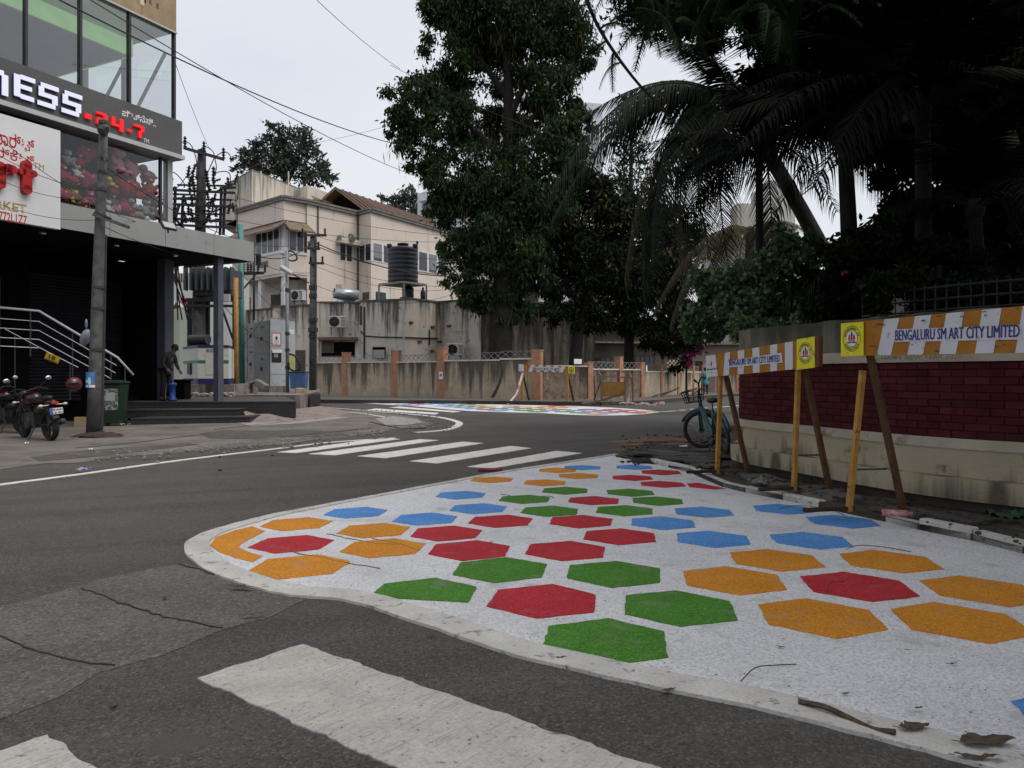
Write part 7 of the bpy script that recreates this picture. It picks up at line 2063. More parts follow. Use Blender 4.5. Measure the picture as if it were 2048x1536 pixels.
CLB = [(960, 15, 95), (1075, 20, 95), (885, 15, 50), (1130, 60, 60), (900, 110, 60), (955, 90, 55, 2), (1000, 130, 70, 3), (1100, 140, 75), (1150, 110, 45), (870, 165, 55), (820, 205, 60), (800, 255, 42), (880, 235, 70), (850, 300, 50), (925, 185, 45, 2), (945, 250, 55, 2),
       (1050, 210, 65, 2), (1130, 210, 60), (1160, 250, 38), (1010, 250, 50, 3), (1080, 280, 65), (1140, 300, 45), (905, 370, 62), (960, 345, 80), (1030, 360, 85), (1100, 355, 70), (860, 345, 30), (885, 400, 40), (935, 425, 70), (1010, 430, 85), (1080, 420, 70), (1110, 400, 40),
       (905, 490, 40), (950, 500, 62), (1020, 500, 72), (1075, 490, 50), (920, 545, 38), (970, 560, 42), (1050, 555, 50), (1000, 590, 30), (1085, 560, 30), (960, 600, 38), (1045, 600, 42), (1080, 615, 30), (930, 575, 34), (1010, 630, 26), (900, 30, 40), (1010, 40, 70), (1050, -60, 110), (950, -60, 100)]
pts = clump_pts(CLB, 74, YB, sub=.19)
crown("crown", pts, .32, .115, LF_BIG, bt, 1.0, base)
pd = clump_pts([(c[0], c[1]+c[2]*.35, c[2]*.9) for c in CLB if rnd.random() < .7], 3.5, YB)
crown("hanging_pods", pd, .62, .045, LF_BROWN, bt, 3.2, base)
# --- dark trees right of it
def tree(label, base, trunk, limbs, cl, Y, dens, L, W, m, droop=.5, r0=.3, dep=.9, sub=.24, bark=BARK, group=None, extra=None):
    t = thing("tree", label, "tree", base, 0, group)
    limb(trunk, r0, r0*.5, bark, t, "trunk", base, 10)
    for l in limbs: limb(l, r0*.45, r0*.12, bark, t, "limb", base, 6)
    crown("crown", clump_pts(cl, dens, Y, dep, sub), L, W, m, t, droop, base)
    if extra: crown("flower_sprays" if extra[3] is not LF_BROWN else "brown_sprays", clump_pts(extra[0], extra[1], Y, dep), extra[2], extra[2]*.45, extra[3], t, droop, base)
    return t
Y = 42.0; q = lambda x, y, d=0.0: P(x, y, Y+d)
b = P(1150, 790, Y); b.z = 0
tree("dark mango tree with leaning trunk behind the far barricade", b, [b, q(1152, 700), q(1165, 620), q(1190, 540)], [[q(1165, 620), q(1130, 560), q(1110, 500)], [q(1185, 550), q(1230, 500), q(1270, 450)]],
     [(1150, 440, 60), (1190, 400, 60), (1120, 500, 45), (1165, 500, 70), (1215, 460, 60), (1130, 570, 50), (1180, 570, 62), (1230, 540, 60), (1200, 620, 42), (1125, 625, 30), (1155, 375, 40), (1225, 400, 50), (1160, 640, 28)], Y, 60, .36, .13, LF_DARK, .8, .42,
     extra=([(1190, 400, 55), (1150, 470, 60), (1230, 430, 50), (1215, 540, 50)], 9, .3, LF_BROWN))
b = P(1262, 790, 44); b.z = 0; Y = 43.0
tree("second dark mango tree with brown flower sprays near the bougainvillea", b, [b, q(1258, 700, 1), q(1262, 620), q(1285, 520)], [[q(1262, 620), q(1310, 560), q(1340, 500)], [q(1262, 650), q(1330, 640), q(1360, 620)]],
     [(1275, 480, 65), (1330, 460, 65), (1290, 550, 70), (1345, 540, 65), (1265, 600, 50), (1320, 610, 58), (1360, 640, 45), (1290, 660, 40), (1260, 430, 45), (1240, 640, 26), (1345, 680, 30), (1310, 690, 22), (1375, 590, 40), (1370, 480, 50)], Y, 64, .34, .13, LF_DARK, .8, .35,
     extra=([(1290, 480, 60), (1330, 540, 60), (1300, 600, 50)], 8, .3, LF_BROWN))
# --- trees far behind the pink house
Y = 92.0
b = P(568, 700, Y); b.z = 0; q = lambda x, y, d=0.0: P(x, y, Y+d)
tree("round headed distant tree rising behind the pink house", b, [b, q(565, 500), q(570, 330)], [[q(568, 380), q(600, 320), q(620, 290)], [q(568, 360), q(540, 310), q(520, 290)], [q(570, 340), q(572, 290), q(565, 262)], [q(565, 370), q(510, 340), q(480, 320)]],
     [(555, 262, 22), (575, 268, 20), (605, 275, 26), (590, 300, 34), (540, 295, 32), (515, 300, 20), (500, 320, 26), (475, 325, 18), (545, 335, 40), (600, 335, 38), (640, 320, 18), (635, 350, 28), (660, 355, 18), (570, 315, 30), (520, 340, 26), (560, 285, 24), (487, 302, 10), (620, 300, 22), (650, 338, 16)], Y, 48, .62, .26, LF_FAR, .2, .4, sub=.2)
Y = 110.0
b = P(805, 700, Y); b.z = 0
tree("small hazy tree top showing above the red tiled roof", b, [b, q(808, 500), q(810, 400)], [[q(808, 420), q(780, 400), q(765, 396)]],
     [(815, 385, 18), (800, 398, 18), (830, 400, 16), (778, 398, 10), (765, 397, 8), (820, 415, 24), (795, 412, 16)], Y, 60, .7, .3, LF_FAR, .2, .4, sub=.22)
# araucaria-like conifer right of the big tree
Y = 60.0; b = P(1262, 700, Y); b.z = 0
t = thing("tree", "layered conifer with stubby branches seen between the big tree and the palms", "tree", b)
limb([b, q(1262, 400), q(1262, 180)], .3, .05, parent=t, name="trunk", B=b)
pp_ = []
for y in range(205, 420, 18):
    for k in range(7):
        a = 2*math.pi*k/7+y; l = (y-175)/240*48+14
        for s in np.linspace(.3, 1, 6): pp_.append((1262+l*s*math.cos(a), y-4*s*s*2, l*s*math.sin(a)*.03))
C = np.array([q(x, y, d*20) for x, y, d in pp_]); C = np.repeat(C, 6, 0)+rng.normal(size=(len(C)*6, 3))*.14
crown("crown", C, .4, .12, LF_DARK, t, -.6, b)

# ------------------------------------------------------------------ PALMS
def frond_mesh(L, sag, nl=58, lw=.04, ll=.75, m=PALM, twist=0.0, droopl=.5, seed=0, m2=None):
    """a feather leaf growing along +x from the origin: arching midrib with two rows of hanging leaflets"""
    r = np.random.default_rng(seed)
    V = []; Fc = []
    def rib(t): return np.array([L*(t-.12*sag*t*t), 0, L*(.28*t*(1-t)*1.6-sag*t*t*.75)])
    n = 14
    for i in range(n):
        a, b = rib(i/n), rib((i+1)/n); w_ = .035*(1-i/n)+.008
        k = len(V)
        for p in (a, b):
            V += [p+[0, -w_, 0], p+[0, w_, 0], p+[0, 0, w_*1.2]]
        Fc += [(k, k+3, k+4, k+1), (k+1, k+4, k+5, k+2), (k+2, k+5, k+3, k)]
    for i in range(nl):
        t = .12+.88*(i+r.uniform(0, .6))/nl
        p = rib(t); d = rib(min(1, t+.02))-rib(t-.02); d /= np.linalg.norm(d)
        for s in (-1, 1):
            l = ll*(.45+.55*math.sin(math.pi*min(1, t*.85+.12)))*r.uniform(.85, 1.1)
            out = np.array([0, s, 0])*.75+d*.55+np.array([0, 0, -droopl*.55+r.normal()*.12]); out /= np.linalg.norm(out)
            tip = p+out*l+np.array([0, 0, -l*.35*droopl]); mid = p+out*l*.5
            wv = d*lw
            k = len(V)
            V += [p-wv*.5, p+wv*.5, mid+wv*.55, tip, mid-wv*.55]
            Fc += [(k, k+1, k+2, k+4), (k+4, k+2, k+3, k+3)]
    me = bpy.data.meshes.new("frond")
    me.from_pydata([tuple(v) for v in V], [], [f if f[2] != f[3] else f[:3] for f in Fc])
    me.materials.append(m)
    return me
def fr(mesh, parent, at, az, el, roll=0.0, s=1.0):
    o = part("frond", mesh, PALM, parent)
    o.location = at; o.rotation_mode = 'XYZ'
    o.rotation_euler = (R(roll), -R(el), R(az)); o.scale = (s, s, s)
    return o
FM = [frond_mesh(4.6, .55, 92, .045, .95, PALM, seed=1, droopl=.9), frond_mesh(4.6, .85, 92, .045, .95, PALM, seed=2, droopl=1.1), frond_mesh(4.2, 1.1, 84, .04, .85, PALMD, seed=3, droopl=1.3)]
FK_ = [frond_mesh(3.2, .6, 52, .045, .75, PALMK, seed=4, droopl=.6), frond_mesh(3.2, .9, 52, .045, .75, PALMK, seed=5, droopl=.9)]
def palm(label, base, trunk, r0, r1, head, fronds, bark=BARKP, shaft=1.0):
    t = thing("palm_tree", label, "palm tree", base)
    limb(trunk, r0, r1, bark, t, "trunk", base, 10)
    part("crown_shaft", MB().ball(head-base, (r1*1.5, r1*1.5, r1*2.2), 10, 6), bark, t, smooth=True)
    for mesh, az, el, roll, s in fronds: fr(mesh, t, head-base, az, el, roll, s*((1.06 if el < 12 else .74) if mesh in FM else 1))
    return t
rp = random.Random(11)
# coconut palm whose fronds hang to the left
Yc = 19.0; q = lambda x, y, d=0.0: P(x, y, Yc+d)
hd_ = q(1470, 215)
b = q(1740, 760); b.z = 0
palm("coconut palm with leaning trunk and long fronds hanging left over the street", b, [b, q(1700, 600), q(1640, 490), q(1585, 390), q(1520, 280), hd_], .22, .16, hd_,
     [(FM[0], 178, 22, 0, 1.05), (FM[1], 186, 2, 12, 1.05), (FM[1], 200, 8, 8, 1.1), (FM[2], 172, -14, 0, .95), (FM[1], 215, -18, 10, 1.05), (FM[2], 190, -34, 0, 1.), (FM[1], 168, -30, -8, 1.0), (FM[2], 205, -42, 0, .9), (FM[0], 150, 25, 0, 1), (FM[0], 230, 30, 0, 1),
      (FM[1], 250, 0, 0, 1), (FM[0], 110, 35, 0, 1), (FM[1], 90, 5, 0, 1), (FM[0], 60, 40, 0, 1), (FM[0], 20, 30, 0, 1), (FM[1], 0, 0, 0, 1), (FM[1], 330, -5, 0, 1), (FM[0], 300, 25, 0, 1), (FM[1], 270, -22, 0, .95), (FM[0], 190, 55, 0, .95), (FM[2], 232, -46, 0, .9)])
# second coconut behind, lower
Yd = 27.0; q = lambda x, y, d=0.0: P(x, y, Yd+d)
hd_ = q(1500, 470); b = q(1500, 760); b.z = 0
palm("smaller yellowing palm behind the leafy hedge", b, [b, q(1498, 600), hd_], .22, .15, hd_, [(FM[2], 180+k*30 if k < 6 else k*29, (-5, 18, -20, 10, -28, 30, 5, -15, 12, -10)[k % 10], 0, .8) for k in range(12)])
# slender area palms
for (lb, x0, y0, x1, y1, Y_, r_, hx, hy, n, s) in (("slender dark palm with thin straight trunk in front of the pale house", 1522, 760, 1518, 330, 15.5, .085, 1518, 322, 13, .85),
                                                   ("grey trunked palm right of the leaning coconut palm", 1712, 760, 1688, 270, 13.0, .14, 1688, 262, 15, .95),
                                                   ("dark palm at the right with arching fronds over the wall", 1850, 760, 1845, 240, 11.0, .12, 1843, 230, 15, .95),
                                                   ("dark low palm behind the nearest barricade", 1960, 700, 1950, 430, 10.5, .1, 1950, 420, 13, .75)):
    q = lambda x, y, d=0.0: P(x, y, Y_+d)
    b = q(x0, y0); b.z = 0; h_ = q(hx, hy)
    fl_ = []
    for k in range(n):
        az = 360*k/n+rp.uniform(-14, 14); fl_.append((FK_[k % 2], az, rp.choice((50, 30, 14, 2, 62))+rp.uniform(-8, 8), rp.uniform(-12, 12), s*rp.uniform(.85, 1.1)))
    palm(lb, b, [b, q((x0+x1)/2, (y0+y1)/2), q(x1, y1)], r_*1.2, r_*.8, h_, fl_, BARK)

# ------------------------------------------------------------------ dark canopy at the upper right
Y = 14.0; q = lambda x, y, d=0.0: P(x, y, Y+d)
b = Vector((9.0, 13.0, 0))
CD = [(1330, 0, 60), (1400, 50, 65), (1480, 30, 90), (1570, 60, 95), (1660, 50, 100), (1760, 70, 105), (1860, 60, 110), (1960, 80, 110), (2050, 120, 110), (1620, 170, 80), (1720, 190, 85), (1810, 200, 90), (1900, 210, 95), (2000, 240, 100), (1850, 300, 85), (1950, 350, 90), (2050, 330, 100),
      (1900, 420, 80), (2000, 440, 90), (1800, 330, 55), (1760, 270, 60), (1560, 150, 60), (1400, -30, 110), (1600, -60, 130), (1800, -60, 140), (2000, -60, 150), (2120, 200, 120), (2140, 420, 110), (2060, 540, 90), (1960, 520, 70)]
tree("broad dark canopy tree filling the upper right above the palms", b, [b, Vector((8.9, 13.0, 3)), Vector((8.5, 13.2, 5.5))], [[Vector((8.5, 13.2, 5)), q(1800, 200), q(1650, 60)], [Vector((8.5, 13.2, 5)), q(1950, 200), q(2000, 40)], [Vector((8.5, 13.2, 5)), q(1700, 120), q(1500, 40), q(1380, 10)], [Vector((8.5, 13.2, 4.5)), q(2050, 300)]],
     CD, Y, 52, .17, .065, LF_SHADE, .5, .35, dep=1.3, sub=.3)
# unseen overhead boughs, widened past the camera to shade the right foreground and wall
b = Vector((8.6, 6.8, 0))
ov = []
t = thing("tree", "dark roadside tree behind the nearest barricade whose boughs spread over the footpath", "tree", b)
limb([b, Vector((8.4, 6.9, 3)), Vector((7.8, 7.0, 5.4))], .32, .2, parent=t, name="trunk", B=b, n=10)
cs = []
for k in range(130):
    c = np.array([rp.uniform(1.7, 10.5), rp.uniform(-5, 11), rp.uniform(5.0, 8.2)])
    py_ = 750-(c[2]-.9-1.35)/max(c[1]-.9, .5)*FX                # keep the low edge out of the open view
    if py_ > -60 and (1024+c[0]/c[1]*FX) < 2150: c[2] = max(c[2], 1.35+.95+c[1]*.55)
    cs.append(c)
    if k % 4 == 0: limb([Vector((7.8, 7.0, 5.2)), Vector((7.8, 7.0, 5.4)).lerp(Vector(c), .5)+Vector((0, 0, .3)), Vector(c)], .1, .03, parent=t, B=b, n=6)
C = []
for c in cs:
    K = 20; u = rng.normal(size=(K, 3)); u /= np.linalg.norm(u, axis=1, keepdims=True)
    g = c+u*rng.uniform(.3, 1, (K, 1))*np.array([1.15, 1.15, .8])
    C.append((g[:, None, :]+rng.normal(size=(K, 34, 3))*.26).reshape(-1, 3))
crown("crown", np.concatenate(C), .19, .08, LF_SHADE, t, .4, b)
# shrubs and shaded mass behind the wall
def shrub(label, cl, Y, dens, L, W, m, name="shrub", droop=.3, sub=.26, extra=None, stem=True, dep=.9):
    x = sum(c[0] for c in cl)/len(cl)
    b = P(x, 760, Y); b.z = 0
    t = thing(name, label, "shrub", b)
    if stem: limb([b, P(x, 700, Y), P(x+6, min(c[1] for c in cl)+30, Y)], .08, .03, parent=t, name="stem", B=b, n=6)
    crown("foliage", clump_pts(cl, dens, Y, dep, sub, 22), L, W, m, t, droop, b)
    if extra: crown("flowers", clump_pts(extra[0], extra[1], Y-.2, .9, .2), extra[2], extra[2]*.8, extra[3], t, .2, b)
    return t
shrub("green leafy hedge bush lit from the street above the wall end", [(1420, 600, 45), (1400, 640, 35), (1460, 575, 50), (1450, 630, 50), (1510, 560, 50), (1500, 610, 55), (1560, 550, 45), (1560, 600, 50), (1490, 650, 36), (1430, 660, 28), (1400, 570, 28), (1385, 655, 20), (1540, 640, 30), (1600, 600, 44), (1645, 570, 40), (1640, 625, 34), (1590, 645, 26)], 13.6, 70, .125, .085, LF_BUSH)
shrub("tall loose creeper tops standing over the hedge before the pale house", [(1555, 480, 28), (1545, 510, 28), (1580, 505, 30), (1600, 520, 34), (1610, 490, 22), (1570, 530, 34)], 13.2, 42, .12, .085, LF_BUSH, "creeper")
MAG = mat("magenta_bract", (.17, .012, .095), .7, .2, 8, island=.5)
shrub("bougainvillea with magenta flowers spilling over the far compound wall", [(1385, 690, 22), (1370, 680, 24), (1395, 668, 24), (1365, 715, 18), (1350, 735, 14)], 45, 60, .26, .15, LF_DARK, "bougainvillea", extra=([(1386, 699, 17), (1376, 688, 12), (1372, 716, 9), (1401, 694, 9), (1388, 683, 11), (1374, 732, 6), (1362, 700, 8)], 45, .2, MAG))
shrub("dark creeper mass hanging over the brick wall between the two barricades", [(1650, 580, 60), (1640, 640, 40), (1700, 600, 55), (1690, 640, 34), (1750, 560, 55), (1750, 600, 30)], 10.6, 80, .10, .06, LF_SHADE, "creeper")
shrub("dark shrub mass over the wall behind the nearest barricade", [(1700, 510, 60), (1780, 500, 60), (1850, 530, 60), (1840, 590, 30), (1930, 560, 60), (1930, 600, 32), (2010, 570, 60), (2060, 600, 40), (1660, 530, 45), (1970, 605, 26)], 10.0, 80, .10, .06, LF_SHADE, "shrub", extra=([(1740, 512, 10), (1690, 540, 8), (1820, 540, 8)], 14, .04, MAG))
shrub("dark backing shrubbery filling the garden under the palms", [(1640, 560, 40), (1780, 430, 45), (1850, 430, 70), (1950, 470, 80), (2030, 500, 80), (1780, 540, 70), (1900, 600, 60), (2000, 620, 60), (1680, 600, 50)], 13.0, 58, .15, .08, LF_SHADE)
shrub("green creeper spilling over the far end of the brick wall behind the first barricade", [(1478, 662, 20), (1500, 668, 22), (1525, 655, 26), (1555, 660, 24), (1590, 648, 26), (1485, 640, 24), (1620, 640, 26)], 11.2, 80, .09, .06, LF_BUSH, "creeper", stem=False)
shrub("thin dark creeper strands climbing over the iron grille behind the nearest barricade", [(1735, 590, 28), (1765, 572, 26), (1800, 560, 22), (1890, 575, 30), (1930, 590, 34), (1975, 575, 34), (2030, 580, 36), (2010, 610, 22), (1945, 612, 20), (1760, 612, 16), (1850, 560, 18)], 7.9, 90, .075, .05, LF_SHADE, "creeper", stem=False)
m_ = MB(); bnz = thing("garden_house", "pale garden house wall glimpsed through the iron grille", "house", P(1850, 750, 17.5))
part("wall", MB().span(-3.2, 4.5, 0, 3, -1.35, P(1850, 585, 17.5).z-1.35+1.35-1.35), mat("pale_garden_wall", (.34, .36, .33), .9, .1, 1), bnz)
part("roof", MB().span(-3.4, 4.7, -.3, 3.2, P(1850, 585, 17.5).z-1.348, P(1850, 585, 17.5).z-1.25), CONCRETE, bnz)
# feathery bough hanging across the upper left of the palms
Yf = 8.0; q = lambda x, y, d=0.0: P(x, y, Yf+d)
FE = [frond_mesh(1.1, .7, 40, .016, .18, LF_FEATH, seed=8, droopl=.5)]
b = Vector((8.2, 9.6, 0))
t = thing("tree", "feathery leaved tree whose thin diagonal bough crosses the sky at the top", "tree", b)
limb([b, b+Vector((.2, .1, 3)), q(2250, -250, 1.5)], .16, .1, parent=t, name="trunk", B=b)
limb([q(2250, -250, 1.5), q(1700, -260, .5), q(1400, -150), q(1165, -20)], .09, .03, parent=t, B=b)
main = [q(1165, -20), q(1200, 60), q(1262, 150), q(1330, 225), q(1400, 300)]
limb(main, .022, .008, parent=t, B=b, n=6)
sm = smoothed(main, 4)
for k in range(84):
    if k < 8: p = sm[k]; s_ = rp.uniform(.25, .45)
    else: p = q(rp.uniform(1230, 1640), rp.uniform(-90, 50), rp.uniform(-1, 1.5)); s_ = rp.uniform(.45, .8)
    fr(FE[0], t, Vector(p)-b, rp.uniform(0, 360), rp.uniform(-25, 40), rp.uniform(-30, 30), s_)

# ================================================================== OVERHEAD CABLES
WIRE = mat("black_cable", (.012, .012, .014), .6, .1)
cab_n = [0]
def cable(a, b, sag, r, label):
    a, b = Vector(a), Vector(b); n = 18
    pts = [a.lerp(b, k/n)-Vector((0, 0, sag*4*(k/n)*(1-k/n)))-a for k in range(n+1)]
    o = part("overhead_cable", MB().tube(pts, r*.62, 5, cap=False), WIRE); o.location = a
    tag(o, label, "cable", "overhead cables")
ct = P(206, 252, 16.8)
for (x0, y0, Y0, x1, y1, Y1, sag, r, lb) in (
    (60, -30, 14, 860, 302, 38, .5, .028, "thick dark cable sweeping from the top left past the glazed corner to the big tree"),
    (165, -10, 14, 860, 362, 38, .35, .018, "thin cable crossing the thick one in the sky and ending by the roof"),
    (625, -8, 20, 800, 138, 30, .1, .014, "short thin cable at the top centre slanting down to the big tree"),
    (352, 130, 21, 420, 300, 30, .1, .012, "faint cable dropping from the glazed corner to the transformer pole"),
    (610, 290, 60, 790, 248, 60, .1, .02, "faint far cable rising to the right in the open sky"),
    (0, 278, 16, 330, 460, 21, .3, .012, "thin cable crossing the white supermarket board from its left edge"),
    (-20, 300, 16, 200, 382, 16.7, .15, .011, "second thin cable over the white board reaching the leaning pole"),
    (0, 360, 16, 192, 400, 16.8, .12, .01, "third thin cable over the red letters of the white board"),
    (-10, 405, 16, 192, 440, 16.8, .12, .01, "lowest thin cable across the gold lettering of the white board"),
    (205, 452, 16.8, 510, 505, 33, .5, .014, "cable running from the leaning pole crossarm along the fascia"),
    (206, 330, 16.8, 626, 480, 36.5, .9, .018, "cable from the leaning pole to the mid concrete pole"),
    (430, 470, 30, 626, 545, 36.5, .5, .018, "cable from the transformer structure down to the mid pole"),
    (470, 440, 30, 980, 480, 41, .4, .016, "long thin cable crossing the upper pink wall towards the tree"),
    (470, 395, 30, 950, 475, 41, .3, .016, "thin cable sloping across the pink parapet towards the tree"),
    (500, 505, 33, 626, 484, 36.5, .5, .035, "thick twisted cable from the balcony rack to the mid pole"),
    (626, 484, 36.5, 1200, 470, 44, 2.0, .045, "thickest sagging cable from the mid pole past the water tank to the dark trees"),
    (626, 490, 36.5, 1200, 462, 44, 1.9, .03, "second thick cable just above the thickest one by the tank"),
    (626, 470, 36.5, 1200, 455, 44, 1.5, .018, "upper cable from the mid pole crossing the small white window"),
    (648, 527, 36.5, 1200, 480, 44, 1.8, .018, "lower cable from the mid pole passing over the tank bottom"),
    (620, 527, 36.5, 990, 560, 40, .9, .016, "cable from the mid pole dipping over the solar heater"),
    (575, 545, 31.2, 900, 590, 41, .8, .016, "cable from the street light pole dipping above the solar heater"),
    (505, 545, 34, 626, 575, 36.5, .5, .018, "cable from the balcony rack to the middle of the mid pole"),
    (440, 600, 29, 560, 690, 32, .4, .02, "loose cable falling from the transformer to the electrical cabinet"),
    (480, 700, 33, 575, 560, 31.2, .1, .015, "stay wire slanting across the balcony columns"),
    (430, 470, 30, 575, 640, 31.2, .3, .014, "thin slack wire from the transformer to the street light pole"),
    (1080, 640, 47, 1160, 420, 42, .1, .012, "thin wire rising between the trunks of the dark trees"),
    (780, 130, 30, 1210, 300, 34, .3, .014, "thin cable hidden in the big tree crown and emerging at its right"),
    (1120, 160, 30, 1215, 310, 30, .1, .012, "thin cable in the sky gap left of the palms"),
    (1650, 360, 40, 1760, 470, 40, .1, .012, "thin cable in the bright gap right of the leaning palm trunk")):
    cable(P(x0, y0, Y0), P(x1, y1, Y1), sag, r, lb)

# ================================================================== LITTER
LEAFB = mat("dead_leaf", (.07, .05, .036), .9, .5, 38, bump=.8, bscale=90)
def dead_leaf(px, py, l, w_, rz, label, curl=.35, zb=.02):
    c = G(px, py); n = 11; lr = random.Random(int(px*7+py))
    vs = []; fs = []
    bend = lr.uniform(-.35, .35)
    for k in range(n):
        t = k/(n-1); ww = w_*(math.sin(math.pi*min(1, t*.9+.06))**.75)*(1-.35*t)*lr.uniform(.72, 1.12)
        z = curl*l*(2*t-1)**2*.3+lr.uniform(-.004, .006)*(l/.1); y0 = bend*l*(t-.5)**2+lr.uniform(-.004, .004)
        for f, zz_ in ((-1, .8), (-.5, .25), (0, 0), (.5, .3), (1, .7)):
            vs.append((l*(t-.5), y0+f*ww*.5*lr.uniform(.85, 1.15), max(.001, z+abs(f)*zz_*curl*ww*.5*lr.uniform(.2, 1.6))))
    for k in range(n-1):
        for q_ in range(4): fs.append((5*k+q_, 5*k+5+q_, 5*k+6+q_, 5*k+1+q_))
    m = MB().add(vs, fs); m.tube([(-l*.66, .012*lr.uniform(-1, 1), .006), (-l*.5, y0*.3, .004)], .0016, 4)
    o = part("dead_leaf", m, LEAFB); o.location = (c.x, c.y, zb+.004); o.rotation_euler = (0, 0, R(rz))
    tag(o, label, "leaf", "dead leaves on the road")
dead_leaf(485, 1182, .16, .06, -10, "curled dead leaf on the old concrete patch beside the white corner")
dead_leaf(509, 1237, .14, .03, 15, "dark narrow dead leaf near the joint of asphalt and old patch", .2)
dead_leaf(1976, 1496, .2, .12, 5, "largest round brown dead leaf at the lower right corner", .12)
dead_leaf(1826, 1466, .12, .075, 12, "brown dead leaf on the white kerb band left of the largest leaf", .2)
dead_leaf(1955, 1528, .15, .04, -8, "thin dead leaf at the bottom edge below the largest leaf", .15)
dead_leaf(1838, 1428, .04, .02, 20, "tiny dead leaf scrap on the white paint above the kerb band")
dead_leaf(1818, 1310, .035, .012, 10, "tiny dark leaf scrap in the open white paint")
dead_leaf(1385, 1237, .04, .015, 30, "tiny dark scrap on the big green hexagon")
dead_leaf(60, 1280, .04, .02, 0, "small dark scrap on the cracked old patch")
dead_leaf(258, 1263, .05, .02, 40, "dark leaf scrap in the middle of the old patch")
lg = random.Random(21)
m = MB()
for k in range(700):
    if k < 230:
        i = lg.randrange(len(og)-12, len(og)-1); p = og[i].lerp(og[i+1], lg.random()); nn_ = Vector((-(og[i+1]-og[i]).y, (og[i+1]-og[i]).x, 0)).normalized(); p = p+nn_*lg.gauss(.05, .13)
    elif k < 420: p = kedge[1].lerp(kedge[-3], lg.random())-Vector((abs(lg.gauss(.0, .3)), 0, 0))
    else: p = Vector((lg.uniform(-5, 3), lg.uniform(2.8, 9), 0))
    s = lg.uniform(.0012, .0042)
    m.ball((p.x, p.y, .013+s*.4), (s*1.4, s, s*.6), 5, 3)
o = part("grit", m, mat("dark_grit", (.05, .042, .035), .95, .5, 60)); o["kind"] = "stuff"
for (x, yy, l, lb) in ((1120, 1322, .05, "small leaf scrap on the kerb band under the trimmed green hexagon"), (1335, 1388, .06, "small leaf scrap on the kerb band left of the bent twig"), (1560, 1300, .04, "tiny leaf scrap in the white paint below the front orange hexagon"),
                      (1905, 1335, .05, "leaf scrap in the white paint right of the last orange hexagon"), (1690, 1395, .035, "tiny leaf scrap between the bark strip and the bent twig"), (330, 1200, .05, "leaf scrap near the top edge of the old grey patch"),
                      (230, 1415, .06, "leaf scrap on the asphalt left of the big zebra stripe"), (860, 1275, .05, "leaf scrap on the asphalt below the left green hexagon"), (1110, 1470, .05, "leaf scrap on the asphalt right of the big zebra stripe")):
    dead_leaf(x, yy, l, l*lg.uniform(.3, .55), lg.uniform(0, 360), lb, lg.uniform(.1, .5), .012)
def twig(pts, r, label, m=None):
    q_ = smoothed([G(x, y)+Vector((0, 0, .025+.012*math.sin(i*1.7))) for i, (x, y) in enumerate(pts)], 4)
    solo("twig", MB().tube(q_, r, 5), m or mat("dark_twig", (.035, .026, .02), .9, .3) if "dark_twig" not in bpy.data.materials else (m or bpy.data.materials["dark_twig"]), label, "twig", "twigs on the painted corner", base=q_[0])
twig([(1482, 1374), (1510, 1352), (1545, 1340), (1592, 1334)], .0026, "thin bent twig on the white paint right of the green hexagon")
twig([(1653, 1195), (1658, 1180), (1672, 1170), (1690, 1168)], .002, "thin curved twig lying on the red hexagon")
twig([(1692, 1105), (1720, 1100), (1770, 1100), (1822, 1107)], .003, "long dark twig lying across the top of the orange hexagon")
twig([(1598, 1415), (1650, 1432), (1700, 1448), (1745, 1465), (1790, 1480)], .012, "flat dark bark strip lying along the white kerb band", LEAFB)
twig([(1560, 1022), (1600, 1018), (1660, 1024), (1690, 1034)], .003, "thin twig on the blue hexagons beside the nearest barricade foot")
c = G(980, 944)
solo("red_pipe", MB().tube([c+Vector((-.16, .02, .03)), c+Vector((.17, -.0, .03))], .025, 10), mat("dull_red_paint", (.2, .03, .03), .6, .25, 9), "dull red pipe piece lying on the road by the last zebra stripe", "pipe", base=c, smooth=True)
c = G(1790, 1034, .1)
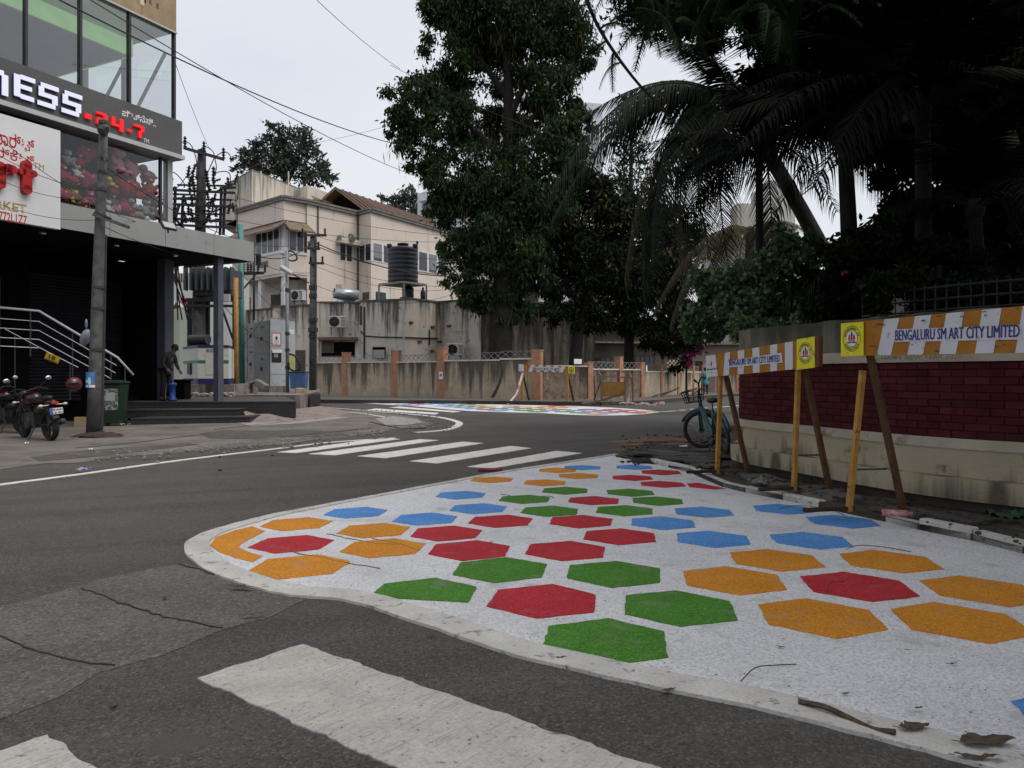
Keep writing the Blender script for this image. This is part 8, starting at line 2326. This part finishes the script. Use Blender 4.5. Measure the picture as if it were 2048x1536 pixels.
solo("drink_can", MB().tube([c+Vector((-.1, .03, .035)), c+Vector((.09, -.03, .035))], .03, 10).tube([c+Vector((.09, -.03, .035)), c+Vector((.13, -.04, .035))], .018, 8), mat("red_wrapper", (.3, .03, .04), .4, .3, 25, col2=(.4, .25, .25)), "red and white crushed bottle lying on the footpath by the nearest barricade", "bottle", base=c, smooth=True)
def rag_(px, py, s, label, m, cat, z=.1):
    c = G(px, py, z); mb = MB(); n = 9
    vs = [(s*(i/(n-1)-.5)*rnd.uniform(.9, 1.1), s*.7*(j/(n-1)-.5)*rnd.uniform(.9, 1.1), .01+abs(rnd.gauss(0, .02))*(s/.2)) for j in range(n) for i in range(n)]
    mb.add(vs, [(j*n+i, j*n+i+1, (j+1)*n+i+1, (j+1)*n+i) for j in range(n-1) for i in range(n-1) if (i-4)**2+(j-4)**2 < 15])
    o = part("litter_scrap", mb, m, smooth=True); o.location = (c.x, c.y, z+.01); o.rotation_euler = (0, 0, rnd.uniform(0, 3)); tag(o, label, cat)
rag_(1518, 970, .3, "crumpled grey green rag on the footpath between the barricades", mat("grey_green_rag", (.12, .15, .13), .9, .3, 20), "rag")
rag_(1367, 896, .16, "white paper scrap on the dirt left of the bicycle", WHITE, "paper", .04)
rag_(2010, 1042, .35, "green leafy rag at the foot of the wall on the far right", mat("green_rag", (.02, .06, .03), .8, .4, 20), "rag")
rag_(54, 889, .12, "small white paper scrap before the motorcycle wheel", WHITE, "paper", .015)
rag_(180, 901, .09, "tiny white paper scrap on the forecourt", WHITE, "paper", .015)
rag_(165, 943, .2, "blue and white wrapper beside the edge line", mat("blue_wrapper", (.2, .25, .4), .5, .5, 30), "wrapper", .02)
rag_(246, 851, .2, "grey plastic wad beside the wheelie bin", mat("grey_plastic", (.3, .3, .29), .6, .2), "plastic", .02)
for k, (x, y) in enumerate(((440, 942), (440, 915), (545, 912), (475, 897), (455, 902))):
    c = G(x, y); s = rnd.uniform(.015, .03)
    solo("stone", MB().ball(c+Vector((0, 0, s*.6)), (s*1.2, s, s*.7), 7, 4), DIRT, ("dark pebble alone on the left road lane", "dark pebble just outside the edge line", "dark pebble near the start of the zebra stripes", "pebble on the forecourt edge", "smallest pebble on the forecourt edge")[k], "stone", base=c)
